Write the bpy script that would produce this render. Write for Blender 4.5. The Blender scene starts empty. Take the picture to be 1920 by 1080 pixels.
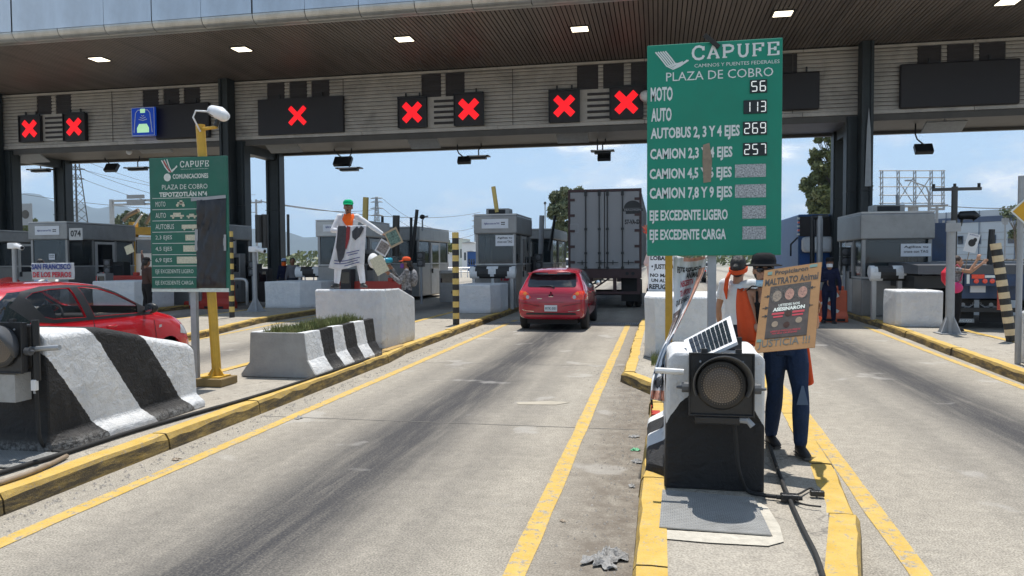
import bpy, bmesh, math, random
from mathutils import Vector, Matrix, noise
from mathutils.bvhtree import BVHTree
from mathutils.geometry import delaunay_2d_cdt
random.seed(7)
PI = math.pi
SC = bpy.context.scene
COL = SC.collection

# ------------------------------------------------------------------ camera
FPX, CAMH, ROLL = 1390.0, 1.75, math.radians(0.35)
def _unroll(u, v):
    c, s = math.cos(ROLL), math.sin(ROLL)
    return c * u + s * v, -s * u + c * v
_u0, _v0 = _unroll(1234 - 960, 540 - 485)
PITCH = math.atan(_v0 / FPX)
YAW = math.atan(_u0 / FPX * math.cos(PITCH))
CF = Vector((-math.sin(YAW) * math.cos(PITCH), math.cos(YAW) * math.cos(PITCH), -math.sin(PITCH)))
CR = Vector((math.cos(YAW), math.sin(YAW), 0))
CU = CR.cross(CF)
CO = Vector((0, 0, CAMH))
cam = bpy.data.cameras.new('camera')
cam.sensor_width = 36
cam.lens = FPX / 1920 * 36
cam.clip_start = 0.05
cam.clip_end = 20000
camo = bpy.data.objects.new('camera', cam)
COL.objects.link(camo)
_c, _s = math.cos(ROLL), math.sin(ROLL)
_R = CR * _c - CU * _s
_U = CR * _s + CU * _c
camo.matrix_world = Matrix(((_R.x, _U.x, -CF.x, 0), (_R.y, _U.y, -CF.y, 0), (_R.z, _U.z, -CF.z, CAMH), (0, 0, 0, 1)))
SC.camera = camo

def ray(px, py):
    u, v = _unroll(px - 960, 540 - py)
    return CF + CR * (u / FPX) + CU * (v / FPX)
def _hit(px, py, k, val):
    d = ray(px, py)
    return CO + d * ((val - CO[k]) / d[k])
def PX(px, py, x): return _hit(px, py, 0, x)      # a measured image point on the plane X = x
def PY(px, py, y): return _hit(px, py, 1, y)
def PZ(px, py, z): return _hit(px, py, 2, z)

# ------------------------------------------------------------------ sky and sun
SUN_EL, SUN_AZ = math.radians(75), math.radians(3)      # azimuth from +Y towards +X
wd = bpy.data.worlds.new('World')
SC.world = wd
wd.use_nodes = True
nt = wd.node_tree
nt.nodes.clear()
def N(tree, t, **kw):
    n = tree.nodes.new(t)
    for k, v in kw.items():
        if k == 'ins':
            for i, val in v.items(): n.inputs[i].default_value = val
        else: setattr(n, k, v)
    return n
sky = N(nt, 'ShaderNodeTexSky', sky_type='NISHITA', sun_disc=False, sun_elevation=SUN_EL, sun_rotation=SUN_AZ,
        air_density=1.0, dust_density=1.0, ozone_density=1.6, altitude=2200)
tc = N(nt, 'ShaderNodeTexCoord')
sep = N(nt, 'ShaderNodeSeparateXYZ')
nt.links.new(tc.outputs['Generated'], sep.inputs[0])
# cumulus: noise over direction, flattened, thicker near the horizon
mp = N(nt, 'ShaderNodeMapping', ins={'Scale': (1, 1, 2.6), 'Location': (0.35, 0.55, 0.1)})
nt.links.new(tc.outputs['Generated'], mp.inputs[0])
n1 = N(nt, 'ShaderNodeTexNoise', ins={'Scale': 4.2, 'Detail': 9, 'Roughness': 0.58, 'Distortion': 0.25})
nt.links.new(mp.outputs[0], n1.inputs['Vector'])
cr = N(nt, 'ShaderNodeValToRGB')
cr.color_ramp.elements[0].position = 0.53
cr.color_ramp.elements[1].position = 0.63
nt.links.new(n1.outputs[0], cr.inputs[0])
n2 = N(nt, 'ShaderNodeTexNoise', ins={'Scale': 2.0, 'Detail': 5, 'Roughness': 0.6})
nt.links.new(mp.outputs[0], n2.inputs['Vector'])
veil = N(nt, 'ShaderNodeMapRange', ins={1: 0.35, 2: 0.75, 3: 0.0, 4: 0.16})
nt.links.new(n2.outputs[0], veil.inputs[0])
mx = N(nt, 'ShaderNodeMath', operation='MAXIMUM')
nt.links.new(cr.outputs[0], mx.inputs[0]); nt.links.new(veil.outputs[0], mx.inputs[1])
hz = N(nt, 'ShaderNodeMapRange', ins={1: 0.0, 2: 0.30, 3: 0.85, 4: 0.22})     # milky air low down
nt.links.new(sep.outputs[2], hz.inputs[0])
mx2 = N(nt, 'ShaderNodeMath', operation='MAXIMUM')
nt.links.new(mx.outputs[0], mx2.inputs[0]); nt.links.new(hz.outputs[0], mx2.inputs[1])
shade = N(nt, 'ShaderNodeMixRGB', ins={1: (7.0, 9.9, 13.0, 1), 2: (13.5, 13.5, 13.5, 1)})
nt.links.new(cr.outputs[0], shade.inputs[0])
mixc = N(nt, 'ShaderNodeMixRGB')
nt.links.new(mx2.outputs[0], mixc.inputs[0])
nt.links.new(sky.outputs[0], mixc.inputs[1]); nt.links.new(shade.outputs[0], mixc.inputs[2])
bg = N(nt, 'ShaderNodeBackground', ins={1: 0.09})
nt.links.new(mixc.outputs[0], bg.inputs[0])
wo = N(nt, 'ShaderNodeOutputWorld')
nt.links.new(bg.outputs[0], wo.inputs[0])

sun = bpy.data.lights.new('sun', 'SUN')
sun.energy = 5.0
sun.angle = math.radians(0.53)
sun.color = (1.0, 0.955, 0.89)
suno = bpy.data.objects.new('sun', sun)
COL.objects.link(suno)
_sd = Vector((math.cos(SUN_EL) * math.sin(SUN_AZ), math.cos(SUN_EL) * math.cos(SUN_AZ), math.sin(SUN_EL)))
suno.rotation_euler = _sd.to_track_quat('Z', 'Y').to_euler()
suno.location = (0, 0, 60)
vs = SC.view_settings
vs.view_transform = 'Standard'; vs.look = 'None'; vs.exposure = 0.22; vs.gamma = 1.0; vs.use_curve_mapping = False
SC.render.engine = 'CYCLES'
SC.cycles.max_bounces = 6; SC.cycles.diffuse_bounces = 3; SC.cycles.glossy_bounces = 3
SC.cycles.transmission_bounces = 5; SC.cycles.transparent_max_bounces = 8
SC.cycles.caustics_reflective = False; SC.cycles.caustics_refractive = False
SC.cycles.sample_clamp_indirect = 6

# ------------------------------------------------------------------ materials
MATS = {}
def lin(h):
    h = h.lstrip('#')
    c = [int(h[i:i + 2], 16) / 255 for i in (0, 2, 4)]
    return tuple(x / 12.92 if x <= 0.04045 else ((x + 0.055) / 1.055) ** 2.4 for x in c)
def mat(name, col, rough=0.6, metal=0.0, var=0.12, vs=3.0, bump=0.0, bs=40.0, dirt=None, da=0.5, ds=1.2, spec=0.5,
        emit=None, es=0.0, coat=0.0, alpha=1.0, trans=0.0, detail=5, stretch=(1, 1, 1)):
    """one procedural surface: base colour varied by noise, worn by a second noise towards `dirt`"""
    m = bpy.data.materials.new(name)
    m.use_nodes = True
    t = m.node_tree
    b = t.nodes['Principled BSDF']
    if isinstance(col, str): col = lin(col)
    tcn = N(t, 'ShaderNodeTexCoord')
    mpn = N(t, 'ShaderNodeMapping', ins={'Scale': stretch})
    t.links.new(tcn.outputs['Object'], mpn.inputs[0])
    no = N(t, 'ShaderNodeTexNoise', ins={'Scale': vs, 'Detail': detail, 'Roughness': 0.62})
    t.links.new(mpn.outputs[0], no.inputs['Vector'])
    mr = N(t, 'ShaderNodeMapRange', ins={1: 0.25, 2: 0.75, 3: 1 - var, 4: 1 + var})
    t.links.new(no.outputs[0], mr.inputs[0])
    mul = N(t, 'ShaderNodeVectorMath', operation='SCALE', ins={0: col})
    t.links.new(mr.outputs[0], mul.inputs['Scale'])
    out = mul.outputs[0]
    if dirt is not None:
        if isinstance(dirt, str): dirt = lin(dirt)
        n3 = N(t, 'ShaderNodeTexNoise', ins={'Scale': ds, 'Detail': 8, 'Roughness': 0.7, 'Distortion': 0.4})
        t.links.new(mpn.outputs[0], n3.inputs['Vector'])
        r3 = N(t, 'ShaderNodeMapRange', ins={1: 0.48, 2: 0.72, 3: 0.0, 4: da})
        t.links.new(n3.outputs[0], r3.inputs[0])
        mm = N(t, 'ShaderNodeMixRGB', ins={2: (*dirt, 1)})
        t.links.new(r3.outputs[0], mm.inputs[0]); t.links.new(out, mm.inputs[1])
        out = mm.outputs[0]
    t.links.new(out, b.inputs['Base Color'])
    b.inputs['Roughness'].default_value = rough
    b.inputs['Metallic'].default_value = metal
    b.inputs['Specular IOR Level'].default_value = spec
    if coat: b.inputs['Coat Weight'].default_value = coat; b.inputs['Coat Roughness'].default_value = 0.04
    if trans: b.inputs['Transmission Weight'].default_value = trans; b.inputs['IOR'].default_value = 1.1
    if alpha < 1: b.inputs['Alpha'].default_value = alpha
    if emit is not None:
        b.inputs['Emission Color'].default_value = (*(lin(emit) if isinstance(emit, str) else emit), 1)
        b.inputs['Emission Strength'].default_value = es
    if bump:
        nb = N(t, 'ShaderNodeTexNoise', ins={'Scale': bs, 'Detail': 6, 'Roughness': 0.7})
        t.links.new(mpn.outputs[0], nb.inputs['Vector'])
        bn = N(t, 'ShaderNodeBump', ins={'Strength': min(1, bump), 'Distance': 0.02 * max(1, bump)})
        t.links.new(nb.outputs[0], bn.inputs['Height'])
        t.links.new(bn.outputs[0], b.inputs['Normal'])
    MATS[name] = m
    return m
def tree_of(m):
    t = m.node_tree
    return t, t.nodes['Principled BSDF']
def math_(t, op, a, b=None, c=None, clamp=False):
    n = N(t, 'ShaderNodeMath', operation=op, use_clamp=clamp)
    for i, v in enumerate((a, b, c)):
        if v is None: continue
        if isinstance(v, (int, float)): n.inputs[i].default_value = v
        else: t.links.new(v, n.inputs[i])
    return n.outputs[0]
def noise_(t, vec, scale, detail=6, rough=0.65, dist=0.0):
    n = N(t, 'ShaderNodeTexNoise', ins={'Scale': scale, 'Detail': detail, 'Roughness': rough, 'Distortion': dist})
    t.links.new(vec, n.inputs['Vector'])
    return n.outputs[0]
def remap(t, v, a, b, c, d):
    n = N(t, 'ShaderNodeMapRange', ins={1: a, 2: b, 3: c, 4: d})
    t.links.new(v, n.inputs[0])
    return n.outputs[0]
def mix_(t, f, a, b):
    n = N(t, 'ShaderNodeMixRGB')
    if isinstance(f, (int, float)): n.inputs[0].default_value = f
    else: t.links.new(f, n.inputs[0])
    for i, v in ((1, a), (2, b)):
        if isinstance(v, tuple): n.inputs[i].default_value = (*v, 1) if len(v) == 3 else v
        else: t.links.new(v, n.inputs[i])
    return n.outputs[0]
def bump_(t, b, h, strength=0.5, dist=0.01):
    n = N(t, 'ShaderNodeBump', ins={'Strength': strength, 'Distance': dist})
    t.links.new(h, n.inputs['Height'])
    t.links.new(n.outputs[0], b.inputs['Normal'])
def blank(name, rough=0.8, spec=0.4):
    m = bpy.data.materials.new(name); m.use_nodes = True
    t, b = tree_of(m)
    b.inputs['Roughness'].default_value = rough
    b.inputs['Specular IOR Level'].default_value = spec
    tcn = N(t, 'ShaderNodeTexCoord')
    s = N(t, 'ShaderNodeSeparateXYZ')
    t.links.new(tcn.outputs['Object'], s.inputs[0])
    MATS[name] = m
    return m, t, b, tcn.outputs['Object'], s.outputs

# worn grooved concrete pavement, tyre-dirty along each lane centre
CONC = (0.365, 0.332, 0.278)
def concrete_colour(t, vec, s):
    a = noise_(t, vec, 0.7, 8, 0.7)
    bb = noise_(t, vec, 9, 8, 0.75)
    f = noise_(t, vec, 85, 4, 0.6)
    v1 = remap(t, a, 0.3, 0.7, 0.86, 1.08)
    v2 = remap(t, bb, 0.3, 0.7, 0.78, 1.16)
    v3 = remap(t, f, 0.34, 0.66, 0.55, 1.38)
    v = math_(t, 'MULTIPLY', math_(t, 'MULTIPLY', v1, v2), v3)
    n = N(t, 'ShaderNodeVectorMath', operation='SCALE', ins={0: CONC})
    t.links.new(v, n.inputs['Scale'])
    return n.outputs[0]
ROAD, t, b, vec, s = blank('grooved_concrete', 0.85, 0.3)
c = concrete_colour(t, vec, s)
wob = math_(t, 'MULTIPLY', math_(t, 'SUBTRACT', noise_(t, vec, 0.35, 4), 0.5), 0.45)
xw = math_(t, 'ADD', s[0], wob)
stk = None
for cx, wdt, amt in ((-2.45, 0.66, 1.2), (-3.35, 0.35, 0.4), (-1.55, 0.35, 0.38), (3.55, 0.66, 1.2), (2.6, 0.35, 0.35), (-8.2, 0.6, 0.7), (8.6, 0.7, 0.6), (-15, 0.7, 0.5)):
    d = math_(t, 'DIVIDE', math_(t, 'ABSOLUTE', math_(t, 'SUBTRACT', xw, cx)), wdt)
    g = math_(t, 'MULTIPLY', math_(t, 'POWER', 2.718, math_(t, 'MULTIPLY', math_(t, 'MULTIPLY', d, d), -1.15)), amt)
    stk = g if stk is None else math_(t, 'MAXIMUM', stk, g)
mps = N(t, 'ShaderNodeMapping', ins={'Scale': (5, 0.28, 1)})
t.links.new(vec, mps.inputs[0])
sn = remap(t, noise_(t, mps.outputs[0], 1.6, 7, 0.7), 0.3, 0.55, 0.68, 1.0)
gr = remap(t, noise_(t, vec, 60, 3, 0.6), 0.3, 0.7, 0.65, 1.0)
stk = math_(t, 'MULTIPLY', math_(t, 'MULTIPLY', stk, sn), gr, clamp=True)
c = mix_(t, stk, c, (0.048, 0.047, 0.050))
# grit gathered at the island edge
gut = math_(t, 'MULTIPLY', remap(t, s[0], -1.0, -0.35, 0.0, 0.95), remap(t, s[0], 0.9, 1.1, 1.0, 0.0))
gut = math_(t, 'MULTIPLY', gut, remap(t, noise_(t, vec, 5.5, 9, 0.8), 0.36, 0.60, 0.35, 1.0), clamp=True)
c = mix_(t, gut, c, (0.15, 0.125, 0.10))
spots = remap(t, noise_(t, vec, 3.1, 6, 0.8), 0.66, 0.72, 0.0, 0.55)
c = mix_(t, spots, c, (0.12, 0.115, 0.11))
pat = remap(t, noise_(t, vec, 1.1, 3, 0.5), 0.63, 0.67, 0.0, 0.35)
c = mix_(t, pat, c, (0.47, 0.45, 0.42))
t.links.new(c, b.inputs['Base Color'])
mpg = N(t, 'ShaderNodeMapping', ins={'Scale': (1.5, 42, 1)})
t.links.new(vec, mpg.inputs[0])
h = math_(t, 'ADD', noise_(t, mpg.outputs[0], 1.0, 2, 0.5), math_(t, 'MULTIPLY', noise_(t, vec, 120, 4), 0.8))
bump_(t, b, h, 0.9, 0.008)

WALKM, t, b, vec, s = blank('island_concrete', 0.9, 0.3)
c = concrete_colour(t, vec, s)
c = mix_(t, 0.25, c, (0.42, 0.38, 0.32))
cr1 = N(t, 'ShaderNodeTexVoronoi', feature='DISTANCE_TO_EDGE', ins={'Scale': 0.55})
vd = N(t, 'ShaderNodeVectorMath', operation='ADD')
nn = N(t, 'ShaderNodeTexNoise', ins={'Scale': 3.0, 'Detail': 6})
t.links.new(vec, nn.inputs['Vector'])
t.links.new(vec, vd.inputs[0]); t.links.new(nn.outputs[1], vd.inputs[1]); t.links.new(vd.outputs[0], cr1.inputs['Vector'])
crk = remap(t, cr1.outputs[0], 0.0, 0.012, 0.6, 0.0)
c = mix_(t, crk, c, (0.09, 0.085, 0.08))
st = remap(t, noise_(t, vec, 1.7, 8, 0.75), 0.52, 0.7, 0.0, 0.5)
c = mix_(t, st, c, (0.20, 0.18, 0.155))
t.links.new(c, b.inputs['Base Color'])
bump_(t, b, math_(t, 'ADD', noise_(t, vec, 90, 5), math_(t, 'MULTIPLY', noise_(t, vec, 12, 5), 1.5)), 0.7, 0.008)

def yellow_paint(name, wear, face_dirt_shade):
    m, t, b, vec, s = blank(name, 0.75, 0.35)
    y = mix_(t, remap(t, noise_(t, vec, 6, 6), 0.3, 0.7, 0, 1), (0.52, 0.335, 0.06), (0.62, 0.43, 0.13))
    base = concrete_colour(t, vec, s)
    w = remap(t, noise_(t, vec, 11, 9, 0.8), wear, wear + 0.07, 0.0, 1.0)
    w2 = remap(t, noise_(t, vec, 55, 5, 0.7), 0.58, 0.66, 0.0, 0.85)
    c = mix_(t, math_(t, 'MAXIMUM', w, w2), y, base)
    if face_dirt_shade:  # kerb sides coloured darker: grime, plus the shade on upright faces painted in
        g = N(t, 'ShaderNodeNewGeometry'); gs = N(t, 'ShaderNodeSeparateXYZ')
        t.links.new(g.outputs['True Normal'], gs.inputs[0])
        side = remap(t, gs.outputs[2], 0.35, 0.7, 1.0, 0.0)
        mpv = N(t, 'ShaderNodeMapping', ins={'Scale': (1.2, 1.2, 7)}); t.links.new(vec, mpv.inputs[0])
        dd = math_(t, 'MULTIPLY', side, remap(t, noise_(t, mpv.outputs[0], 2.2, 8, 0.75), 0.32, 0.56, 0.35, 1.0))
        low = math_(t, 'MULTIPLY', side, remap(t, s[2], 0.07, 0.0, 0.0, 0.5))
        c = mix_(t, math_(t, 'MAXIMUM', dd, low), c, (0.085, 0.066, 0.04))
    t.links.new(c, b.inputs['Base Color'])
    bump_(t, b, math_(t, 'ADD', noise_(t, vec, 70, 6), math_(t, 'MULTIPLY', noise_(t, vec, 9, 6), 2)), 0.7, 0.01)
    return m
KERB = yellow_paint('kerb_yellow_paint', 0.565, True)
LINE = yellow_paint('road_yellow_paint', 0.515, False)

def block_paint(name, stripes=None, k=(0, 1, 0.5), amt=0.35):
    """lumpy white-washed concrete; stripes = [(start, end)] of black bands along coordinate k . position"""
    m, t, b, vec, s = blank(name, 0.7, 0.4)
    n = noise_(t, vec, 4, 8, 0.7)
    c = mix_(t, remap(t, n, 0.3, 0.7, 0, 1), (0.62, 0.635, 0.65), (0.78, 0.78, 0.77))
    chip = remap(t, noise_(t, vec, 2.6, 9, 0.8), 0.60, 0.66, 0.0, 0.6)
    c = mix_(t, chip, c, (0.42, 0.40, 0.38))
    if stripes:
        wv = math_(t, 'MULTIPLY', math_(t, 'SUBTRACT', noise_(t, vec, 9, 6, 0.7), 0.5), 0.07)
        q = math_(t, 'ADD', math_(t, 'ADD', math_(t, 'MULTIPLY', s[0], k[0]), math_(t, 'MULTIPLY', s[1], k[1])), math_(t, 'MULTIPLY', s[2], k[2]))
        q = math_(t, 'ADD', q, wv)
        f = None
        for a0, a1 in stripes:
            g = math_(t, 'MULTIPLY', math_(t, 'GREATER_THAN', q, a0), math_(t, 'LESS_THAN', q, a1))
            f = g if f is None else math_(t, 'MAXIMUM', f, g)
        scuff = remap(t, noise_(t, vec, 14, 8, 0.8), 0.66, 0.72, 0.0, 0.6)
        low = math_(t, 'MULTIPLY', remap(t, s[2], 0.1, 0.03, 0.0, 1.0), remap(t, noise_(t, vec, 25, 6, 0.8), 0.45, 0.55, 0.0, 0.9))
        blk = mix_(t, math_(t, 'MAXIMUM', scuff, low), (0.018, 0.018, 0.019), (0.30, 0.30, 0.29))
        c = mix_(t, f, c, blk)
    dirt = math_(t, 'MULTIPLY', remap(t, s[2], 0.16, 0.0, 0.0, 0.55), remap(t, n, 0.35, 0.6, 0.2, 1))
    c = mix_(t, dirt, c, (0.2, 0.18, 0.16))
    t.links.new(c, b.inputs['Base Color'])
    h = math_(t, 'ADD', math_(t, 'MULTIPLY', noise_(t, vec, 7, 8, 0.62, 0.6), 2.2), math_(t, 'MULTIPLY', noise_(t, vec, 45, 5), 0.5))
    bump_(t, b, h, 0.9, 0.026)
    return m
WHITEBLK = block_paint('white_washed_concrete')
RAWBLK = mat('plain_concrete', (0.40, 0.40, 0.39), 0.85, var=0.15, vs=5, bump=0.8, bs=30, dirt=(0.2, 0.19, 0.17), da=0.5, ds=2)

mat('black_paint', (0.016, 0.016, 0.018), 0.55, var=0.3, bump=0.5, bs=25, dirt=(0.05, 0.05, 0.05), da=0.5)
mat('black_metal', (0.012, 0.013, 0.014), 0.45, var=0.2)
mat('black_plastic', (0.014, 0.014, 0.015), 0.35, var=0.25, vs=8, bump=0.2)
mat('black_rubber', (0.018, 0.018, 0.018), 0.8, var=0.25)
mat('visor_grey', (0.085, 0.09, 0.098), 0.42, var=0.15, vs=9)
mat('column_dark', (0.016, 0.022, 0.023), 0.5, var=0.25, vs=1.5, dirt=(0.035, 0.04, 0.04), da=0.5)
mat('beam_dark', (0.085, 0.077, 0.068), 0.6, var=0.2, vs=1.5)
mat('soffit_brown', (0.195, 0.16, 0.134), 0.52, var=0.22, vs=0.9, detail=8, dirt=(0.03, 0.022, 0.018), da=0.45, ds=0.5, stretch=(3, 0.25, 1), metal=0.15)
mat('soffit_gap', (0.008, 0.006, 0.005), 0.9)
mat('louvre_grey', (0.50, 0.465, 0.42), 0.55, var=0.14, vs=1.5, dirt=(0.12, 0.11, 0.10), da=0.5, ds=0.8)
mat('vent_dark', (0.030, 0.024, 0.024), 0.6, var=0.2)
mat('fascia_metal', (0.56, 0.61, 0.66), 0.28, metal=0.65, var=0.07, vs=1.2, dirt=(0.28, 0.29, 0.30), da=0.35, ds=0.9, stretch=(1, 1, 0.35))
mat('fascia_edge', (0.50, 0.50, 0.48), 0.32, metal=0.6, var=0.12, vs=1.5, dirt=(0.22, 0.20, 0.18), da=0.6, ds=1.3, stretch=(1, 1, 0.5))
mat('galvanised', (0.38, 0.395, 0.41), 0.42, metal=0.55, var=0.14, vs=8, dirt=(0.2, 0.2, 0.2), da=0.3)
mat('pole_grey', (0.33, 0.34, 0.35), 0.5, metal=0.2, var=0.12, vs=6)
mat('booth_steel', (0.27, 0.27, 0.265), 0.38, metal=0.45, var=0.12, vs=2.5, dirt=(0.13, 0.125, 0.12), da=0.45, ds=1.3)
mat('booth_steel_light', (0.46, 0.46, 0.45), 0.42, metal=0.3, var=0.1, vs=2.5, dirt=(0.25, 0.24, 0.22), da=0.4)
mat('dark_interior', (0.016, 0.017, 0.019), 0.7, var=0.3)
mat('yellow_post', (0.58, 0.34, 0.035), 0.5, var=0.14, vs=6, dirt=(0.28, 0.17, 0.04), da=0.5, ds=3)
mat('cream', (0.62, 0.49, 0.30), 0.6, var=0.15, vs=8)
mat('yellow_band', (0.60, 0.44, 0.13), 0.55, var=0.15, vs=8)
mat('black_band', (0.02, 0.019, 0.018), 0.55, var=0.3, vs=8)
mat('sign_green', (0.0, 0.235, 0.145), 0.42, var=0.07, vs=2.5, bump=0.04, bs=4, dirt=(0.02, 0.16, 0.10), da=0.4)
mat('sign_green_old', (0.012, 0.125, 0.082), 0.5, var=0.13, vs=4, dirt=(0.05, 0.13, 0.10), da=0.55, ds=3)
mat('sign_white', (0.70, 0.74, 0.72), 0.5, var=0.05)
mat('sign_white_old', (0.64, 0.68, 0.62), 0.5, var=0.15, vs=20)
mat('sign_beige', (0.55, 0.53, 0.40), 0.5, var=0.3, vs=60)
mat('sign_red', (0.45, 0.06, 0.06), 0.5)
mat('led_grey', (0.36, 0.38, 0.39), 0.6, var=0.9, vs=75, detail=3)
mat('led_black', (0.010, 0.016, 0.018), 0.5)
mat('led_white', (0.8, 0.82, 0.8), 0.5, emit=(0.9, 0.95, 0.9), es=0.35)
mat('tape_brown', (0.26, 0.20, 0.14), 0.45, var=0.25, vs=20)
mat('bag_black', (0.022, 0.022, 0.026), 0.36, var=0.3, vs=5)
mat('signal_board', (0.014, 0.010, 0.011), 0.5, var=0.15)
mat('led_red', (0.5, 0.01, 0.01), 0.4, emit=(1.0, 0.006, 0.014), es=0.85)
mat('led_blue', (0.0, 0.03, 0.25), 0.4, emit=(0.0, 0.03, 0.28), es=0.6)
mat('led_pale', (0.6, 0.85, 0.5), 0.4, emit=(0.45, 0.85, 0.5), es=0.5)
mat('lamp_glow', (0.9, 0.85, 0.7), 0.4, emit=(1.0, 0.88, 0.66), es=3.0)
mat('white_plastic', (0.74, 0.75, 0.76), 0.35, var=0.04)
mat('white_paper', (0.66, 0.68, 0.71), 0.7, var=0.05)
mat('ink_black', (0.02, 0.02, 0.022), 0.6)
mat('ink_blue', (0.03, 0.05, 0.22), 0.6)
mat('ink_red', (0.42, 0.03, 0.05), 0.6)
mat('orange_plastic', (0.60, 0.105, 0.045), 0.5, var=0.12, vs=3, dirt=(0.3, 0.08, 0.05), da=0.4)
mat('red_dark_plastic', (0.30, 0.03, 0.02), 0.5, var=0.15)
mat('asphalt_far', (0.12, 0.12, 0.125), 0.9, var=0.2, vs=0.3)
GLASS = mat('booth_glass', (0.03, 0.04, 0.045), 0.06, var=0.1, alpha=0.62, spec=0.9)
mat('clear_glass', (0.25, 0.3, 0.3), 0.03, var=0.0, alpha=0.16, spec=1.0)
mat('car_glass', (0.015, 0.018, 0.02), 0.04, var=0.0, alpha=0.35, spec=0.9)
mat('dark_glass', (0.010, 0.012, 0.015), 0.04, var=0.0, spec=0.9)

# ------------------------------------------------------------------ mesh builder
def M(x): return MATS[x] if isinstance(x, str) else x
class MB:
    def __init__(s): s.v, s.f, s.m, s.sm = [], [], [], []; s.mi = 0; s.smooth = False
    def add(s, vs, fs, T=None):
        o = len(s.v)
        for v in vs:
            v = Vector(v)
            s.v.append(T @ v if T is not None else v)
        for f in fs:
            s.f.append([i + o for i in f]); s.m.append(s.mi); s.sm.append(s.smooth)
        return s
    def mat(s, i, smooth=None):
        s.mi = i
        if smooth is not None: s.smooth = smooth
        return s
    def box(s, x0, x1, y0, y1, z0, z1, T=None):
        v = [(x0, y0, z0), (x1, y0, z0), (x1, y1, z0), (x0, y1, z0), (x0, y0, z1), (x1, y0, z1), (x1, y1, z1), (x0, y1, z1)]
        return s.add(v, [(0, 3, 2, 1), (4, 5, 6, 7), (0, 1, 5, 4), (1, 2, 6, 5), (2, 3, 7, 6), (3, 0, 4, 7)], T)
    def prism(s, poly, axis, a, b, T=None):
        """poly in the two other axes (in x,y,z order), extruded along axis from a to b"""
        n = len(poly)
        def P(p, h):
            return {'x': (h, p[0], p[1]), 'y': (p[0], h, p[1]), 'z': (p[0], p[1], h)}[axis]
        v = [P(p, a) for p in poly] + [P(p, b) for p in poly]
        area = sum(poly[i][0] * poly[(i + 1) % n][1] - poly[(i + 1) % n][0] * poly[i][1] for i in range(n))
        flip = (area > 0) ^ (axis == 'y') ^ (b < a)
        fs = [list(range(n))[::-1] if flip else list(range(n)), list(range(n, 2 * n)) if flip else list(range(n, 2 * n))[::-1]]
        for i in range(n):
            j = (i + 1) % n
            q = (i, j, j + n, i + n)
            fs.append(q if flip else q[::-1])
        return s.add(v, fs, T)
    def tube(s, pts, r, n=10, caps=True, T=None, up=None):
        pts = [Vector(p) for p in pts]
        rs = r if isinstance(r, (list, tuple)) else [r] * len(pts)
        vs, fs = [], []
        prev = None
        for i, p in enumerate(pts):
            d = (pts[min(i + 1, len(pts) - 1)] - pts[max(i - 1, 0)]).normalized()
            if prev is None:
                a = up if up is not None else (Vector((0, 0, 1)) if abs(d.z) < 0.9 else Vector((1, 0, 0)))
            else: a = prev
            u = (a - d * a.dot(d))
            if u.length < 1e-6: u = d.orthogonal()
            u.normalize(); w = d.cross(u); prev = u
            rr = rs[i]
            ra, rb = rr if isinstance(rr, (list, tuple)) else (rr, rr)
            for k in range(n):
                t = 2 * PI * k / n
                vs.append(p + u * (math.cos(t) * ra) + w * (math.sin(t) * rb))
        for i in range(len(pts) - 1):
            for k in range(n):
                j = (k + 1) % n
                fs.append((i * n + k, i * n + j, (i + 1) * n + j, (i + 1) * n + k))
        if caps:
            fs.append(list(range(n))[::-1]); fs.append([(len(pts) - 1) * n + k for k in range(n)])
        return s.add(vs, fs, T)
    def lathe(s, prof, n=24, T=None):
        """prof: [(r, z)] round the Z axis"""
        vs, fs = [], []
        for r, z in prof:
            for k in range(n):
                t = 2 * PI * k / n
                vs.append((r * math.cos(t), r * math.sin(t), z))
        for i in range(len(prof) - 1):
            for k in range(n):
                j = (k + 1) % n
                fs.append((i * n + k, i * n + j, (i + 1) * n + j, (i + 1) * n + k))
        if prof[0][0] > 1e-4: fs.append(list(range(n))[::-1])
        if prof[-1][0] > 1e-4: fs.append([(len(prof) - 1) * n + k for k in range(n)])
        return s.add(vs, fs, T)
    def ball(s, c, r, nu=14, nv=9, R=None):
        r = r if isinstance(r, (list, tuple)) else (r, r, r)
        vs, fs = [], []
        for i in range(nv + 1):
            a = PI * i / nv - PI / 2
            for k in range(nu):
                t = 2 * PI * k / nu
                p = Vector((r[0] * math.cos(a) * math.cos(t), r[1] * math.cos(a) * math.sin(t), r[2] * math.sin(a)))
                if R is not None: p = R @ p
                vs.append(p + Vector(c))
        for i in range(nv):
            for k in range(nu):
                j = (k + 1) % nu
                fs.append((i * nu + k, i * nu + j, (i + 1) * nu + j, (i + 1) * nu + k))
        return s.add(vs, fs)
    def mesh(s, name, mats):
        me = bpy.data.meshes.new(name)
        me.from_pydata([tuple(v) for v in s.v], [], s.f)
        for m in (mats if isinstance(mats, (list, tuple)) else [mats]): me.materials.append(M(m))
        me.polygons.foreach_set('material_index', s.m)
        me.polygons.foreach_set('use_smooth', s.sm)
        me.update()
        return me
    def build(s, name, mats, parent=None, bevel=0.0, loc=None, seg=2, **props):
        o = bpy.data.objects.new(name, s.mesh(name, mats))
        COL.objects.link(o)
        if parent is not None: o.parent = parent
        if loc is not None: o.location = loc
        if bevel:
            bv = o.modifiers.new('bevel', 'BEVEL'); bv.width = bevel; bv.segments = seg; bv.limit_method = 'ANGLE'; bv.angle_limit = math.radians(35)
        for k, v in props.items(): o[k] = v
        return o
def tag(o, label, cat, group=None):
    o['label'] = label; o['category'] = cat
    if group: o['group'] = group
    return o
def empty(name, loc, label, cat, group=None, rz=0.0):
    o = bpy.data.objects.new(name, None)
    COL.objects.link(o); o.empty_display_size = 0.2
    o.location = loc; o.rotation_euler = (0, 0, rz)
    return tag(o, label, cat, group)
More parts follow.
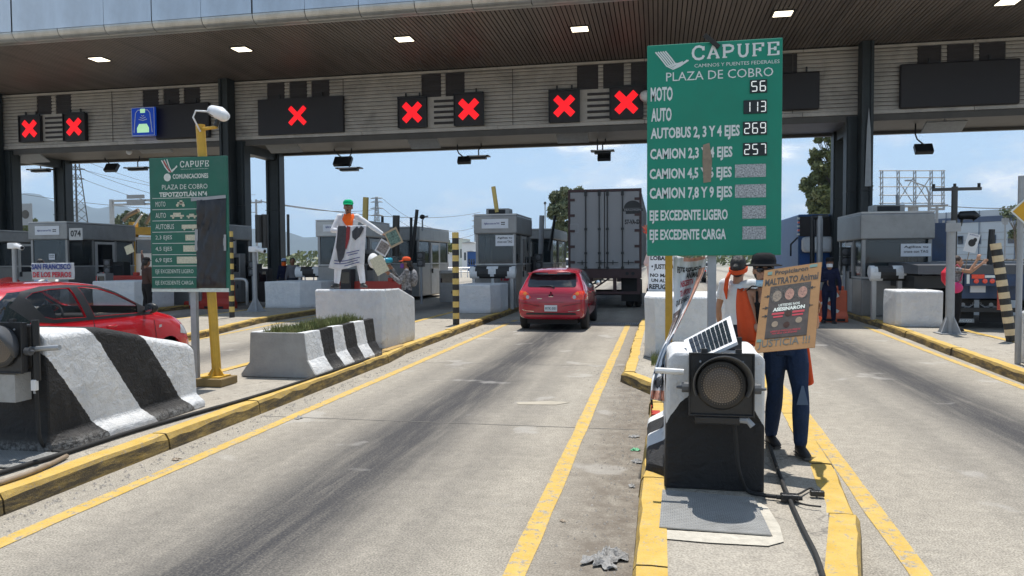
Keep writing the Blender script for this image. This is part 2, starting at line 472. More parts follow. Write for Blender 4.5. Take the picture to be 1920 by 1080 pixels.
def copy_tree(o, parent=None):
    c = o.copy(); COL.objects.link(c); c.parent = parent
    for ch in list(o.children): copy_tree(ch, c)
    return c
def clone(o, loc, label, rz=None, scale=None):
    c = copy_tree(o); c.location = loc; c['label'] = label
    if rz is not None: c.rotation_euler = (0, 0, rz)
    if scale is not None: c.scale = (scale,) * 3
    return c
def mesh_obj(name, me, parent=None, **props):
    o = bpy.data.objects.new(name, me); COL.objects.link(o)
    if parent is not None: o.parent = parent
    for k, v in props.items(): o[k] = v
    return o

# ------------------------------------------------------------------ lettering
_TX = {}
def text_mesh(txt, bold=0.0):
    key = (txt, bold)
    if key not in _TX:
        cu = bpy.data.curves.new('lettering', 'FONT')
        cu.body = txt; cu.offset = bold; cu.resolution_u = 2; cu.size = 1.0
        ob = bpy.data.objects.new('lettering', cu)
        me = ob.to_mesh()
        vs = [v.co.copy() for v in me.vertices]; fs = [tuple(p.vertices) for p in me.polygons]
        ob.to_mesh_clear(); bpy.data.objects.remove(ob); bpy.data.curves.remove(cu)
        x0 = min(v.x for v in vs); x1 = max(v.x for v in vs); y0 = min(v.y for v in vs); y1 = max(v.y for v in vs)
        _TX[key] = ([((v.x - x0) / (x1 - x0), (v.y - y0) / (y1 - y0)) for v in vs], fs)
    return _TX[key]
def letters(mb, txt, x, z, w, h, y=0.0, bold=0.0, T=None, shear=0.0):
    """fit txt to a box w x h with its lower left corner at (x, z), in a plane facing -Y"""
    vs, fs = text_mesh(txt, bold)
    mb.add([(x + a * w + b * h * shear, y, z + b * h) for a, b in vs], fs, T)
def lettering(parent, txt, x, z, w, h, m, y=0.0, bold=0.02, T=None, **kw):
    mb = MB(); letters(mb, txt, x, z, w, h, y, bold, T)
    return mb.build('lettering', m, parent, **kw)
def strokes(mb, polys, wd_, y=0.0, T=None):
    """flat ribbons in the XZ plane: polys = list of point lists"""
    for pl in polys:
        vs, fs = [], []
        for i, p in enumerate(pl):
            a = Vector(pl[max(i - 1, 0)]); c2 = Vector(pl[min(i + 1, len(pl) - 1)])
            d = (c2 - a).normalized(); nrm = Vector((-d.y, d.x)) * wd_ / 2
            vs += [(p[0] + nrm.x, y, p[1] + nrm.y), (p[0] - nrm.x, y, p[1] - nrm.y)]
        for i in range(len(pl) - 1):
            fs.append((2 * i, 2 * i + 1, 2 * i + 3, 2 * i + 2))
        mb.add(vs, fs, T)
SERIF = {
 'C': [[(0.88, 0.72), (0.8, 0.9), (0.55, 0.99), (0.3, 0.95), (0.1, 0.75), (0.05, 0.5), (0.1, 0.25), (0.3, 0.05), (0.55, 0.01), (0.8, 0.08), (0.92, 0.28)], [(0.88, 0.98), (0.88, 0.66)]],
 'A': [[(0.12, 0.03), (0.5, 0.98)], [(0.88, 0.03), (0.5, 0.98)], [(0.27, 0.35), (0.73, 0.35)], [(0.0, 0.04), (0.3, 0.04)], [(0.7, 0.04), (1.0, 0.04)]],
 'P': [[(0.2, 0), (0.2, 1)], [(0.05, 0.04), (0.42, 0.04)], [(0.05, 0.95), (0.6, 0.95), (0.85, 0.85), (0.88, 0.68), (0.8, 0.52), (0.55, 0.45), (0.2, 0.45)]],
 'U': [[(0.2, 0.98), (0.2, 0.3), (0.32, 0.08), (0.5, 0.03), (0.7, 0.08), (0.82, 0.3), (0.82, 0.98)], [(0.04, 0.95), (0.38, 0.95)], [(0.66, 0.95), (0.98, 0.95)]],
 'F': [[(0.2, 0), (0.2, 1)], [(0.05, 0.04), (0.4, 0.04)], [(0.05, 0.95), (0.88, 0.95)], [(0.86, 1.0), (0.86, 0.7)], [(0.2, 0.5), (0.65, 0.5)], [(0.65, 0.65), (0.65, 0.36)]],
 'E': [[(0.2, 0), (0.2, 1)], [(0.05, 0.04), (0.9, 0.04)], [(0.88, 0.0), (0.88, 0.32)], [(0.05, 0.95), (0.88, 0.95)], [(0.86, 1.0), (0.86, 0.7)], [(0.2, 0.5), (0.65, 0.5)], [(0.65, 0.65), (0.65, 0.36)]]}
def serif_word(mb, word, x, z, w, h, y, thick):
    n = len(word); cw = w / n
    for i, ch in enumerate(word):
        pl = [[(x + i * cw + px_ * cw * 0.86, z + pz_ * h) for px_, pz_ in st] for st in SERIF[ch]]
        for k, st in enumerate(pl):
            thin = abs(st[0][1] - st[-1][1]) < 0.05 * h and len(st) == 2
            strokes(mb, [st], thick * (0.55 if thin else 1.0), y + 0.0004 * k - 0.0002 * (k % 2))
SEG = {'0': 'abcdef', '1': 'bc', '2': 'abged', '3': 'abgcd', '5': 'afgcd', '6': 'afgedc', '7': 'abcf'[:3], '9': 'abcdfg'}
def seven(mb, digit, x, z, w, h, y):
    tk = w * 0.2; g = tk * 0.28
    S = {'a': ((x, z + h), (x + w, z + h)), 'g': ((x, z + h / 2), (x + w, z + h / 2)), 'd': ((x, z), (x + w, z)),
         'f': ((x, z + h / 2), (x, z + h)), 'b': ((x + w, z + h / 2), (x + w, z + h)), 'e': ((x, z), (x, z + h / 2)), 'c': ((x + w, z), (x + w, z + h / 2))}
    for c_ in SEG[digit]:
        (ax, az), (bx, bz) = S[c_]
        if ax == bx: strokes(mb, [[(ax, az + g), (bx, bz - g)]], tk, y)
        else: strokes(mb, [[(ax + g, az), (bx - g, bz)]], tk, y)
# ================================================================== GROUND
IZ = 0.15
g = MB(); g.add([(-6000, -3000, -0.03), (6000, -3000, -0.03), (6000, 9000, -0.03), (-6000, 9000, -0.03)], [(0, 1, 2, 3)])
FARG = mat('dry_ground', (0.26, 0.25, 0.22), 0.95, var=0.2, vs=0.02, dirt=(0.12, 0.14, 0.07), da=0.8, ds=0.01)
g.build('ground', FARG, kind='structure')
g = MB(); g.add([(-60, -12, 0), (40, -12, 0), (40, 150, 0), (-60, 150, 0)], [(0, 1, 2, 3)])
g.build('road', ROAD, kind='structure')

def painted_line(pts, w, z=0.004):
    mb = MB(); vs, fs = [], []
    dense = []
    for (x0, y0), (x1, y1) in zip(pts[:-1], pts[1:]):
        n = max(1, int((y1 - y0) / 0.25))
        dense += [(x0 + (x1 - x0) * i / n, y0 + (y1 - y0) * i / n) for i in range(n)]
    dense.append(pts[-1])
    for x, y in dense:
        a = noise.noise(Vector((x * 3, y * 1.7, 0))) * 0.012; c2 = noise.noise(Vector((x * 3, y * 1.7, 5))) * 0.012
        vs += [(x - w / 2 + a, y, z), (x + w / 2 + c2, y, z)]
    for i in range(len(dense) - 1): fs.append((2 * i, 2 * i + 1, 2 * i + 3, 2 * i + 2))
    mb.add(vs, fs)
    return mb.build('road_marking', LINE, kind='structure')
painted_line([(-4.02, -2), (-4.03, 21)], 0.13)
painted_line([(-0.78, 1), (-0.78, 20)], 0.13)
painted_line([(1.32, 2.5), (1.42, 4.4), (1.61, 8.9), (1.75, 20)], 0.13)
painted_line([(4.65, 8), (5.12, 20)], 0.12)
painted_line([(-6.75, 4), (-6.75, 21)], 0.12)
painted_line([(-9.75, 10), (-10.45, 19), (-10.6, 22)], 0.12)
# expansion joints across the lane and a steel drain where the shade begins
for y_ in (3.1, 7.6, 12.1, 16.4):
    for x0, x1 in ((-4.4, -0.2),):
        mb = MB(); mb.add([(x0, y_, 0.003), (x1, y_ + 0.02, 0.003), (x1, y_ + 0.035, 0.003), (x0, y_ + 0.015, 0.003)], [(0, 1, 2, 3)])
        mb.build('joint', mat('joint_tar', (0.17, 0.16, 0.145), 0.9) if 'joint_tar' not in MATS else 'joint_tar', kind='structure')
dr = empty('drain_grate', (-2.4, 20.0, 0.0), 'long steel drain grate across the lane under the canopy edge', 'drain')
mb = MB(); mb.box(-2.0, 1.9, -0.2, 0.2, 0.0, 0.004); mb.build('pit', 'dark_interior', dr)
mb = MB()
for i in range(64): mb.box(-2.0 + i * 0.061, -1.97 + i * 0.061, -0.17, 0.17, 0.006, 0.02)
mb.box(-2.0, 1.9, -0.2, -0.17, 0.006, 0.022); mb.box(-2.0, 1.9, 0.17, 0.2, 0.006, 0.022)
mb.build('grate', 'galvanised', dr)
# concrete patch in lane
mb = MB(); mb.add([(-1.65, 8.72, 0.005), (-1.2, 8.78, 0.005), (-1.05, 8.95, 0.005), (-1.3, 9.0, 0.005), (-1.7, 8.85, 0.005)], [(0, 1, 2, 3, 4)])
mb.build('patch', mat('patch_cement', (0.40, 0.36, 0.29), 0.9, var=0.15), kind='structure')

# ------------------------------------------------------------------ islands with kerb stones
def island(left, right, label, kw=0.19, stone=1.6, walk=WALKM, seed=1, kl=True, kr=True, cap=True):
    """left/right: (x, y) outlines running away from the camera"""
    rnd = random.Random(seed)
    root = empty('traffic_island', (0, 0, 0), label, 'traffic island')
    root['kind'] = 'structure'
    del root['category']
    def interp(pl, y):
        for (xa, ya), (xb, yb) in zip(pl[:-1], pl[1:]):
            if y <= yb: return xa + (xb - xa) * (y - ya) / (yb - ya)
        return pl[-1][0]
    y0 = max(left[0][1], right[0][1]); y1 = min(left[-1][1], right[-1][1])
    mb = MB(); vs, fs = [], []
    ys = [y0 + (y1 - y0) * i / int((y1 - y0) / 0.25) for i in range(int((y1 - y0) / 0.25) + 1)]
    for y in ys:
        vs += [(interp(left, y) + kw - 0.01, y, IZ - 0.006), (interp(right, y) - kw + 0.01, y, IZ - 0.006)]
    for i in range(len(ys) - 1): fs.append((2 * i, 2 * i + 1, 2 * i + 3, 2 * i + 2))
    mb.add(vs, fs)
    mb.build('paving', walk, root)
    for pl, sgn, on in ((left, 1, kl), (right, -1, kr)):
        if not on: continue
        y = pl[0][1]
        knots = [p[1] for p in pl]
        while y < pl[-1][1] - 0.05:
            ye = min(y + stone * rnd.uniform(0.85, 1.15), pl[-1][1])
            for kn in knots:
                if y + 0.1 < kn < ye + 0.25: ye = kn
            n = max(3, int((ye - y) / 0.16))
            vs, fs = [], []
            dx = rnd.uniform(-0.012, 0.012); dz = rnd.uniform(-0.008, 0.006)
            for i in range(n + 1):
                yy = y + 0.008 + (ye - y - 0.016) * i / n
                xo = interp(pl, yy) + dx
                wv = noise.noise(Vector((xo * 2, yy * 2.3, seed))) * 0.02 + noise.noise(Vector((xo, yy * 9, seed))) * 0.008
                ch = max(0, noise.noise(Vector((xo, yy * 3.1, seed + 9)))) * 0.055
                zt = IZ + dz + noise.noise(Vector((3, yy * 2, seed))) * 0.006
                prof = [(0, 0), (0.012 + wv * 0.4, zt - 0.03 - ch), (0.03 + wv * 0.4 + ch * 0.7, zt), (kw * 0.55, zt + 0.003), (kw, zt), (kw, 0)]
                vs += [(xo + sgn * a, yy, b_) for a, b_ in prof]
            k = 6
            for i in range(n):
                for q in range(k - 1):
                    f = (i * k + q, (i + 1) * k + q, (i + 1) * k + q + 1, i * k + q + 1)
                    fs.append(f if sgn < 0 else f[::-1])
            fs.append([q for q in range(k)][::-1 if sgn < 0 else 1]); fs.append([n * k + q for q in range(k)][::1 if sgn < 0 else -1])
            mb = MB(); mb.add(vs, fs); mb.build('kerb_stone', KERB, root)
            y = ye
    if cap:
        mb = MB(); xl, xr = left[0][0], right[0][0]
        mb.box(xl + 0.02, xr - 0.02, y0 - 0.02, y0 + 0.2, 0, IZ); mb.build('kerb_stone', KERB, root, bevel=0.02)
    return root
def isl(x_left, x_right, label, seed, **kw):
    return island(x_left, x_right, label, seed=seed, **kw)
isl([(-6.38, -3), (-6.38, 12), (-6.30, 24), (-6.30, 38)], [(-4.44, -3), (-4.44, 4.3), (-4.49, 11.9), (-4.62, 13.2), (-4.64, 24), (-4.64, 38)], 'long concrete island with yellow kerb between the two red cars', 3, cap=False)
isl([(-0.15, 2.2), (-0.14, 5.45), (-0.10, 8.4), (-0.06, 9.6), (-0.52, 10.6), (-0.50, 12.0), (-0.48, 18), (-0.45, 20)], [(0.82, 2.2), (1.0, 3.9), (1.24, 4.9), (1.36, 6.07), (1.45, 8.0), (1.55, 12.0), (1.55, 20)], 'centre concrete island with worn yellow kerb under the tall toll sign', 5)
isl([(4.72, 7.5), (4.93, 11.3), (5.39, 20.2), (5.4, 38)], [(6.9, 7.5), (6.75, 11.3), (6.65, 20.2), (6.65, 38)], 'concrete island with chipped kerb carrying the right toll booth', 8)
isl([(-13.4, 8), (-13.4, 38)], [(-9.55, 8), (-10.25, 15.4), (-10.95, 19), (-11.1, 38)], 'concrete island beyond the red hatchback', 11, cap=False)
isl([(-19.4, 12), (-19.4, 38)], [(-17.0, 12), (-17.0, 38)], 'concrete island in front of the far left booths', 12, stone=4, cap=False)
isl([(-25.2, 14), (-25.2, 38)], [(-22.0 + 0.4, 14), (-21.6, 38)], 'outermost left concrete island', 13, stone=4, cap=False)

# ================================================================== CANOPY
cn = empty('toll_canopy', (0, 30, 0), 'wide steel toll canopy spanning every lane with brown slatted soffit', 'toll canopy')
cn['kind'] = 'thing'
OY = -30
YW, YB, YF = 30.0, 33.9, 23.2
ZS = 9.66            # soffit
ZB = 7.12            # underside of the sign wall
XL, XR = -36.0, 22.0
# soffit slats, each a shallow steel pan
mb = MB(); x = XL
while x < XR:
    mb.box(x, x + 0.116, YF + OY, YW + OY - 0.02, ZS, ZS + 0.034); x += 0.15
mb.build('soffit_slat', 'soffit_brown', cn, kind='stuff')
mb = MB(); mb.box(XL, XR, YF + 0.02 + OY, YB + 2 + OY, ZS + 0.06, ZS + 0.12); mb.build('soffit_deck', 'soffit_gap', cn)
# fascia: curved foot and tall flat panels, one pair per bay
def fcurve():
    pts = [(YF + OY, ZS - 0.02)]
    for i in range(9):
        a = math.radians(90 + i * 11.25)
        pts.append((22.98 + OY + 0.28 * math.cos(a), ZS - 0.02 + 0.28 - 0.28 * math.sin(a)))
    return pts
xs = [-9.44 + 1.866 * k for k in range(-15, 18)]
prof = fcurve()
low_me = None; up_me = None
for i, x in enumerate(xs[:-1]):
    if low_me is None:
        mb = MB(); g0 = 0.012; W = 1.866 - g0
        poly = prof + [(y + 0.03, z) for y, z in prof[::-1]]
        mb.smooth = False
        mb.prism(poly, 'x', g0, W); low_me = mb.mesh('fascia_foot', 'fascia_edge')
        mb = MB(); mb.box(g0, W, 22.70 + OY, 22.74 + OY, ZS + 0.275, ZS + 2.75); up_me = mb.mesh('fascia_panel', 'fascia_metal')
    a = mesh_obj('fascia_foot', low_me, cn); a.location = (x, 0, 0)
    a = mesh_obj('fascia_panel', up_me, cn); a.location = (x, random.uniform(-0.006, 0.006), 0)
    a.rotation_euler = (0, 0, random.uniform(-0.003, 0.003))
mb = MB(); mb.box(XL, XR + 4, 22.78 + OY, YB + 2 + OY, ZS + 2.70, ZS + 2.78); mb.box(XL, XR + 4, 22.80 + OY, 22.86 + OY, ZS + 0.1, ZS + 2.7)
mb.box(XL - 0.2, XL, 22.7 + OY, YB + 2 + OY, ZS, ZS + 2.8); mb.box(XR + 4, XR + 4.2, 22.7 + OY, YB + 2 + OY, ZS, ZS + 2.8)
mb.build('roof_deck', 'beam_dark', cn)
mb = MB(); mb.box(XL, XR, YF - 0.05 + OY, YF + 0.03 + OY, ZS - 0.03, ZS + 0.04); mb.build('soffit_edge_strip', 'fascia_edge', cn)
# louvred sign wall
def px_x(px, y=YW): return PY(px, 200, y).x
wall_parts = []
vents = []   # (px0, px1, px top, px bottom)
VG = [[(70, 98), (106, 135)], [(269, 299), (308, 338), (346, 377)], [(502, 535), (544, 577), (585, 619)], [(791, 828), (836, 872)],
      [(1082, 1122), (1131, 1170), (1183, 1214)], [(1440, 1494)], [(1718, 1763), (1773, 1824), (1833, 1883)]]
for gi, grp in enumerate(VG):
    for a, b_ in grp: vents.append((px_x(a), px_x(b_)))
zt = ZS - 0.16
mb = MB(); nl = 15; ph_ = (zt - ZB - 0.12) / nl
def louvre_run(mb, x0, x1, z0, z1):
    z = z0
    while z < z1 - 0.02:
        zz = min(z + ph_, z1)
        mb.prism([(YW + OY - 0.055, z + 0.01), (YW + OY - 0.055, z + 0.05), (YW + OY - 0.012, zz - 0.012), (YW + OY + 0.02, zz - 0.012), (YW + OY + 0.02, z + 0.01)], 'x', x0, x1)
        z += ph_
VZ0 = zt - 5 * ph_ - 0.42
edges = [XL + 0.1] + sorted(sum([[a, b_] for a, b_ in vents], [])) + [XR]
louvre_run(mb, XL + 0.1, XR, ZB + 0.12, VZ0)
for k in range(0, len(edges), 2): louvre_run(mb, edges[k], edges[k + 1], VZ0, zt)
mb.build('wall_louvre', 'louvre_grey', cn, kind='stuff')
mb = MB(); mb.box(XL, XR, YW + OY + 0.03, YB + OY, ZB + 0.02, ZS); mb.build('sign_wall', 'beam_dark', cn)
for a, b_ in vents:
    mb = MB(); mb.box(a + 0.02, b_ - 0.02, YW + OY - 0.0, YW + OY + 0.025, VZ0 + 0.02, zt)
    for q in range(7): mb.box(a + 0.03, b_ - 0.03, YW + OY - 0.03, YW + OY, VZ0 + 0.1 + q * 0.19, VZ0 + 0.2 + q * 0.19)
    mb.build('vent', 'vent_dark', cn)
x = XL
rj = random.Random(4)
while x < XR:      # trim strips above and below the louvres, in lengths
    L = 5.9
    mb = MB(); mb.box(x + 0.01, x + L, YW + OY - 0.10, YW + OY + 0.02, zt + 0.01, zt + 0.10); mb.build('trim_strip', 'louvre_grey', cn)
    mb = MB(); mb.box(x + 0.01, x + L, YW + OY - 0.08, YW + OY + 0.02, ZB - 0.03, ZB + 0.11); mb.build('trim_strip', 'louvre_grey', cn)
    x += L + 0.01
for jx in (px_x(212), px_x(962), px_x(645), px_x(1440), -33.0, 5.0):
    mb = MB(); mb.box(jx - 0.012, jx + 0.012, YW + OY - 0.07, YW + OY - 0.056, ZB + 0.11, zt); mb.build('seam', 'beam_dark', cn)
mb = MB(); mb.box(XL, XR, YW + OY + 0.05, YB + OY - 0.02, ZB - 0.10, ZB + 0.01)
mb.box(XL, XR, YW + OY - 0.0, YW + OY + 0.10, ZB - 0.28, ZB - 0.04); mb.box(XL, XR, YB + OY - 0.22, YB + OY + 0.02, ZB - 0.22, ZB + 0.1)
mb.build('underside', 'beam_dark', cn)
# columns: front pair piece rises in front of the wall, back one behind
def column(x, y, w, ztop, back=False):
    mb = MB()
    h = w / 2
    mb.box(x - h, x + h, y + OY - 0.25, y + OY + 0.25, 0.0, ztop)
    mb.mat(0)
    for s_ in (-1, 1):
        mb.box(x + s_ * h * 0.72 - 0.05, x + s_ * h * 0.72 + 0.05, y + OY - 0.32, y + OY - 0.251, 0.0, ztop - 0.02)
    o = mb.build('column', 'column_dark', cn)
    for zz in (4.2,):
        m2 = MB(); m2.box(x - h - 0.008, x + h + 0.008, y + OY - 0.33, y + OY + 0.258, zz, zz + 0.03); m2.build('seam', 'black_metal', o)
    return o
for x_, w_ in ((-30.45, 0.60), (-18.45, 0.62), (7.50, 0.58)):
    column(x_, 29.6, w_ * 0.72, ZS - 0.01)
    sg_ = 1 if x_ < 0 else -1
    column(x_ + sg_ * 0.27, 30.15, w_ + 0.02, ZB - 0.1)
    column(x_ + 0.05, 33.55, w_ + 0.1, ZB - 0.1)
    mb = MB(); mb.box(x_ - 0.2, x_ + 0.25, 30.45 + OY, 33.3 + OY, ZB - 0.5, ZB - 0.1); mb.build('tie_beam', 'column_dark', cn)
# pale steel stiffener plate on the right column
mb = MB(); mb.prism([(7.42, 4.35), (7.64, 4.35), (7.60, 6.4), (7.53, 7.2), (7.47, 6.4)], 'y', 29.6 + OY - 0.345, 29.6 + OY - 0.33)
mb.build('gusset_plate', 'pole_grey', cn)

# lights let into the soffit
for i, (px, py, w, tx) in enumerate(((186, 110, 1, 'far left recessed soffit light above the red crosses'), (453, 91, 1, 'lit soffit light above the pole camera'),
                                     (758, 72, 1, 'lit soffit light above the paired red crosses'), (1087, 53, 1, 'lit soffit light left of the tall green sign'),
                                     (1468, 24, 0, 'lit soffit light above the right edge of the green sign'), (1890, 2, 1, 'lit soffit light at the top right corner'))):
    p = PZ(px, py, ZS)
    r = empty('soffit_light', (p.x, p.y, ZS), tx, 'ceiling light', 'lights along the canopy soffit')
    mb = MB(); mb.box(-0.33, 0.33, -0.30, 0.30, -0.03, -0.006); mb.build('frame', 'black_metal', r)
    mb = MB(); mb.box(-0.28, 0.28, -0.25, 0.25, -0.045, -0.031); mb.build('diffuser', 'lamp_glow', r)

# ------------------------------------------------------------------ lane signals on the wall
def cross(parent, cx, cz, s, y, tk=0.27):
    mb = MB()
    for a in (PI / 4, -PI / 4):
        T = Matrix.Translation((cx, y - (0.0 if a > 0 else 0.006), cz)) @ Matrix.Rotation(a, 4, 'Y')
        mb.box(-s, s, -0.012, 0.0, -s * tk, s * tk, T)
    return mb.build('red_cross', 'led_red', parent)
def board(px0, py0, px1, py1, label, y=29.75, dep=0.2, name='signal_box', cat='lane signal', grp='lane signals on the canopy wall', bev=0.0):
    a = PY(px0, py0, y); b_ = PY(px1, py1, y)
    r = empty(name, ((a.x + b_.x) / 2, y, b_.z), label, cat, grp)
    w = (b_.x - a.x) / 2; h = a.z - b_.z
    mb = MB(); mb.box(-w, w, 0, dep, 0, h); mb.build('case', 'signal_board', r, bevel=bev)
    for s_ in (-0.5, 0.5):
        mb = MB(); mb.box(w * s_ - 0.03, w * s_ + 0.03, dep * 0.3, dep * 0.6, h, h + 0.2); mb.build('bracket', 'black_metal', r)
    return r, w, h
for (a, lb) in (((36, 218, 76, 265), 'leftmost square signal with red cross on the canopy wall'), ((119, 213, 160, 263), 'red cross signal right of the leftmost one'),
                ((747, 184, 799, 238), 'red cross signal left of the louvres above the man in green cap'), ((852, 176, 906, 234), 'red cross signal right of the louvres above the striped post'),
                ((1030, 170, 1086, 228), 'red cross signal above the white trailer'), ((1144, 163, 1205, 221), 'red cross signal beside the tall green sign')):
    r, w, h = board(*a, lb)
    c_ = cross(r, 0, h / 2, w * 0.82, -0.02)
    mb = MB(); mb.box(-w - 0.03, w + 0.03, -0.06, -0.002, h - 0.03, h + 0.03); mb.box(-w - 0.03, -w, -0.06, 0.0, 0, h); mb.box(w, w + 0.03, -0.06, 0.0, 0, h)
    mb.build('hood_rim', 'black_metal', r)
r, w, h = board(483, 187, 643, 247, 'wide dark board with dotted red cross in its middle'); x_ = PY(557, 215, 29.7).x - r.location.x
cross(r, x_, h / 2, 0.50, -0.02, 0.2)
for a, lb in (((290, 196, 392, 257), 'wide blank dark board behind the pole camera'), ((1440, 138, 1537, 204), 'blank dark board right of the tall green sign'),
              ((1689, 120, 1913, 194), 'largest blank dark board at the right end of the wall')):
    board(*a, lb, name='message_board', cat='message board', grp='dark message boards', bev=0.05)
for a, lb in (((70, 215, 128, 262), 'dark louvred box between the two leftmost red crosses'), ((800, 182, 853, 236), 'dark louvred box between the middle red crosses'),
              ((1086, 168, 1145, 226), 'dark louvred box between the red crosses near the green sign')):
    a0 = PY(a[0], a[1], 29.85); b0 = PY(a[2], a[3], 29.85)
    r = empty('louvre_box', ((a0.x + b0.x) / 2, 29.85, b0.z), lb, 'louvre box', 'louvred boxes between signals')
    w = (b0.x - a0.x) / 2 - 0.02; h = a0.z - b0.z
    mb = MB(); mb.box(-w, w, 0.05, 0.12, 0, h); mb.build('back_plate', 'louvre_grey', r)
    for q in range(5):
        mb = MB(); mb.box(-w * 0.5, w * 0.95, -0.02, 0.04, 0.1 + q * h / 5.5, 0.1 + q * h / 5.5 + 0.09); mb.build('slat', 'vent_dark', r)
# blue lane sign with antenna and car
a = PY(245, 202, 29.4); b_ = PY(291, 254, 29.4)
r = empty('lane_sign', (a.x, 29.4, b_.z), 'glowing blue sign showing a car under a toll antenna', 'lane sign')
W = b_.x - a.x; H = a.z - b_.z
mb = MB(); mb.box(0, W, 0, 0.12, 0, H); mb.build('sign_panel', 'led_blue', r, bevel=0.03)
mb = MB()
strokes(mb, [[(0.03 * W, 0.02 * H), (0.97 * W, 0.02 * H), (0.97 * W, 0.98 * H), (0.03 * W, 0.98 * H), (0.03 * W, 0.02 * H)]], 0.03, -0.004)
strokes(mb, [[(0.12 * W, 0.12 * H), (0.2 * W, 0.8 * H), (0.3 * W, 0.9 * H), (0.7 * W, 0.9 * H), (0.8 * W, 0.8 * H), (0.88 * W, 0.12 * H)]], 0.035, -0.005)
for q in range(3): strokes(mb, [[(0.5 * W - 0.07 * (q + 1), (0.72 - 0.07 * q) * H), (0.5 * W, (0.68 - 0.07 * q) * H), (0.5 * W + 0.07 * (q + 1), (0.72 - 0.07 * q) * H)]], 0.03, -0.006)
mb.build('outline', 'sign_white', r)
mb = MB(); mb.add([(0.25 * W, -0.006, 0.12 * H), (0.75 * W, -0.006, 0.12 * H), (0.75 * W, -0.006, 0.28 * H), (0.66 * W, -0.006, 0.42 * H), (0.34 * W, -0.006, 0.42 * H), (0.25 * W, -0.006, 0.28 * H)], [(0, 1, 2, 3, 4, 5)])
mb.box(0.4 * W, 0.6 * W, -0.01, -0.004, 0.8 * H, 0.94 * H); mb.build('car_symbol', 'led_pale', r)

# ------------------------------------------------------------------ things hung under the wall
def hang(px0, py0, px1, py1, kind, label, y):
    a = PY(px0, py0, y); b_ = PY(px1, py1, y)
    cx = (a.x + b_.x) / 2
    r = empty({'plate': 'antenna_panel', 'lamp': 'hanging_lamp', 'flood': 'floodlight'}[kind], (cx, y, b_.z), label,
              {'plate': 'antenna panel', 'lamp': 'lamp', 'flood': 'floodlight'}[kind], {'plate': 'flat antenna panels under the canopy', 'lamp': 'lamps hung under the canopy', 'flood': 'floodlights hung under the canopy'}[kind])
    w = (b_.x - a.x) / 2; h = a.z - b_.z; top = ZB - 0.1 - b_.z
    if kind == 'plate':
        T = Matrix.Rotation(math.radians(-28), 4, 'X')
        mb = MB(); mb.box(-w, w, -0.35, 0.35, 0.14, 0.2, T); mb.build('panel', 'pole_grey', r, bevel=0.02)
        mb = MB(); mb.tube([(0, 0, 0.17), (0, 0, max(top, 0.5))], 0.03, 6); mb.build('hanger', 'pole_grey', r)
    elif kind == 'lamp':
        mb = MB(); mb.box(-w, w, -0.22, 0.22, 0.10, 0.16); mb.box(-w * 0.7, w * 0.7, -0.15, 0.15, 0.0, 0.09); mb.build('lamp_case', 'black_metal', r, bevel=0.01)
        mb = MB(); mb.box(-w * 0.75, w * 0.75, -0.226, -0.221, 0.11, 0.15); mb.build('tube_light', 'lamp_glow' if False else 'white_plastic', r)
        mb = MB(); mb.tube([(0, 0, 0.16), (0, 0, max(top, 0.3) * 0.6), (0.12, 0, max(top, 0.3) * 0.8), (0.12, 0, max(top, 0.3))], 0.03, 6); mb.build('hanger', 'black_metal', r)
    else:
        T = Matrix.Rotation(math.radians(-35), 4, 'X')
        mb = MB(); mb.box(-w, w, -0.1, 0.1, 0.02, h * 0.8, T); mb.build('lamp_case', 'black_metal', r, bevel=0.02)
        mb = MB(); mb.tube([(0, 0.05, h * 0.6), (-w * 0.8, 0.05, h * 1.05), (-w * 1.0, 0.05, h * 1.4), (-w, 0.05, max(top, h * 1.6))], 0.03, 6); mb.build('hanger', 'black_metal', r)
for a in ((22, 284, 82, 301, 'plate', 'grey antenna plate hung over the leftmost lane', 30.5), (55, 311, 98, 322, 'lamp', 'leftmost slim lamp hung behind the antenna plate', 33),
          (236, 307, 281, 319, 'lamp', 'slim lamp hung left of the weathered green sign', 33), (194, 300, 217, 321, 'flood', 'square floodlight hung near the lattice tower', 33),
          (624, 286, 657, 310, 'flood', 'floodlight above the man in the green cap', 33), (632, 307, 678, 320, 'lamp', 'slim lamp above the man in the green cap', 33),
          (877, 284, 918, 298, 'lamp', 'slim lamp above the black and yellow post', 33), (857, 288, 882, 306, 'flood', 'floodlight above the black and yellow post', 33),
          (1108, 274, 1152, 288, 'lamp', 'slim lamp above the white trailer', 33), (1120, 286, 1145, 300, 'flood', 'small floodlight above the white trailer', 33),
          (1717, 262, 1751, 287, 'flood', 'floodlight on a bent arm above the billboard frame', 32), (1733, 222, 1810, 243, 'plate', 'antenna plate hung below the largest dark board', 31),
          (766, 252, 822, 274, 'plate', 'antenna plate below the middle red crosses', 30.6), (1043, 240, 1103, 263, 'plate', 'antenna plate below the crosses near the green sign', 30.6),
          (500, 258, 560, 282, 'plate', 'antenna plate below the dotted red cross board', 30.6), (255, 256, 315, 282, 'plate', 'antenna plate below the blue lane sign', 30.6)):
    hang(*a)
# small cameras on the wall
p = PY(242, 285, 30.4)
r = empty('dome_camera', tuple(p), 'white dome camera under the blue lane sign', 'camera')
mb = MB(); mb.smooth = True; mb.ball((0, 0, 0), 0.13); mb.build('dome', 'white_plastic', r)
mb = MB(); mb.tube([(0, 0, 0.1), (0, 0, 0.55)], 0.04, 8); mb.build('stem', 'pole_grey', r)
p = PY(1210, 180, 29.3)
r = empty('dome_camera', tuple(p), 'white dome camera peeking out left of the tall green sign', 'camera')
mb = MB(); mb.smooth = True; mb.ball((0, 0, 0), 0.22); mb.build('dome', 'white_plastic', r)
mb = MB(); mb.tube([(0, 0, 0.1), (0, 0.4, 0.12)], 0.05, 8); mb.build('stem', 'pole_grey', r)
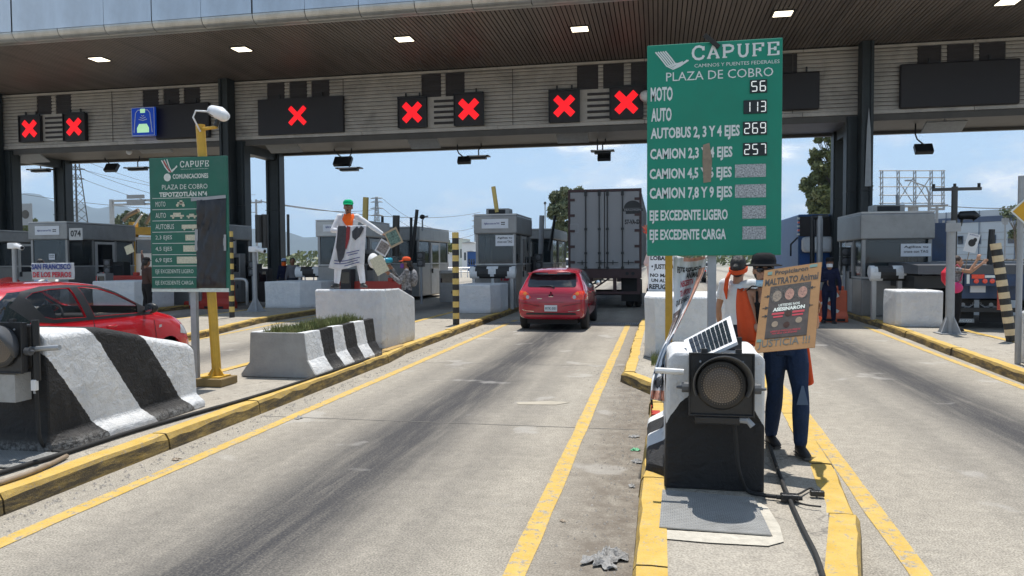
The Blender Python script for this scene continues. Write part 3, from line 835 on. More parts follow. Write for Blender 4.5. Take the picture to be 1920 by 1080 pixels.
# ================================================================== CONCRETE BLOCKS
def side_block(name, ox, oy, w, L, h0, h1, flat, material, label, toe=0.12, mirror=1):
    """long barrier block: flat top, far end sloping down, flared foot on the lane side (mirror = +1: flare towards +X)"""
    r = empty(name, (ox, oy, IZ), label, 'concrete block')
    mb = MB(); vs, fs = [], []
    ny = 16
    for i in range(ny + 1):
        y = L * i / ny
        h = h0 if y < flat else h0 + (h1 - h0) * (y - flat) / (L - flat)
        tf = 0 if mirror < 0 and y < 0.35 else toe
        if y < 0.25 and mirror > 0: tf = toe * y / 0.25
        prof = [(0.0, 0.0), (0.0, h - 0.04), (0.04, h), (w - 0.06, h), (w - 0.015, h - 0.045), (w, h * 0.5), (w, 0.14), (w + tf * 0.85, 0.06), (w + tf * 0.9, 0)]
        for j, (a, b_) in enumerate(prof):
            jx = noise.noise(Vector((a * 2, y * 2.1, b_ * 2 + ox))) * 0.018
            vs.append((mirror * (a - w / 2) + jx, y + (jx * 0.6 if 0 < i < ny else 0), max(0, b_ + (jx * 0.7 if b_ > 0.02 else 0))))
    k = 9
    for i in range(ny):
        for q in range(k - 1):
            f = (i * k + q, i * k + q + 1, (i + 1) * k + q + 1, (i + 1) * k + q)
            fs.append(f if mirror > 0 else f[::-1])
    fs.append(list(range(k))[::-1] if mirror > 0 else list(range(k)))
    fs.append([ny * k + q for q in range(k)][::1 if mirror > 0 else -1])
    mb.add(vs, fs)
    mb.build('block', material, r, bevel=0.02)
    return r
BW1 = block_paint('striped_block_paint', [(-9, 0.50 + 0.11), (1.14 + 0.11, 1.74 + 0.11), (2.38 + 0.11, 9)], k=(0, 1, 0.73))
LBX, LBY = -5.45, 5.30
lb = side_block('barrier_block', LBX, LBY, 0.86, 2.05, 1.01, 0.69, 0.62, BW1, 'long black and white striped concrete block in front of the left red car')
# the upper front corner stays white: a separate paint for the centre block with a curved black skirt
BW2, t, b, vec, s = blank('black_skirt_paint', 0.65, 0.4)
n = noise_(t, vec, 4, 8, 0.7)
c = mix_(t, remap(t, n, 0.3, 0.7, 0, 1), (0.60, 0.615, 0.63), (0.76, 0.76, 0.75))
chip = remap(t, noise_(t, vec, 2.6, 9, 0.8), 0.60, 0.66, 0.0, 0.6)
c = mix_(t, chip, c, (0.40, 0.38, 0.36))
lim = math_(t, 'SUBTRACT', 0.70, math_(t, 'MULTIPLY', math_(t, 'POWER', math_(t, 'ABSOLUTE', s[0]), 2.6), 4.6))
lim = math_(t, 'ADD', lim, math_(t, 'MULTIPLY', math_(t, 'SUBTRACT', noise_(t, vec, 12, 7, 0.7), 0.5), 0.05))
f1 = math_(t, 'MULTIPLY', math_(t, 'LESS_THAN', s[2], lim), math_(t, 'LESS_THAN', s[1], 0.55))
q = math_(t, 'FRACT', math_(t, 'MULTIPLY', math_(t, 'ADD', s[1], math_(t, 'MULTIPLY', s[2], 0.7)), 1.1))
f2 = math_(t, 'MULTIPLY', math_(t, 'GREATER_THAN', q, 0.5), math_(t, 'GREATER_THAN', s[1], 0.55))
f = math_(t, 'MAXIMUM', f1, f2)
blk = mix_(t, remap(t, noise_(t, vec, 14, 8, 0.8), 0.66, 0.72, 0.0, 0.5), (0.014, 0.014, 0.015), (0.16, 0.155, 0.15))
t.links.new(mix_(t, f, c, blk), b.inputs['Base Color'])
bump_(t, b, math_(t, 'ADD', math_(t, 'MULTIPLY', noise_(t, vec, 7, 8, 0.62, 0.6), 2.2), math_(t, 'MULTIPLY', noise_(t, vec, 45, 5), 0.5)), 0.7, 0.02)
CBX, CBY = 0.385, 5.25
cb = side_block('barrier_block', CBX, CBY, 0.66, 2.0, 0.95, 0.66, 0.8, BW2, 'white block with black painted skirt carrying the signal lamp and solar panel', toe=0.17, mirror=-1)

def cut_block(px_list, ox, oy, w, L, h, label, cut=0.4, material=None, name='concrete_block', grp='plain whitewashed blocks on the islands', endcut=0.0, wdt=None):
    """plan outline with cut corners, extruded up, slightly uneven"""
    r = empty(name, (ox, oy, IZ), label, 'concrete block', grp)
    mb = MB()
    poly = px_list
    n = len(poly); vs = []
    for zi, z in enumerate((0, 0.12, h * 0.5, h - 0.035, h)):
        for i, (x, y) in enumerate(poly):
            j = noise.noise(Vector((x * 3, y * 3, z * 3 + ox))) * 0.02
            ins = 0.025 if zi == 4 else 0
            hh = z
            if endcut and y > L * 0.55 and zi >= 3: hh = z - endcut * (y - L * 0.55) / (L * 0.45)
            vs.append((x * (1 - ins / max(w, .5)) + j, y + (ins if y < L / 2 else -ins) + j, hh))
    fs = []
    for zi in range(4):
        for i in range(n):
            k2 = (i + 1) % n
            fs.append((zi * n + i, zi * n + k2, (zi + 1) * n + k2, (zi + 1) * n + i))
    fs.append([4 * n + i for i in range(n)]); fs.append(list(range(n))[::-1])
    mb.add(vs, fs)
    mb.build('block', material or WHITEBLK, r, bevel=0.015)
    return r
rect = lambda w, L, c_: [(-w / 2, c_ * 0.4), (-w / 2 + c_ * 0.3, 0), (w / 2 - c_ * 0.3, 0), (w / 2, c_ * 0.4), (w / 2, L), (-w / 2, L)]
# block the man stands on
BBX = PY(590, 600, 12.65).x
cut_block([(-0.68, 0), (0.60, 0), (0.66, 0.06), (0.69, 0.7), (0.69, 1.6), (-0.68, 1.6)], BBX + 0.70, 12.65, 1.36, 1.6, 1.08, 'big whitewashed block the man in the green cap stands on', grp=None, endcut=0.22)
# centre far block pair
cut_block([(-0.66, 0.35), (-0.50, 0), (0.66, 0), (0.66, 1.9), (-0.66, 1.9)], 0.45, 12.0, 1.32, 1.9, 1.0, 'stained whitewashed block behind the leaning banner and yellow post')
cut_block([(-0.62, 0.0), (0.42, 0), (0.62, 0.5), (0.62, 1.7), (-0.62, 1.7)], -5.32, 21.5, 1.3, 1.7, 0.86, 'whitewashed block in front of the booth numbered 12A')
cut_block([(-0.98, 0.0), (0.30, 0), (0.78, 0.6), (0.95, 1.8), (-0.98, 1.8)], -12.2, 23.2, 1.9, 1.8, 0.90, 'whitewashed block left of the man in the green cap', endcut=0.0)
cut_block([(-0.48, 0.16), (-0.40, 0.0), (0.48, 0), (0.48, 1.1), (-0.48, 1.1)], 5.88, 18.4, 1.0, 1.1, 0.83, 'whitewashed block in front of the right booth')
cut_block([(-0.9, 0.0), (0.7, 0), (0.9, 0.6), (0.9, 1.8), (-0.9, 1.8)], -18.0, 22.0, 1.9, 1.8, 0.95, 'whitewashed block behind the roof of the left red car')
cut_block([(-0.9, 0.0), (0.7, 0), (0.9, 0.6), (0.9, 1.8), (-0.9, 1.8)], -23.6, 21.4, 1.9, 1.8, 0.9, 'whitewashed block at the far left edge by the red barrels')
# near right edge block
cut_block([(-0.5, 0.0), (0.5, 0), (0.5, 1.5), (-0.5, 1.5)], PY(1911, 650, 12.5).x + 0.5, 11.0, 1.0, 1.5, 0.78, 'white block cut by the right edge of the view', grp=None)

# jersey planter with striped side and grass
PLM = block_paint('striped_planter_paint', [(0.55, 0.95), (1.33, 1.75), (2.15, 2.8)], k=(0, 1, 0.12))
pb = empty('planter_block', (-5.13, 9.33, IZ), 'concrete planter with striped side and grass growing on top', 'planter')
def jersey(y):
    return [(-0.55, 0), (-0.55, 0.04), (-0.46, 0.16), (-0.42, 0.20), (-0.40, 0.62), (-0.30, 0.62), (-0.28, 0.52), (0.28, 0.52), (0.30, 0.62), (0.40, 0.62), (0.44, 0.24), (0.56, 0.05), (0.56, 0)]
mb = MB(); vs, fs = [], []
ny = 10; k = 13
for i in range(ny + 1):
    y = 2.5 * i / ny
    for a, b_ in jersey(y):
        j = noise.noise(Vector((a * 3, y * 2.5, b_ * 4))) * 0.014
        if i == 0 and 0.25 < abs(a) < 0.31 and b_ < 0.6: b_ = 0.615
        vs.append((a + j, y, b_ + (j if b_ > 0.05 else 0)))
for i in range(ny):
    for q in range(k - 1): fs.append((i * k + q, i * k + q + 1, (i + 1) * k + q + 1, (i + 1) * k + q))
fs.append(list(range(k))[::-1]); fs.append([ny * k + q for q in range(k)])
mb.add(vs, fs); mb.mat(0)
o = mb.build('trough', [PLM], pb, bevel=0.012)
fm = mat('planter_end', (0.33, 0.33, 0.325), 0.85, var=0.15, bump=0.6, bs=30, dirt=(0.2, 0.2, 0.19), da=0.5, ds=2)
mb = MB(); mb.prism([(a * 0.995, b_ * 0.99 + 0.003) for a, b_ in [(-0.55, 0), (-0.55, 0.04), (-0.46, 0.16), (-0.42, 0.20), (-0.40, 0.62), (0.40, 0.62), (0.44, 0.24), (0.56, 0.05), (0.56, 0)]], 'y', -0.012, 0.03)
mb.build('end_face', fm, pb, bevel=0.006)
SOIL = mat('soil', (0.10, 0.075, 0.05), 0.95, var=0.3, bump=0.8)
mb = MB(); mb.box(-0.29, 0.29, 0.1, 2.42, 0.5, 0.585); mb.build('soil', SOIL, pb)
GR = mat('grass_blades', (0.13, 0.16, 0.045), 0.7, var=0.5, vs=6, dirt=(0.36, 0.30, 0.12), da=0.9, ds=5)
def grass_patch(x0, x1, y0, y1, z, n, h, seed, parent, name='grass'):
    rnd = random.Random(seed); mb = MB(); vs, fs = [], []
    for i in range(n):
        x = rnd.uniform(x0, x1); y = rnd.uniform(y0, y1); a = rnd.uniform(0, 2 * PI)
        hh = h * rnd.uniform(0.3, 1.0) * (0.6 + 0.7 * abs(noise.noise(Vector((x * 4, y * 4, seed)))) * 2); w = rnd.uniform(0.003, 0.006)
        dx, dy = math.cos(a) * w, math.sin(a) * w; lx, ly = rnd.uniform(-0.5, 0.5) * hh, rnd.uniform(-0.5, 0.5) * hh
        k0 = len(vs)
        vs += [(x - dx, y - dy, z), (x + dx, y + dy, z), (x + dx * 0.7 + lx * 0.4, y + dy * 0.7 + ly * 0.4, z + hh * 0.6), (x - dx * 0.7 + lx * 0.4, y - dy * 0.7 + ly * 0.4, z + hh * 0.6), (x + lx, y + ly, z + hh)]
        fs += [(k0, k0 + 1, k0 + 2, k0 + 3), (k0 + 3, k0 + 2, k0 + 4)]
    mb.add(vs, fs)
    return mb.build(name, GR, parent, kind='stuff')
grass_patch(-0.28, 0.28, 0.1, 2.4, 0.58, 3800, 0.15, 3, pb)
gw = grass_patch(-0.1, 0.35, 11.2, 11.9, IZ, 700, 0.22, 5, None, 'weeds')
gw['label'] = 'green weeds at the foot of the block behind the solar panel'; gw['category'] = 'weeds'
# rough dirt by the planter
mb = MB(); mb.add([(-4.98, 11.9, IZ + 0.006), (-4.68, 11.95, IZ + 0.006), (-4.68, 13.2, IZ + 0.006), (-4.78, 13.4, IZ + 0.006), (-5.0, 12.6, IZ + 0.006)], [(0, 1, 2, 3, 4)])
mb.build('sand_spill', mat('ochre_sand', (0.40, 0.27, 0.11), 0.95, var=0.3, vs=20), kind='structure')

# ------------------------------------------------------------------ bumper drums on legs
def bumper(ox, oy, w, label, first=None):
    r = empty('crash_bumper', (ox, oy, IZ), label, 'crash bumper', 'striped crash bumpers in front of booths')
    mb = MB(); seg = 10; vs, fs, ms = [], [], []
    nx = 24
    mb.smooth = False
    for i in range(nx):
        x0 = -w / 2 + w * i / nx; x1 = x0 + w / nx
        for k in range(seg):
            a0 = math.radians(-60 + 240 * k / seg); a1 = math.radians(-60 + 240 * (k + 1) / seg)
            q = 0.21
            pz = (math.sin(a0) + math.sin(a1)) / 2
            u = abs((x0 + x1) / 2) / (w / 2)
            mb.mat(1 if 0.14 + 0.16 * pz < u < 0.70 + 0.12 * pz else 0)
            cy = lambda a: -math.cos(a) * q * 0.8
            cz = lambda a: 1.18 + math.sin(a) * q
            mb.add([(x0, cy(a0), cz(a0)), (x1, cy(a0), cz(a0)), (x1, cy(a1), cz(a1)), (x0, cy(a1), cz(a1))], [(0, 1, 2, 3)])
    for sx in (-1, 1):
        mb.mat(0)
        pts = [(sx * w / 2, -math.cos(math.radians(-60 + 24 * k)) * 0.168, 1.18 + math.sin(math.radians(-60 + 24 * k)) * 0.21) for k in range(11)]
        mb.add(pts, [list(range(11)) if sx < 0 else list(range(11))[::-1]])
    mb.build('drum', ['white_band', 'black_band'], r)
    for lx in (-w * 0.42, 0.0, w * 0.42):
        mb = MB(); mb.box(lx - 0.05, lx + 0.05, -0.06, 0.06, 0, 1.08); mb.build('leg', 'booth_steel_light', r)
    return r
mat('white_band', (0.66, 0.67, 0.67), 0.5, var=0.1, vs=6, dirt=(0.35, 0.33, 0.3), da=0.5, ds=4)
bumper(-5.25, 23.45, 1.5, 'striped drum bumper in front of the booth numbered 12A')
bumper(-12.15, 25.2, 1.75, 'striped drum bumper left of the man in the green cap')
bumper(6.05, 20.5, 1.45, 'striped drum bumper in front of the right booth')
bumper(-17.6, 24.3, 2.0, 'striped drum bumper near the raised arm protester')

# ================================================================== TOLL BOOTHS
def booth(ox, oy, w, d, h, label, num=None, numx=0, sign=True, ac=True, zband=2.45, zwin=1.42, poster=None, light=False, numw=0.42, door_side=1, front_light=True):
    """front faces -Y; ox = x of the centre, oy = front"""
    r = empty('toll_booth', (ox, oy, IZ), label, 'toll booth', 'steel toll booths')
    W = w / 2
    st = 'booth_steel'
    mb = MB(); mb.box(-W, W, 0, d, 0.0, zwin); mb.build('lower_wall', st, r, bevel=0.03)
    mb = MB(); mb.box(-W - 0.05, W + 0.05, -0.06, d + 0.06, zband, h); mb.build('roof_band', 'booth_steel_light' if light else st, r, bevel=0.04)
    mb = MB(); mb.box(-W - 0.04, W + 0.04, -0.05, d + 0.05, h + 0.001, h + 0.05); mb.build('roof', 'booth_steel_light', r)
    mb = MB(); mb.box(-W - 0.02, W + 0.02, -0.03, d + 0.02, zwin + 0.001, zwin + 0.05); mb.build('sill', 'booth_steel_light', r)
    # posts
    for x in (-W + 0.05, W - 0.05):
        for y in (0.05, d * 0.36, d * 0.7, d - 0.05):
            mb = MB(); mb.box(x - 0.045, x + 0.045, y - 0.045, y + 0.045, zwin + 0.05, zband); mb.build('post', st, r)
    # window panes
    mb = MB(); mb.box(-W + 0.1, W - 0.1, 0.03, 0.045, zwin + 0.05, zband); mb.build('front_window', GLASS, r)
    for x in (-W + 0.04, W - 0.04):
        for ya, yb in ((0.1, d * 0.36 - 0.05), (d * 0.36 + 0.05, d * 0.7 - 0.05), (d * 0.7 + 0.05, d - 0.1)):
            mb = MB(); mb.box(x - 0.006, x + 0.006, ya, yb, zwin + 0.05, zband); mb.build('side_window', GLASS, r)
    mb = MB(); mb.box(-W + 0.1, W - 0.1, d - 0.05, d - 0.035, zwin + 0.05, zband); mb.build('back_window', GLASS, r)
    # door on the lane side
    x = (W + 0.012) * door_side
    mb = MB(); mb.box(min(x, x - 0.02 * door_side), max(x, x - 0.02 * door_side), d * 0.38, d * 0.68, 0.05, zband - 0.05)
    dd = mb.build('door', 'booth_steel_light', r)
    mb = MB(); mb.box(x - 0.004 if door_side < 0 else x, x + 0.004 if door_side > 0 else x, d * 0.42, d * 0.64, 1.2, zband - 0.15); mb.build('door_glass', 'dark_glass', dd)
    mb = MB(); mb.box(x, x + 0.05 * door_side, d * 0.4, d * 0.42, 1.0, 1.2) if door_side > 0 else mb.box(x - 0.05, x, d * 0.4, d * 0.42, 1.0, 1.2); mb.build('door_handle', 'black_metal', dd)
    # inside: desk, monitor, chair back
    mb = MB(); mb.box(-W + 0.12, W - 0.12, 0.25, 0.7, zwin - 0.2, zwin + 0.02); mb.box(-0.2, 0.2, 0.4, 0.45, zwin + 0.1, zwin + 0.4); mb.box(-0.25, 0.15, d * 0.5, d * 0.55, zwin - 0.2, zwin + 0.35)
    mb.box(-W + 0.1, W - 0.1, d * 0.72, d * 0.74, zwin, zband); mb.build('desk', 'dark_interior', r)
    mb = MB(); mb.box(-W + 0.02, W - 0.02, 0.08, d - 0.08, zband - 0.04, zband - 0.01); mb.build('inner_ceiling', 'dark_interior', r)
    if sign:
        mb = MB(); mb.box(-w * 0.33, w * 0.33, -0.075, -0.062, zband + 0.18, h - 0.12); sg = mb.build('notice', 'white_paper', r)
        lettering(sg, 'Agiliza tu cruce con TAG', -w * 0.27, zband + 0.29, w * 0.38, 0.09, 'ink_blue', y=-0.078)
        lettering(sg, '::', w * 0.15, zband + 0.29, w * 0.1, 0.1, 'ink_black', y=-0.078, bold=0.05)
    if poster:
        x0, z0, pw, phh, txts = poster
        mb = MB(); mb.box(x0, x0 + pw, 0.0, 0.012, z0, z0 + phh); pg = mb.build('poster', 'white_paper', r)
        for q, tx in enumerate(txts):
            lettering(pg, tx, x0 + pw * 0.1, z0 + phh * (0.62 - 0.34 * q), pw * 0.8, phh * 0.22, 'ink_black', y=-0.004)
    if num:
        lettering(r, num, numx - numw / 2, 0.90, numw, 0.26, 'ink_red', y=-0.004, bold=0.06)
    if ac:
        mb = MB(); mb.box(-0.45, 0.35, d * 0.2, d * 0.2 + 0.6, h + 0.05, h + 0.27); a_ = mb.build('air_conditioner', 'booth_steel', r, bevel=0.02)
        mb = MB(); mb.box(-0.36, 0.22, d * 0.2 - 0.008, d * 0.2 - 0.001, h + 0.09, h + 0.23); mb.build('grille', 'dark_interior', a_)
    return r
booth(-5.28, 24.0, 1.36, 2.9, 3.06, 'steel booth numbered 12A left of the red hatchback', '12A', 0.38, poster=(0.0, 2.05, 0.62, 0.36, ('Agiliza tu', 'cruce con TAG')))
booth(-11.15, 24.6, 1.5, 3.1, 3.0, 'steel booth behind the man in the green cap', light=True, ac=False)
booth(6.3, 21.6, 1.75, 2.6, 2.78, 'steel booth with air conditioner beside the right columns', None, sign=False, zband=2.08, zwin=1.02, poster=(0.1, 1.62, 0.75, 0.34, ('Agiliza tu', 'cruce con TAG')), door_side=-1)
booth(-22.45, 24.0, 1.6, 3.6, 3.08, 'steel booth with plate 074 behind the left red car', None, ac=False, poster=(-0.02, 1.70, 0.26, 0.22, ('PASE', 'AQUI')))
booth(-11.1, 31.0, 1.7, 4.6, 3.02, 'rear steel booth right of the megaphone woman', ac=False, sign=False)
booth(-5.1, 31.0, 1.5, 4.6, 2.85, 'rear steel booth between booth 12A and the white trailer', ac=False, sign=False)
booth(-17.5, 24.6, 1.9, 3.4, 3.0, 'steel booth behind the weathered green sign', ac=False, sign=False)
booth(-27.8, 25.5, 2.4, 3.4, 2.9, 'steel booth at the far left behind the red barrels', ac=False, sign=False)
booth(-12.75, 33.0, 1.5, 3.0, 2.75, 'darker booth left of the white fronted booth', ac=False, sign=False)
# loose number plates
p = PY(590 / 4.155, 660 / 4.155 + 280, 23.75)
r = empty('number_plate', tuple(p), 'square white plate reading 074 at the corner of the booth', 'number plate')
mb = MB(); mb.box(-0.28, 0.28, 0, 0.03, -0.22, 0.22); mb.build('plate', 'booth_steel_light', r)
lettering(r, '074', -0.22, -0.1, 0.44, 0.24, 'ink_black', y=-0.004, bold=0.03)
mb = MB(); mb.box(-0.03, 0.03, 0.03, 0.3, -0.03, 0.03); mb.build('arm', 'black_metal', r)
p = PY(1705, 610, 21.3)
r = empty('number_plate', (p.x, 21.3, p.z), 'lane number 14A in dark letters low on the right booth', 'number plate')
mb = MB(); mb.box(-0.32, 0.32, 0.05, 0.07, -0.13, 0.16); mb.build('plate', 'booth_steel', r)
lettering(r, '14A', -0.26, -0.1, 0.52, 0.24, 'ink_red', y=0.045, bold=0.05)
mb = MB(); mb.box(-0.3, -0.26, 0.07, 0.29, -0.02, 0.02); mb.box(0.26, 0.3, 0.07, 0.29, -0.02, 0.02); mb.build('arm', 'black_metal', r)

# ================================================================== POSTS AND POLES
def banded_post(x, y, h, r_, label, mats_, n, lean=(0, 0), w=None, grp='banded marker posts'):
    o = empty('marker_post', (x, y, IZ), label, 'marker post', grp)
    for i in range(n):
        a, b_ = i / n, (i + 1) / n
        mb = MB(); mb.tube([(lean[0] * a, lean[1] * a, h * a), (lean[0] * b_, lean[1] * b_, h * b_)], r_, 10)
        mb.build('band', mats_[(i + 1) % 2 if True else 0], o)
    return o
banded_post(-4.92, 17.75, 2.28, 0.085, 'upright yellow and black banded post on the island right of the big block', ('yellow_band', 'black_band'), 16)
banded_post(-11.95, 19.2, 2.45, 0.075, 'yellow and black banded post right behind the weathered green sign', ('yellow_band', 'black_band'), 16)
banded_post(6.55, 15.5, 1.85, 0.095, 'leaning cream and black banded post behind the flatbed truck', ('cream', 'black_band'), 16, lean=(-0.27, 0.1))

def foot_pole(x, y, h, label, camf=True, w=0.065):
    r = empty('camera_pole', (x, y, IZ), label, 'camera pole', 'grey poles with small cameras')
    mb = MB(); mb.tube([(0, 0, 0), (0, 0, h)], w, 12); mb.build('pole', 'pole_grey', r)
    mb = MB()
    for a in range(4):
        T = Matrix.Rotation(a * PI / 2 + 0.6, 4, 'Z')
        mb.prism([(0.0, 0.0), (0.26, 0.0), (0.26, 0.02), (0.06, 0.42), (0.0, 0.42)], 'y', -0.012, 0.012, T)
    mb.box(-0.24, 0.24, -0.24, 0.24, 0, 0.015); mb.build('flared_foot', 'pole_grey', r)
    if camf:
        mb = MB(); mb.box(-0.16, 0.16, -0.1, 0.1, h - 0.16, h + 0.02); mb.build('junction_box', 'white_plastic', r, bevel=0.02)
        mb = MB(); mb.tube([(0.1, -0.05, h - 0.06), (0.42, -0.12, h - 0.14)], 0.075, 10); c_ = mb.build('camera', 'white_plastic', r)
        mb = MB(); mb.tube([(0.42, -0.12, h - 0.14), (0.44, -0.125, h - 0.145)], 0.05, 10); mb.build('lens', 'black_metal', c_)
    return r
foot_pole(-12.61, 21.6, 2.05, 'grey camera pole in front of the striped bumper left of the man')
p = PZ(147, 560, IZ)
foot_pole(-20.0, 20.0, 2.2, 'grey camera pole rising behind the left red car')
rp = foot_pole(5.97, 16.9, 2.35, 'grey pole with flared foot beside the woman with pink backpack', camf=False, w=0.085)
mb = MB(); mb.box(-0.14, 0.14, -0.13, -0.1, 2.12, 2.3); mb.build('bracket', 'pole_grey', rp)

# tall thin pole with black camera, right
p = PY(1790, 350, 24.5)
r = empty('utility_pole', (PY(1788, 480, 24.5).x, 24.5, 0), 'dark T shaped pole carrying a black camera behind the poster', 'utility pole')
mb = MB(); mb.tube([(0, 0, 0), (0, 0, p.z)], 0.09, 8); mb.build('pole', 'beam_dark', r)
mb = MB(); mb.box(-0.62, 0.72, -0.05, 0.05, p.z - 0.12, p.z - 0.03); mb.build('crossarm', 'beam_dark', r)
for q in (-0.58, 0.0, 0.66):
    mb = MB(); mb.tube([(q, 0, p.z - 0.03), (q, 0, p.z + 0.09)], 0.045, 6); mb.build('insulator', 'black_metal', r)
pc = PY(1812, 405, 24.5)
mb = MB(); dx = pc.x - r.location.x
mb.tube([(0, 0, pc.z - 0.28), (dx - 0.15, 0, pc.z - 0.28), (dx - 0.1, 0, pc.z - 0.02)], 0.04, 6)
cm = mb.build('camera_arm', 'black_metal', r)
mb = MB(); mb.smooth = True; mb.tube([(dx - 0.22, 0, pc.z - 0.06), (dx - 0.15, 0, pc.z + 0.02), (dx + 0.15, -0.1, pc.z + 0.02), (dx + 0.24, -0.12, pc.z - 0.08)], [0.08, 0.13, 0.14, 0.13], 10); mb.build('camera', 'black_plastic', cm)
# hooked black floodlight pole tops of row behind right booth
def stick(px0, py0, px1, py1, y, r_, m, label, name='thin_post', cat='post'):
    a = PY(px0, py0, y); b_ = PY(px1, py1, y)
    o = empty(name, (a.x, y, max(a.z, 0)), label, cat, 'thin posts and barrier arms by the booths')
    mb = MB(); mb.tube([(0, 0, 0), (b_.x - a.x, 0, b_.z - a.z)], r_, 8); mb.build('shaft', m, o)
    return o
stick(932, 398, 925, 350, 24.6, 0.075, 'yellow_band', 'raised barrier arm standing above booth 12A', 'raised_barrier', 'raised barrier')
stick(1012, 560, 1016, 404, 28.5, 0.10, 'pole_grey', 'grey post between booth 12A and the trailer')
stick(1030, 470, 1041, 404, 29.0, 0.06, 'black_metal', 'black slanted arm by the left side of the trailer', 'raised_barrier', 'raised barrier')
stick(684, 440, 686, 370, 27, 0.12, 'yellow_band', 'dark yellow post rising behind the man in the green cap')
stick(764, 560, 782, 393, 27.5, 0.07, 'black_metal', 'long black slanted arm above the megaphone woman', 'raised_barrier', 'raised barrier')
stick(742, 480, 743, 404, 28.5, 0.15, 'beam_dark', 'thick grey post left of the slanted black arm')
stick(770, 500, 771, 408, 29.0, 0.06, 'black_metal', 'thin dark post right of the slanted black arm')
stick(717, 460, 717, 406, 29.0, 0.06, 'black_metal', 'thin dark post behind the outstretched arm of the man')
stick(485, 455, 484, 403, 27.5, 0.13, 'beam_dark', 'dark post behind the pole camera, left one')
stick(497, 465, 496, 402, 27.7, 0.13, 'beam_dark', 'dark post behind the pole camera, right one')
stick(541, 480, 540, 402, 29, 0.06, 'beam_dark', 'thin post right of the back column')
stick(1853, 530, 1860, 430, 19.5, 0.07, 'black_metal', 'dark post on the flatbed behind the banded post')
stick(1523, 500, 1523, 405, 24, 0.07, 'black_metal', 'black post of the camera frame by the blue truck')
stick(1537, 500, 1537, 405, 24, 0.09, 'pole_grey', 'grey post of the camera frame by the blue truck')
stick(1683, 395, 1682, 365, 28, 0.05, 'pole_grey', 'thin grey post above the air conditioner of the right booth')
o = stick(1523, 408, 1553, 406, 24, 0.07, 'black_metal', 'black camera beam on top of two posts by the blue truck')
# pole with hooked lamp behind slanted arm
p = PY(792, 420, 30)
r = empty('camera_pole', (p.x, 30, p.z - 0.3), 'hooked camera on top of the rear booth', 'camera pole')
mb = MB(); mb.tube([(0, 0, 0), (0, 0, 0.45), (0.08, 0, 0.6), (0.25, 0, 0.62)], 0.035, 6); mb.build('pole', 'pole_grey', r)
mb = MB(); mb.smooth = True; mb.ball((0.0, 0, 0.6), (0.12, 0.1, 0.1)); mb.build('camera', 'black_metal', r)

# small cabinets and plates low in the centre
# ------------------------------------------------------------------ plastic barriers
mat('barrier_orange', (0.62, 0.115, 0.045), 0.45, var=0.12, vs=2, dirt=(0.35, 0.09, 0.05), da=0.4, ds=2)
mat('barrier_red', (0.42, 0.035, 0.02), 0.5, var=0.15, vs=2)
def plastic_barrier(x, y, w, h, m, label, chevron=False, rz=0.0, tall=False):
    r = empty('plastic_barrier', (x, y, 0), label, 'plastic barrier', 'plastic road barriers', rz)
    mb = MB()
    mb.prism([(-0.25, 0), (0.25, 0), (0.25, h * 0.18), (0.13, h * 0.32), (0.10, h), (-0.10, h), (-0.13, h * 0.32), (-0.25, h * 0.18)], 'x', -w / 2, w / 2)
    mb.build('shell', m, r, bevel=0.03)
    for s_ in (-0.32, 0.32):
        mb = MB(); mb.box(w * s_ - 0.09, w * s_ + 0.09, -0.08, 0.08, h, h + 0.12); mb.build('filler_cap', m, r, bevel=0.02)
    for s_ in (-0.3, 0.0, 0.3):
        mb = MB(); mb.box(w * s_ - 0.10, w * s_ + 0.10, -0.262, -0.2, 0.03, 0.1); mb.build('foot_notch', 'black_rubber', r)
    if chevron:
        mb = MB(); strokes(mb, [[(w * 0.24, h * 0.88), (-w * 0.18, h * 0.6), (w * 0.24, h * 0.30)]], 0.13, -0.155)
        mb.build('white_chevron', 'sign_white', r)
    return r
pbx = PZ(1552, 603, 0)
plastic_barrier(pbx.x, pbx.y, 0.95, 0.86, 'barrier_orange', 'orange plastic barrier with white chevron right of the cardboard poster', True)
for x, y, w, h, lb in ((-9.9, 24.6, 2.3, 1.02, 'dark red plastic barrier behind the legs of the man in the green cap'), (-16.3, 24.8, 1.9, 1.2, 'dark red plastic barrier under the raised arm protester'),
                       (-19.4, 24.0, 2.0, 1.25, 'dark red plastic barrier right of the camera pole behind the car')):
    plastic_barrier(x, y, w, h, 'barrier_red', lb)
def barrel(x, y, label):
    r = empty('traffic_barrel', (x, y, IZ), label, 'traffic barrel', 'red and white traffic barrels')
    for i, (a, b_, m) in enumerate(((0, 0.42, 'barrier_red'), (0.421, 0.6, 'sign_white_old'), (0.601, 0.85, 'barrier_red'), (0.851, 1.0, 'barrier_red'))):
        mb = MB(); mb.smooth = False; mb.lathe([(0.42 - a * 0.1, a), (0.42 - b_ * 0.1, b_)], 16); mb.build('ring', m, r)
    mb = MB(); mb.lathe([(0.32, 1.0), (0.2, 1.08), (0.05, 1.12)], 12); mb.build('lid', 'barrier_red', r)
    return r
for px, lb in ((15, 'red and white barrel right beside the outer left column'), (-20, 'red and white barrel cut by the left edge')):
    q = PY(px, 500, 21.0); barrel(q.x, 21.0, lb)

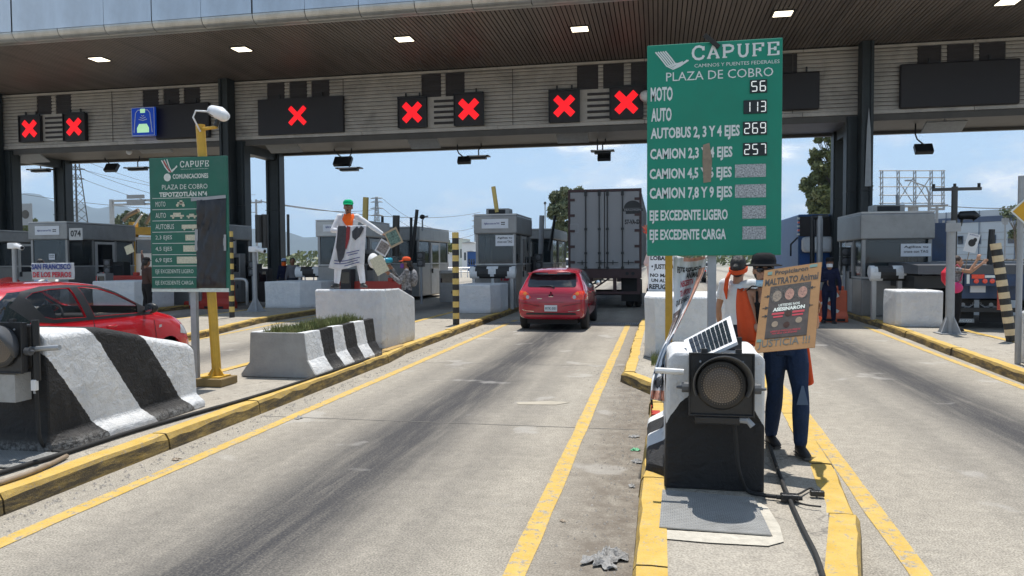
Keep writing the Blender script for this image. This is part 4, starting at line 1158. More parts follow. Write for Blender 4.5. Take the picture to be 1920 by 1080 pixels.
# ------------------------------------------------------------------ clutter between the booths
def urail(px0, px1, Y, h, label):
    a = PY(px0, 540, Y); b_ = PY(px1, 540, Y); w = b_.x - a.x
    r = empty('bent_rail', (a.x, Y, IZ), label, 'rail', 'bent pipe rails by the booths')
    mb = MB(); mb.smooth = True; mb.tube([(0, 0, 0), (0, 0, h - 0.12), (0.05, 0, h - 0.03), (0.15, 0, h), (w - 0.15, 0, h), (w - 0.05, 0, h - 0.03), (w, 0, h - 0.12), (w, 0, 0)], 0.055, 8); mb.build('pipe', 'booth_steel_light', r)
urail(436, 463, 24.5, 0.95, 'bent grey pipe rail right of the weathered sign')
urail(1540, 1575, 26.0, 1.0, 'bent grey pipe rail behind the orange barrier')
def cabinet(px, Y, w, h, label, m='booth_steel', face=None):
    a = PY(px, 540, Y)
    r = empty('equipment_cabinet', (a.x, Y, IZ), label, 'cabinet', 'equipment cabinets beside the booths')
    mb = MB(); mb.box(-w / 2, w / 2, 0, 0.4, 0, h); mb.build('case', m, r, bevel=0.02)
    mb = MB(); mb.box(-w / 2 + 0.05, w / 2 - 0.05, -0.012, -0.001, h * 0.62, h * 0.92); mb.build('screen', face or 'dark_glass', r)
    mb = MB(); mb.box(-w / 2 + 0.06, w / 2 - 0.06, -0.014, -0.001, 0.1, h * 0.5); d_ = mb.build('panel_door', m, r)
    mb = MB(); mb.box(w / 2 - 0.12, w / 2 - 0.09, -0.03, -0.015, h * 0.28, h * 0.36); mb.build('handle', 'black_metal', d_)
for a_ in ((440, 26.5, 0.5, 1.9, 'tall grey cabinet behind the yellow and black post', 'booth_steel'), (470, 27.2, 0.6, 1.5, 'black cabinet left of the back column', 'black_metal'), (493, 26.6, 0.4, 1.3, 'narrow dark cabinet by the camera pole', 'vent_dark'),
           (690, 25.5, 0.5, 2.0, 'grey equipment cabinet behind the hanging picture sheets', 'booth_steel'), (648, 24.2, 0.4, 1.3, 'low dark cabinet behind the legs of the man', 'vent_dark'), (1000, 27.2, 0.5, 1.7, 'dark payment cabinet between booth 12A and the trailer', 'black_metal'),
           (838, 27.0, 0.6, 1.2, 'grey cabinet beside the rear booth and the banded post', 'booth_steel'), (1592, 25.5, 0.4, 1.6, 'grey cabinet at the foot of the right column', 'booth_steel'), (222, 25.5, 0.5, 1.6, 'black payment cabinet below the sign gantry', 'black_metal'), (190, 22.8, 0.35, 1.2, 'small grey cabinet right of the booth with plate 074', 'booth_steel')):
    cabinet(a_[0], a_[1], a_[2], a_[3], a_[4], a_[5])
def lane_light(px, Y, h, label):
    a = PY(px, 540, Y)
    r = empty('lane_light', (a.x, Y, IZ), label, 'lane light', 'small unlit lane lights beside booths')
    mb = MB(); mb.tube([(0, 0, 0), (0, 0, h)], 0.05, 8); mb.build('pole', 'pole_grey', r)
    for q_ in range(2):
        mb = MB(); mb.box(-0.13, 0.13, -0.1, 0.08, h - 0.28 * q_ - 0.26, h - 0.28 * q_); c_ = mb.build('head', 'black_metal', r)
        mb = MB(); T = Matrix.Translation((0, -0.101, h - 0.28 * q_ - 0.13)) @ Matrix.Rotation(PI / 2, 4, 'X'); mb.lathe([(0, 0.012), (0.09, 0.0)], 12, T); mb.build('lens', 'visor_grey', c_)
for px, Y, h, lb in ((475, 25.0, 1.6, 'unlit two lens lane light near the camera pole'), (790, 26.0, 1.9, 'unlit lane light beside the rear booth door'), (1010, 26.2, 1.8, 'unlit lane light between booth 12A and trailer'), (205, 23.5, 1.7, 'unlit lane light right of the 074 booth'), (1583, 23.2, 1.9, 'unlit lane light left of the right booth')):
    lane_light(px, Y, h, lb)

# ================================================================== TALL TOLL SIGN
SY = 6.9
sc1 = (PY(1344, 300, SY) - CO).dot(CF) / FPX      # metres per photograph pixel at the sign
a = PY(1213, 480, SY); b_ = PY(1468, 70, SY)
W = b_.x - a.x; H = b_.z - a.z
ts = empty('toll_sign', (PY(1336, 560, SY).x, SY + 0.1, IZ), 'tall bright green toll price board on posts above the signal block', 'toll sign')
tx, ty, tz = ts.location
def L1(px, py): q = PY(px, py, SY); return q.x - tx, q.z - tz
x0, z0 = a.x - tx, a.z - tz
mb = MB(); mb.box(x0, x0 + W, -0.10, -0.07, z0, z0 + H); mb.build('board', 'sign_green', ts, bevel=0.008)
mb = MB(); mb.box(x0 + 0.01, x0 + W - 0.01, -0.069, -0.03, z0 + 0.25, z0 + 0.30); mb.box(x0 + 0.01, x0 + W - 0.01, -0.069, -0.03, z0 + H - 0.35, z0 + H - 0.30); mb.build('back_rail', 'galvanised', ts)
mb = MB(); mb.box(-0.037, 0.037, -0.03, 0.045, 0, z0 + H - 0.05)
mb.box(-0.12, 0.12, -0.1, 0.12, 0, 0.012); mb.build('post', 'galvanised', ts)
FY = -0.104
def put(txt, px, py, wpx, hpx, bold=0.03, m='sign_white'):
    x, z = L1(px, py); lettering(ts, txt, x, z, wpx * sc1 * 1.0, hpx * sc1, m, y=FY, bold=bold)
mb = MB(); x, z = L1(1298, 112)
T = Matrix.Identity(4)
serif_word(mb, 'CAPUFE', x, z, 160 * sc1, 24 * sc1, FY, 4.6 * sc1); mb.build('lettering', 'sign_white', ts)
put('CAMINOS Y PUENTES FEDERALES', 1302, 127, 152, 6.5, 0.0)
put('PLAZA DE COBRO', 1249, 153, 193, 16.5, 0.0)
for txt, px, py, w, h in (('MOTO', 1220, 191, 41, 27), ('AUTO', 1221, 229, 38, 26), ('AUTOBUS 2, 3 Y 4 EJES', 1220, 267, 163, 27), ('CAMION 2,3 Y 4 EJES', 1219, 305, 151, 26),
                          ('CAMION 4,5 Y 6 EJES', 1218, 342, 151, 26), ('CAMION 7,8 Y 9 EJES', 1218, 379, 152, 27), ('EJE EXCEDENTE LIGERO', 1218, 420, 144, 26), ('EJE EXCEDENTE CARGA', 1218, 456, 141, 26)):
    put(txt, px, py, w, h, 0.033)
for dg, px0, py0, px1, py1 in (('56', 1406, 149, 1438, 175), ('113', 1394, 187, 1438, 214), ('269', 1393, 227, 1438, 254), ('257', 1393, 267, 1438, 293)):
    xa, za = L1(px0, py1); xb, zb = L1(px1, py0)
    mb = MB(); mb.box(xa, xb, -0.112, -0.101, za, zb); dp = mb.build('digit_display', 'led_black', ts)
    mb = MB(); n = len(dg); cw = (xb - xa) / n
    for i, ch in enumerate(dg):
        seven(mb, ch, xa + cw * i + cw * 0.2, za + (zb - za) * 0.13, cw * 0.6, (zb - za) * 0.74, -0.1135)
    mb.build('digits', 'led_white', dp, kind='stuff')
for px0, py0, px1, py1 in ((1378, 307, 1436, 333), (1378, 345, 1436, 371), (1392, 385, 1436, 410), (1392, 424, 1436, 449)):
    xa, za = L1(px0, py1); xb, zb = L1(px1, py0)
    mb = MB(); mb.box(xa, xb, -0.106, -0.101, za, zb); mb.build('blank_display', 'led_grey', ts)
# winged emblem of five sweeping bands
mb = MB()
for i in range(5):
    o_ = i * 4.6
    P = [(1229 + o_ * 1.0, 98 - i * 0.4), (1240 + o_ * 1.0, 111 - i * 0.4), (1250 + o_ * 0.85, 124 - i * 1.2), (1262 + o_ * 0.5, 130 - i * 2.6), (1275 + o_ * 0.3, 124 - i * 2.0), (1291 - i * 2, 113 - i * 0.3)]
    P = P[:6 if i < 2 else 5]
    strokes(mb, [[L1(*p_) for p_ in P]], 2.6 * sc1, FY - 0.0003 * i)
mb.build('emblem', 'sign_white', ts)
# peeling brown tape over two numerals
mb = MB(); vs = []
for px, py in ((1318, 272), (1330, 268), (1335, 300), (1333, 341), (1319, 343), (1317, 300)):
    x, z = L1(px, py); vs.append((x, -0.1075, z))
mb.add(vs, [list(range(6))[::-1]]); mb.build('tape_patch', 'tape_brown', ts)
x, z = L1(1334, 78)
mb = MB(); T = Matrix.Translation((x, -0.12, z)) @ Matrix.Rotation(math.radians(42), 4, 'Y') @ Matrix.Rotation(math.radians(15), 4, 'X')
mb.box(-0.085, 0.085, -0.012, 0.012, -0.02, 0.02, T); mb.build('clamp', 'black_metal', ts)
# yellow post carrying the banner
q = PZ(1254, 655, IZ)
yp = empty('yellow_post', (PY(1254, 560, 7.5).x, 7.5, IZ), 'mustard yellow square post carrying the drooping banner', 'post')
mb = MB(); mb.box(-0.035, 0.035, -0.035, 0.035, 0, PY(1254, 440, 7.5).z - IZ); mb.build('shaft', 'yellow_post', yp, bevel=0.006)
mb = MB(); mb.box(-0.1, 0.1, -0.1, 0.1, 0, 0.015); mb.build('base_plate', 'yellow_post', yp)

# ================================================================== WEATHERED SIGN
SY2 = 8.62
sc2 = (PY(356, 420, SY2) - CO).dot(CF) / FPX
q = PZ(402, 722, IZ)
ws = empty('toll_sign', (q.x, 8.66, IZ), 'weathered green toll board with black plastic covering its prices', 'toll sign')
tx2, tz2 = ws.location.x, IZ
def L2(px, py): v_ = PY(px, py, SY2); return v_.x - tx2, v_.z - tz2
a = L2(287, 547); b_ = L2(426, 292)
mb = MB(); mb.box(a[0], b_[0], -0.06, -0.02, a[1], b_[1]); bd = mb.build('board', 'sign_green_old', ws, bevel=0.006)
mb = MB(); mb.box(a[0], b_[0], -0.064, -0.0605, a[1] + 0.0, a[1] + 7 * sc2); mb.build('bottom_strip', 'sign_white_old', ws)
t0 = PY(372, 233, SY2 + 0.06)
mb = MB()
mb.tube([(0, 0.02, 0.07), (t0.x - tx2, 0.06, t0.z - tz2)], 0.058, 12); mb.build('post', 'yellow_post', ws)
mb = MB(); mb.box(-0.19, 0.19, -0.19, 0.19, 0, 0.10); mb.build('footing', mat('ochre_footing', (0.22, 0.15, 0.06), 0.85, var=0.25, bump=0.5), ws, bevel=0.01)
mb = MB(); mb.box(-0.13, 0.13, -0.13, 0.13, 0.10, 0.118)
for a_ in range(4):
    T = Matrix.Rotation(a_ * PI / 2, 4, 'Z'); mb.prism([(0.05, 0.118), (0.12, 0.118), (0.05, 0.22)], 'y', -0.008, 0.008, T)
mb.build('base_plate', 'yellow_post', ws)
gx, gz = L2(358, 547)
mb = MB(); mb.box(gx - 0.04, gx + 0.04, 0.0, 0.06, 0, gz + 0.02); mb.build('grey_post', 'galvanised', ws)
F2 = -0.0635
def put2(txt, px, py, w, h, m='sign_white_old', bold=0.0):
    x, z = L2(px, py); lettering(ws, txt, x, z, w * sc2, h * sc2, m, y=F2, bold=bold)
mb = MB(); x, z = L2(340, 314); serif_word(mb, 'CAPUFE', x, z, 61 * sc2, 11 * sc2, F2, 1.9 * sc2); mb.build('lettering', 'sign_white_old', ws)
put2('caminos y puentes federales', 341, 319, 57, 2.2)
put2('COMUNICACIONES', 326, 336, 74, 9, bold=0.03); put2('PLAZA DE COBRO', 306, 356, 95, 9); put2('TEPOTZOTLÁN N°4', 301, 370, 100, 11, bold=0.04)
for k_, (txt, w) in enumerate((('MOTO', 21), ('AUTO', 22), ('AUTOBUS', 39), ('2,3 EJES', 35), ('4,5 EJES', 35), ('6,9 EJES', 35), ('EJE EXCEDENTE LIGERO', 80), ('EJE EXCEDENTE CARGA', 80))):
    put2(txt, 294, 388 + k_ * 21.1, w, 9.5)
for k_ in range(9):
    x, z = L2(288, 372.5 + k_ * 21.05); x1, _z = L2(372 if k_ else 424, 372.5)
    mb = MB(); mb.box(x, x1, F2 - 0.0005, F2 + 0.002, z - 0.0035, z + 0.0035); mb.build('divider_line', 'sign_white_old', ws)
mb = MB()
for i in range(3):
    strokes(mb, [[L2(305 + i * 5, 301 - i), L2(312 + i * 4, 314), L2(319 + i * 3, 323), L2(326 + i, 319), L2(334, 313 - i)]], 2.2 * sc2, F2 - 0.0003 * i)
mb.build('emblem', 'sign_white_old', ws)
mb = MB(); strokes(mb, [[L2(309, 302), L2(318, 318), L2(323, 323)]], 2.4 * sc2, F2 - 0.0015); mb.build('emblem_band', 'sign_red', ws)
x, z = L2(316, 333); mb = MB(); T = Matrix.Translation((x, F2, z)) @ Matrix.Rotation(PI / 2, 4, 'X')
mb.lathe([(6 * sc2, 0.0), (7.4 * sc2, 0.001)], 16, T); mb.build('round_seal', 'sign_white_old', ws)
# vehicle pictograms
def picto(boxes, wheels):
    mb = MB()
    for px0, py0, px1, py1 in boxes:
        xa, za = L2(px0, py1); xb, zb = L2(px1, py0); mb.box(xa, xb, F2 - 0.001, F2 + 0.001, za, zb)
    for px, py, rr in wheels:
        x, z = L2(px, py); mb.lathe([(0.0, 0.0), (rr * sc2, 0.001)], 10, Matrix.Translation((x, F2, z)) @ Matrix.Rotation(PI / 2, 4, 'X'))
    mb.build('pictogram', 'sign_beige', ws)
picto([(335, 379, 347, 382), (339, 376, 344, 384)], [(335, 385, 3), (346, 385, 3)])
picto([(322, 403, 347, 407), (327, 399, 341, 403.5), (352, 404, 371, 407), (357, 401, 366, 404.5)], [(327, 408, 2.4), (342, 408, 2.4), (356, 408, 2), (367, 408, 2)])
picto([(343, 421, 371, 429)], [(348, 430, 2), (364, 430, 2)])
picto([(350, 440, 371, 451)], []); picto([(346, 460, 371, 472)], []); picto([(334, 481, 372, 494)], [])
# black plastic sheet, creased
mb = MB(); vs, fs = [], []
nx, nz = 14, 26
for i in range(nx + 1):
    for j in range(nz + 1):
        px = 371 + 55 * i / nx + (2 * noise.noise(Vector((j * 0.4, 0, 1))) if i == 0 else 0); py = 372 + 168 * j / nz
        x, z = L2(px, py)
        d = 0.03 + 0.035 * noise.noise(Vector((i * 0.55 + j * 0.28, j * 0.14, 2))) + 0.025 * noise.noise(Vector((i * 0.9, j * 0.8 - i * 0.5, 7)))
        if i in (0, nx) or j in (0, nz): d = 0.002
        vs.append((x, F2 - max(d, 0.002), z))
for i in range(nx):
    for j in range(nz): fs.append((i * (nz + 1) + j, i * (nz + 1) + j + 1, (i + 1) * (nz + 1) + j + 1, (i + 1) * (nz + 1) + j))
mb.smooth = True; mb.add(vs, fs); mb.build('plastic_sheet', 'bag_black', ws)
mb = MB()
for (p0, p1) in (((362, 375), (427, 369)), ((425, 440), (425, 470)), ((372, 430), (372, 470))):
    xa, za = L2(*p0); xb, zb = L2(*p1)
    strokes(mb, [[(xa, za), (xb, zb)]], 6 * sc2, F2 - 0.022)
mb.build('tape', 'pole_grey', ws, kind='stuff')
# radar camera on a bracket at the top of the yellow post
p = PY(405, 214, SY2); x, z = p.x - tx2, p.z - tz2
tpx, tpz = t0.x - tx2, t0.z - tz2
mb = MB(); mb.tube([(tpx, 0.05, tpz - 0.06), (x - 0.02, 0.0, tpz - 0.05)], 0.022, 8); br = mb.build('bracket', 'yellow_post', ws)
mb = MB(); mb.tube([(x - 0.03, 0, tpz - 0.04), (x + 0.02, 0, z - 0.02)], 0.03, 8); mb.build('swivel', 'black_metal', ws)
T = Matrix.Translation((x + 0.01, 0, z + 0.015)) @ Matrix.Rotation(math.radians(24), 4, 'Y') @ Matrix.Rotation(math.radians(-20), 4, 'Z')
mb = MB(); mb.smooth = True
mb.tube([(-0.15, 0, 0), (-0.13, 0, 0), (0.02, 0, 0.01), (0.13, 0, -0.005), (0.17, 0, -0.03)], [(0.02, 0.04), (0.07, 0.08), (0.085, 0.09), (0.07, 0.08), (0.02, 0.03)], 14, T=T); mb.build('camera_hood', 'white_plastic', ws)
mb = MB(); mb.box(-0.16, 0.0, -0.06, 0.06, -0.06, 0.0, T); mb.build('camera_body', 'black_plastic', ws, bevel=0.01)
mb = MB(); mb.smooth = True; mb.tube([(tpx + 0.04, 0, tpz - 0.1), (tpx - 0.02, -0.06, z - 0.03), (tpx + 0.02, -0.06, z + 0.05), (x - 0.12, -0.03, z + 0.04)], 0.012, 6); mb.build('cable', 'white_plastic', ws)

# ================================================================== SIGNAL LAMPS
def signal_lamp(x, y, z, label, w=0.205, yaw=0.0):
    r = empty('signal_lamp', (x, y, z), label, 'signal lamp', 'square signal lamps fixed to the striped blocks', yaw)
    mb = MB(); mb.box(-w, w, 0.0, 0.05, -w, w)
    for s_ in (-1, 1):
        mb.box(s_ * w - 0.006, s_ * w + 0.006, -0.018, -0.0005, -w, w); mb.box(-w - 0.006, w + 0.006, -0.018, -0.0005, s_ * w - 0.006, s_ * w + 0.006)
    mb.build('back_plate', 'black_plastic', r, bevel=0.004)
    mb = MB(); mb.box(-w * 0.9, w * 0.9, 0.051, 0.14, -w * 0.9, w * 0.9); mb.build('housing', 'black_plastic', r, bevel=0.02)
    T = Matrix.Rotation(PI / 2, 4, 'X')
    mb = MB(); mb.smooth = True; mb.lathe([(0.158, 0.001), (0.165, 0.02), (0.15, 0.022)], 36, T); mb.build('bezel', 'black_plastic', r)
    mb = MB(); mb.smooth = True; mb.lathe([(0.0, 0.034), (0.06, 0.032), (0.11, 0.026), (0.15, 0.012), (0.155, 0.0)][::-1], 36, T); ln = mb.build('lens', 'signal_lens', r)
    mb = MB()
    rr = 0.0; ring = 0
    for ring in range(0, 9):
        n = max(1, ring * 6)
        for k_ in range(n):
            a_ = 2 * PI * k_ / n + ring * 0.3; R_ = ring * 0.0162
            yy = -(0.0345 - 0.9 * R_ * R_)
            mb.ball((R_ * math.cos(a_), yy, R_ * math.sin(a_)), 0.0042, 5, 3)
    mb.build('led_dots', 'led_dot', ln, kind='stuff')
    # visor: cylinder cut away below, leaning forward
    mb = MB(); mb.smooth = True; vs, fs = [], []; n = 40
    for i in range(n + 1):
        a_ = math.radians(-28 + (360 - 124) * i / n)
        ca, sa = math.cos(a_), math.sin(a_)
        dep = 0.035 + 0.225 * max(0.0, min(1.0, (sa + 0.5) / 1.5)) ** 0.8
        for (R_, yy) in ((0.172, 0.0), (0.182, -dep * 0.5), (0.190, -dep), (0.183, -dep), (0.175, -dep * 0.5), (0.166, 0.0)):
            vs.append((R_ * ca, yy, R_ * sa + 0.008 - yy * 0.10))
    k = 6
    for i in range(n):
        for q in range(k - 1): fs.append((i * k + q, i * k + q + 1, (i + 1) * k + q + 1, (i + 1) * k + q))
    mb.add(vs, fs); mb.build('visor', 'visor_grey', r)
    for sx in (-1, 1):
        for sz in (-1, 1):
            if sz > 0:
                mb = MB(); mb.smooth = True; mb.ball((sx * 0.135, -0.004, 0.15), 0.009, 8, 5); mb.build('screw', 'pole_grey', r)
        mb = MB(); mb.tube([(sx * (w + 0.005), 0.03, -0.03), (sx * (w + 0.05), 0.03, -0.03)], 0.034, 10); mb.tube([(sx * (w + 0.05), 0.03, -0.03), (sx * (w + 0.085), 0.03, -0.03)], [0.012, 0.008], 8)
        mb.build('side_knob', 'visor_grey', r)
        mb = MB(); mb.box(sx * 0.11 - 0.02, sx * 0.11 + 0.02, -0.01, 0.03, w + 0.006, w + 0.03); mb.build('hinge_tab', 'black_plastic', r)
    return r
mat('signal_lens', (0.115, 0.095, 0.078), 0.3, var=0.15, vs=12)
mat('led_dot', (0.34, 0.27, 0.21), 0.3)
p = PY(1352, 720, 5.08)
s1 = signal_lamp(p.x, 5.06, p.z, 'unlit round signal lamp with grey visor on the centre block')
mb = MB(); mb.tube([(-0.24, 0.05, 0.07), (-0.43, 0.05, 0.078)], 0.02, 8); mb.build('side_bar', 'white_band', s1)
mb = MB(); mb.tube([(0.05, 0.06, -0.24), (0.17, 0.0, -0.235), (0.20, -0.01, -0.27)], 0.022, 8); mb.build('conduit_elbow', 'pole_grey', s1)
mb = MB(); mb.box(-0.17, 0.12, 0.0, 0.14, -0.27, -0.215); mb.build('mount_shelf', 'black_plastic', s1, bevel=0.01)
p = PY(-22, 655, 5.0)
s2 = signal_lamp(p.x, 5.12, p.z, 'dark signal lamp cut by the left edge on the striped block')
mb = MB(); mb.tube([(0.2, 0.08, -0.02), (0.48, 0.08, 0.0)], 0.022, 8); mb.build('side_bar', 'galvanised', s2)
mb = MB(); mb.box(-0.1, 0.12, 0.0, 0.16, -0.45, -0.22); mb.build('mount_shelf', 'plain_concrete', s2)
mb = MB(); mb.tube([(0.235, 0.1, -0.28), (0.235, 0.1, 0.22)], 0.03, 8); mb.build('upright', 'black_metal', s2)

# solar panel tilted on the block: corners measured on the photograph, given depth
def rel(px, py, y, o_): v_ = PY(px, py, y); return v_ - o_
so = Vector((0.30, 5.45, 1.13))
sp_ = empty('solar_panel', tuple(so), 'small framed solar panel lying tilted on top of the block', 'solar panel')
TL = rel(1282, 638, 5.50, so); TR = rel(1369, 592, 5.62, so); BR_ = rel(1382, 641, 5.22, so); BL_ = rel(1296, 680, 5.10, so)
nrm = (TR - TL).cross(BL_ - TL).normalized()
if nrm.z > 0: nrm = -nrm
def bil(u, v): return (TL * (1 - u) + TR * u) * (1 - v) + (BL_ * (1 - u) + BR_ * u) * v
def slab(mb, u0, u1, v0, v1, d0, d1):
    c4 = [bil(u0, v0), bil(u1, v0), bil(u1, v1), bil(u0, v1)]
    vs = [c_ + nrm * d0 for c_ in c4] + [c_ + nrm * d1 for c_ in c4]
    mb.add(vs, [(0, 1, 2, 3), (7, 6, 5, 4), (0, 4, 5, 1), (1, 5, 6, 2), (2, 6, 7, 3), (3, 7, 4, 0)])
mb = MB(); slab(mb, 0, 1, 0, 1, 0.0, 0.022); mb.build('frame', 'white_plastic', sp_)
cellm = mat('solar_cell', (0.012, 0.014, 0.022), 0.18, var=0.2, vs=20)
cm_ = None
for i in range(9):
    for j in range(4):
        mb = MB(); e = 0.006
        u0 = 0.085 + 0.83 * i / 9; v0 = 0.08 + 0.84 * j / 4
        slab(mb, u0 + 0.010, u0 + 0.83 / 9 - 0.004, v0 + 0.012, v0 + 0.84 / 4 - 0.010, -0.004, -0.0005); mb.build('cell', cellm, sp_)
mb = MB(); mb.box(0.02, 0.28, -0.03, 0.02, -0.04, 0.06); mb.build('stand', 'black_plastic', sp_)

# ================================================================== GROUND DETAIL NEAR THE CAMERA
# chequer plate covers
def checker(px, label, pts, z=IZ + 0.006):
    c_ = Vector((sum(p_[0] for p_ in pts) / 4, sum(p_[1] for p_ in pts) / 4, z))
    r = empty('manhole_cover', tuple(c_), label, 'steel cover', 'chequer plate covers set in the islands')
    mb = MB(); mb.prism([(p_[0] - c_.x, p_[1] - c_.y) for p_ in pts], 'z', 0.0, 0.008); mb.build('plate', 'tread_plate', r)
    mb = MB(); A, B, C_, D = [Vector((p_[0] - c_.x, p_[1] - c_.y, 0.009)) for p_ in pts]
    nu, nv = 46, 26
    vs, fs = [], []
    for i in range(nu):
        for j in range(nv):
            u, v = (i + 0.5) / nu, (j + 0.5) / nv
            P = (A * (1 - u) + B * u) * (1 - v) + (D * (1 - u) + C_ * u) * v
            a_ = PI / 4 if (i + j) % 2 else -PI / 4
            d = Vector((math.cos(a_), math.sin(a_), 0)) * 0.0072; e = Vector((-math.sin(a_), math.cos(a_), 0)) * 0.0024
            k0 = len(vs); vs += [P - d, P + e + Vector((0, 0, 0.0022)), P + d, P - e + Vector((0, 0, 0.0022))]
            fs.append((k0, k0 + 3, k0 + 2, k0 + 1))
    mb.add(vs, fs); mb.build('tread', 'tread_bar', r, kind='stuff')
    return r
mat('tread_plate', (0.34, 0.34, 0.33), 0.45, metal=0.35, var=0.15, vs=6, dirt=(0.15, 0.14, 0.12), da=0.5, ds=4)
mat('tread_bar', (0.55, 0.55, 0.54), 0.35, metal=0.5, var=0.1)
P4 = lambda *pp: [tuple(PZ(px, py, IZ + 0.006)[:2]) for px, py in pp]
checker(0, 'diamond tread steel cover at the foot of the centre block', P4((1236, 990), (1447, 1005), (1414, 935), (1242, 920)))
q = PZ(20, 862, IZ)
checker(0, 'diamond tread steel cover at the foot of the left striped block', [(q.x - 0.75, q.y - 0.25), (q.x + 0.28, q.y - 0.22), (q.x + 0.25, q.y + 0.22), (q.x - 0.75, q.y + 0.2)])
mb = MB(); pts = P4((1240, 1008), (1330, 1016), (1440, 1022), (1470, 1014), (1462, 985), (1440, 950), (1416, 936), (1449, 1005), (1236, 991))
mb.add([(x, y, IZ + 0.002) for x, y in pts], [list(range(9))]); mb.build('mortar_collar', mat('mortar', (0.55, 0.51, 0.43), 0.9, var=0.2, vs=15, bump=0.8), kind='structure')
# cables
def cable(pts, r_, label, m='black_rubber', n=7, z0=IZ + 0.004):
    P = [Vector(p_) for p_ in pts]
    sm = []
    for i in range(len(P) - 1):
        p0 = P[max(i - 1, 0)]; p1 = P[i]; p2 = P[i + 1]; p3 = P[min(i + 2, len(P) - 1)]
        for k_ in range(6):
            t_ = k_ / 6
            sm.append(0.5 * ((2 * p1) + (p2 - p0) * t_ + (2 * p0 - 5 * p1 + 4 * p2 - p3) * t_ ** 2 + (3 * p1 - p0 - 3 * p2 + p3) * t_ ** 3))
    sm.append(P[-1])
    mb = MB(); mb.smooth = True; mb.tube(sm, r_, n)
    o = mb.build('cable', M(m), None)
    return tag(o, label, 'cable')
def onp(px, py, z=IZ + 0.02): return tuple(PZ(px, py, z))
cable([onp(1545, 1085), onp(1530, 1040), onp(1505, 990), onp(1478, 930), onp(1462, 890), onp(1448, 850), onp(1440, 828)], 0.014, 'thick dark cable running along the centre island to the woman')
cable([tuple(PY(1376, 785, 5.12)), tuple(PY(1380, 830, 5.14)), tuple(PY(1385, 880, 5.14)), onp(1400, 918), onp(1430, 928), onp(1475, 933)], 0.014, 'black cable dropping from the centre signal lamp')
cable([onp(1478, 932), onp(1500, 925), onp(1520, 915), onp(1532, 925)], 0.007, 'thin wire with a black connector beside the cable joint')
cable([onp(1478, 932), onp(1505, 945), onp(1540, 950)], 0.006, 'thin loose wire end on the centre island')
r = empty('junction_box', onp(1480, 933, IZ + 0.03), 'small dark cable joint box on the centre island', 'junction box')
mb = MB(); mb.box(-0.055, 0.055, -0.03, 0.03, -0.025, 0.025); mb.build('case', 'black_plastic', r, bevel=0.008)
mb = MB(); mb.tube([(-0.08, 0, 0), (0.08, 0, 0)], 0.016, 8); mb.build('gland', 'black_rubber', r)
r = empty('connector', onp(1532, 925, IZ + 0.025), 'black plug lying at the end of the thin wire', 'plug')
mb = MB(); mb.box(-0.045, 0.045, -0.02, 0.02, -0.018, 0.018); mb.build('plug', 'black_plastic', r, bevel=0.005)
cable([tuple(PY(66, 715, 5.2)), tuple(PY(70, 760, 5.22)), tuple(PY(74, 820, 5.22)), onp(90, 842), onp(120, 848)], 0.016, 'black cable dropping from the left signal lamp')
r = empty('junction_box', tuple(PY(65, 722, 5.2)), 'small white box on the cable of the left signal lamp', 'junction box')
mb = MB(); mb.box(-0.022, 0.022, -0.02, 0.02, -0.045, 0.045); mb.build('case', 'white_plastic', r, bevel=0.006)
mb = MB(); mb.tube([(0, 0, -0.045), (0, 0, -0.07)], 0.012, 8); mb.build('gland', 'pole_grey', r)
cable([onp(-60, 905), onp(60, 868), onp(125, 848), onp(250, 808), onp(390, 768), onp(430, 757), onp(520, 730), onp(640, 690), onp(700, 668), onp(715, 655)], 0.02, 'long dark cable lying along the left island beside the blocks')
cable([onp(-60, 925), onp(60, 885), onp(125, 855)], 0.02, 'rusty conduit beside the left steel cover', 'tape_brown')
# rubbish
rnd = random.Random(21)
def crumple(x, y, s, m, label, z=0.0, grp='litter on the lane'):
    mb = MB(); nu, nv = 18, 14; vs, fs = [], []
    sd = rnd.uniform(0, 50)
    for i in range(nu + 1):
        for j in range(nv + 1):
            u, v = i / nu - 0.5, j / nv - 0.5
            hh = (abs(noise.noise(Vector((u * 7 + sd, v * 7, sd)))) * 1.0 + 0.12) * max(0, 1 - 1.6 * max(abs(u), abs(v)) ** 2 * 2) + 0.03
            vs.append((u * s * 2 * (1 + 0.7 * noise.noise(Vector((v * 5, sd, 1)))), v * s * (1.3 + 0.9 * noise.noise(Vector((u * 5, sd, 2)))), hh * s))
    for i in range(nu):
        for j in range(nv): fs.append((i * (nv + 1) + j, (i + 1) * (nv + 1) + j, (i + 1) * (nv + 1) + j + 1, i * (nv + 1) + j + 1))
    mb.smooth = True; mb.add(vs, fs); o = mb.build('litter', M(m), None, loc=(x, y, z + 0.004)); o.rotation_euler = (0, 0, rnd.uniform(0, 6))
    return tag(o, label, 'litter', grp)
mat('rag', (0.40, 0.395, 0.385), 0.9, var=0.3, vs=14, dirt=(0.16, 0.15, 0.14), da=0.8, ds=14, bump=1.5, bs=25)
mat('blue_bag', (0.05, 0.22, 0.42), 0.45, var=0.2)
mat('green_bag', (0.1, 0.4, 0.2), 0.45, var=0.2)
def cr_px(px, py, s, m, lb, z=0.0): q = PZ(px, py, z); crumple(q.x, q.y, s, m, lb, z)
cr_px(1140, 1052, 0.125, 'rag', 'crumpled greyish white rag beside the near kerb')
cr_px(1196, 868, 0.05, 'rag', 'dirty white plastic bag against the kerb')
cr_px(1185, 913, 0.035, 'rag', 'torn white paper scrap beside the kerb')
cr_px(1192, 845, 0.04, 'green_bag', 'greenish crumpled wrapper beside the kerb')
cr_px(1208, 703, 0.09, 'blue_bag', 'crumpled blue plastic by the end of the kerb')
cr_px(1055, 978, 0.02, 'tape_brown', 'small flat cardboard chip on the yellow line')
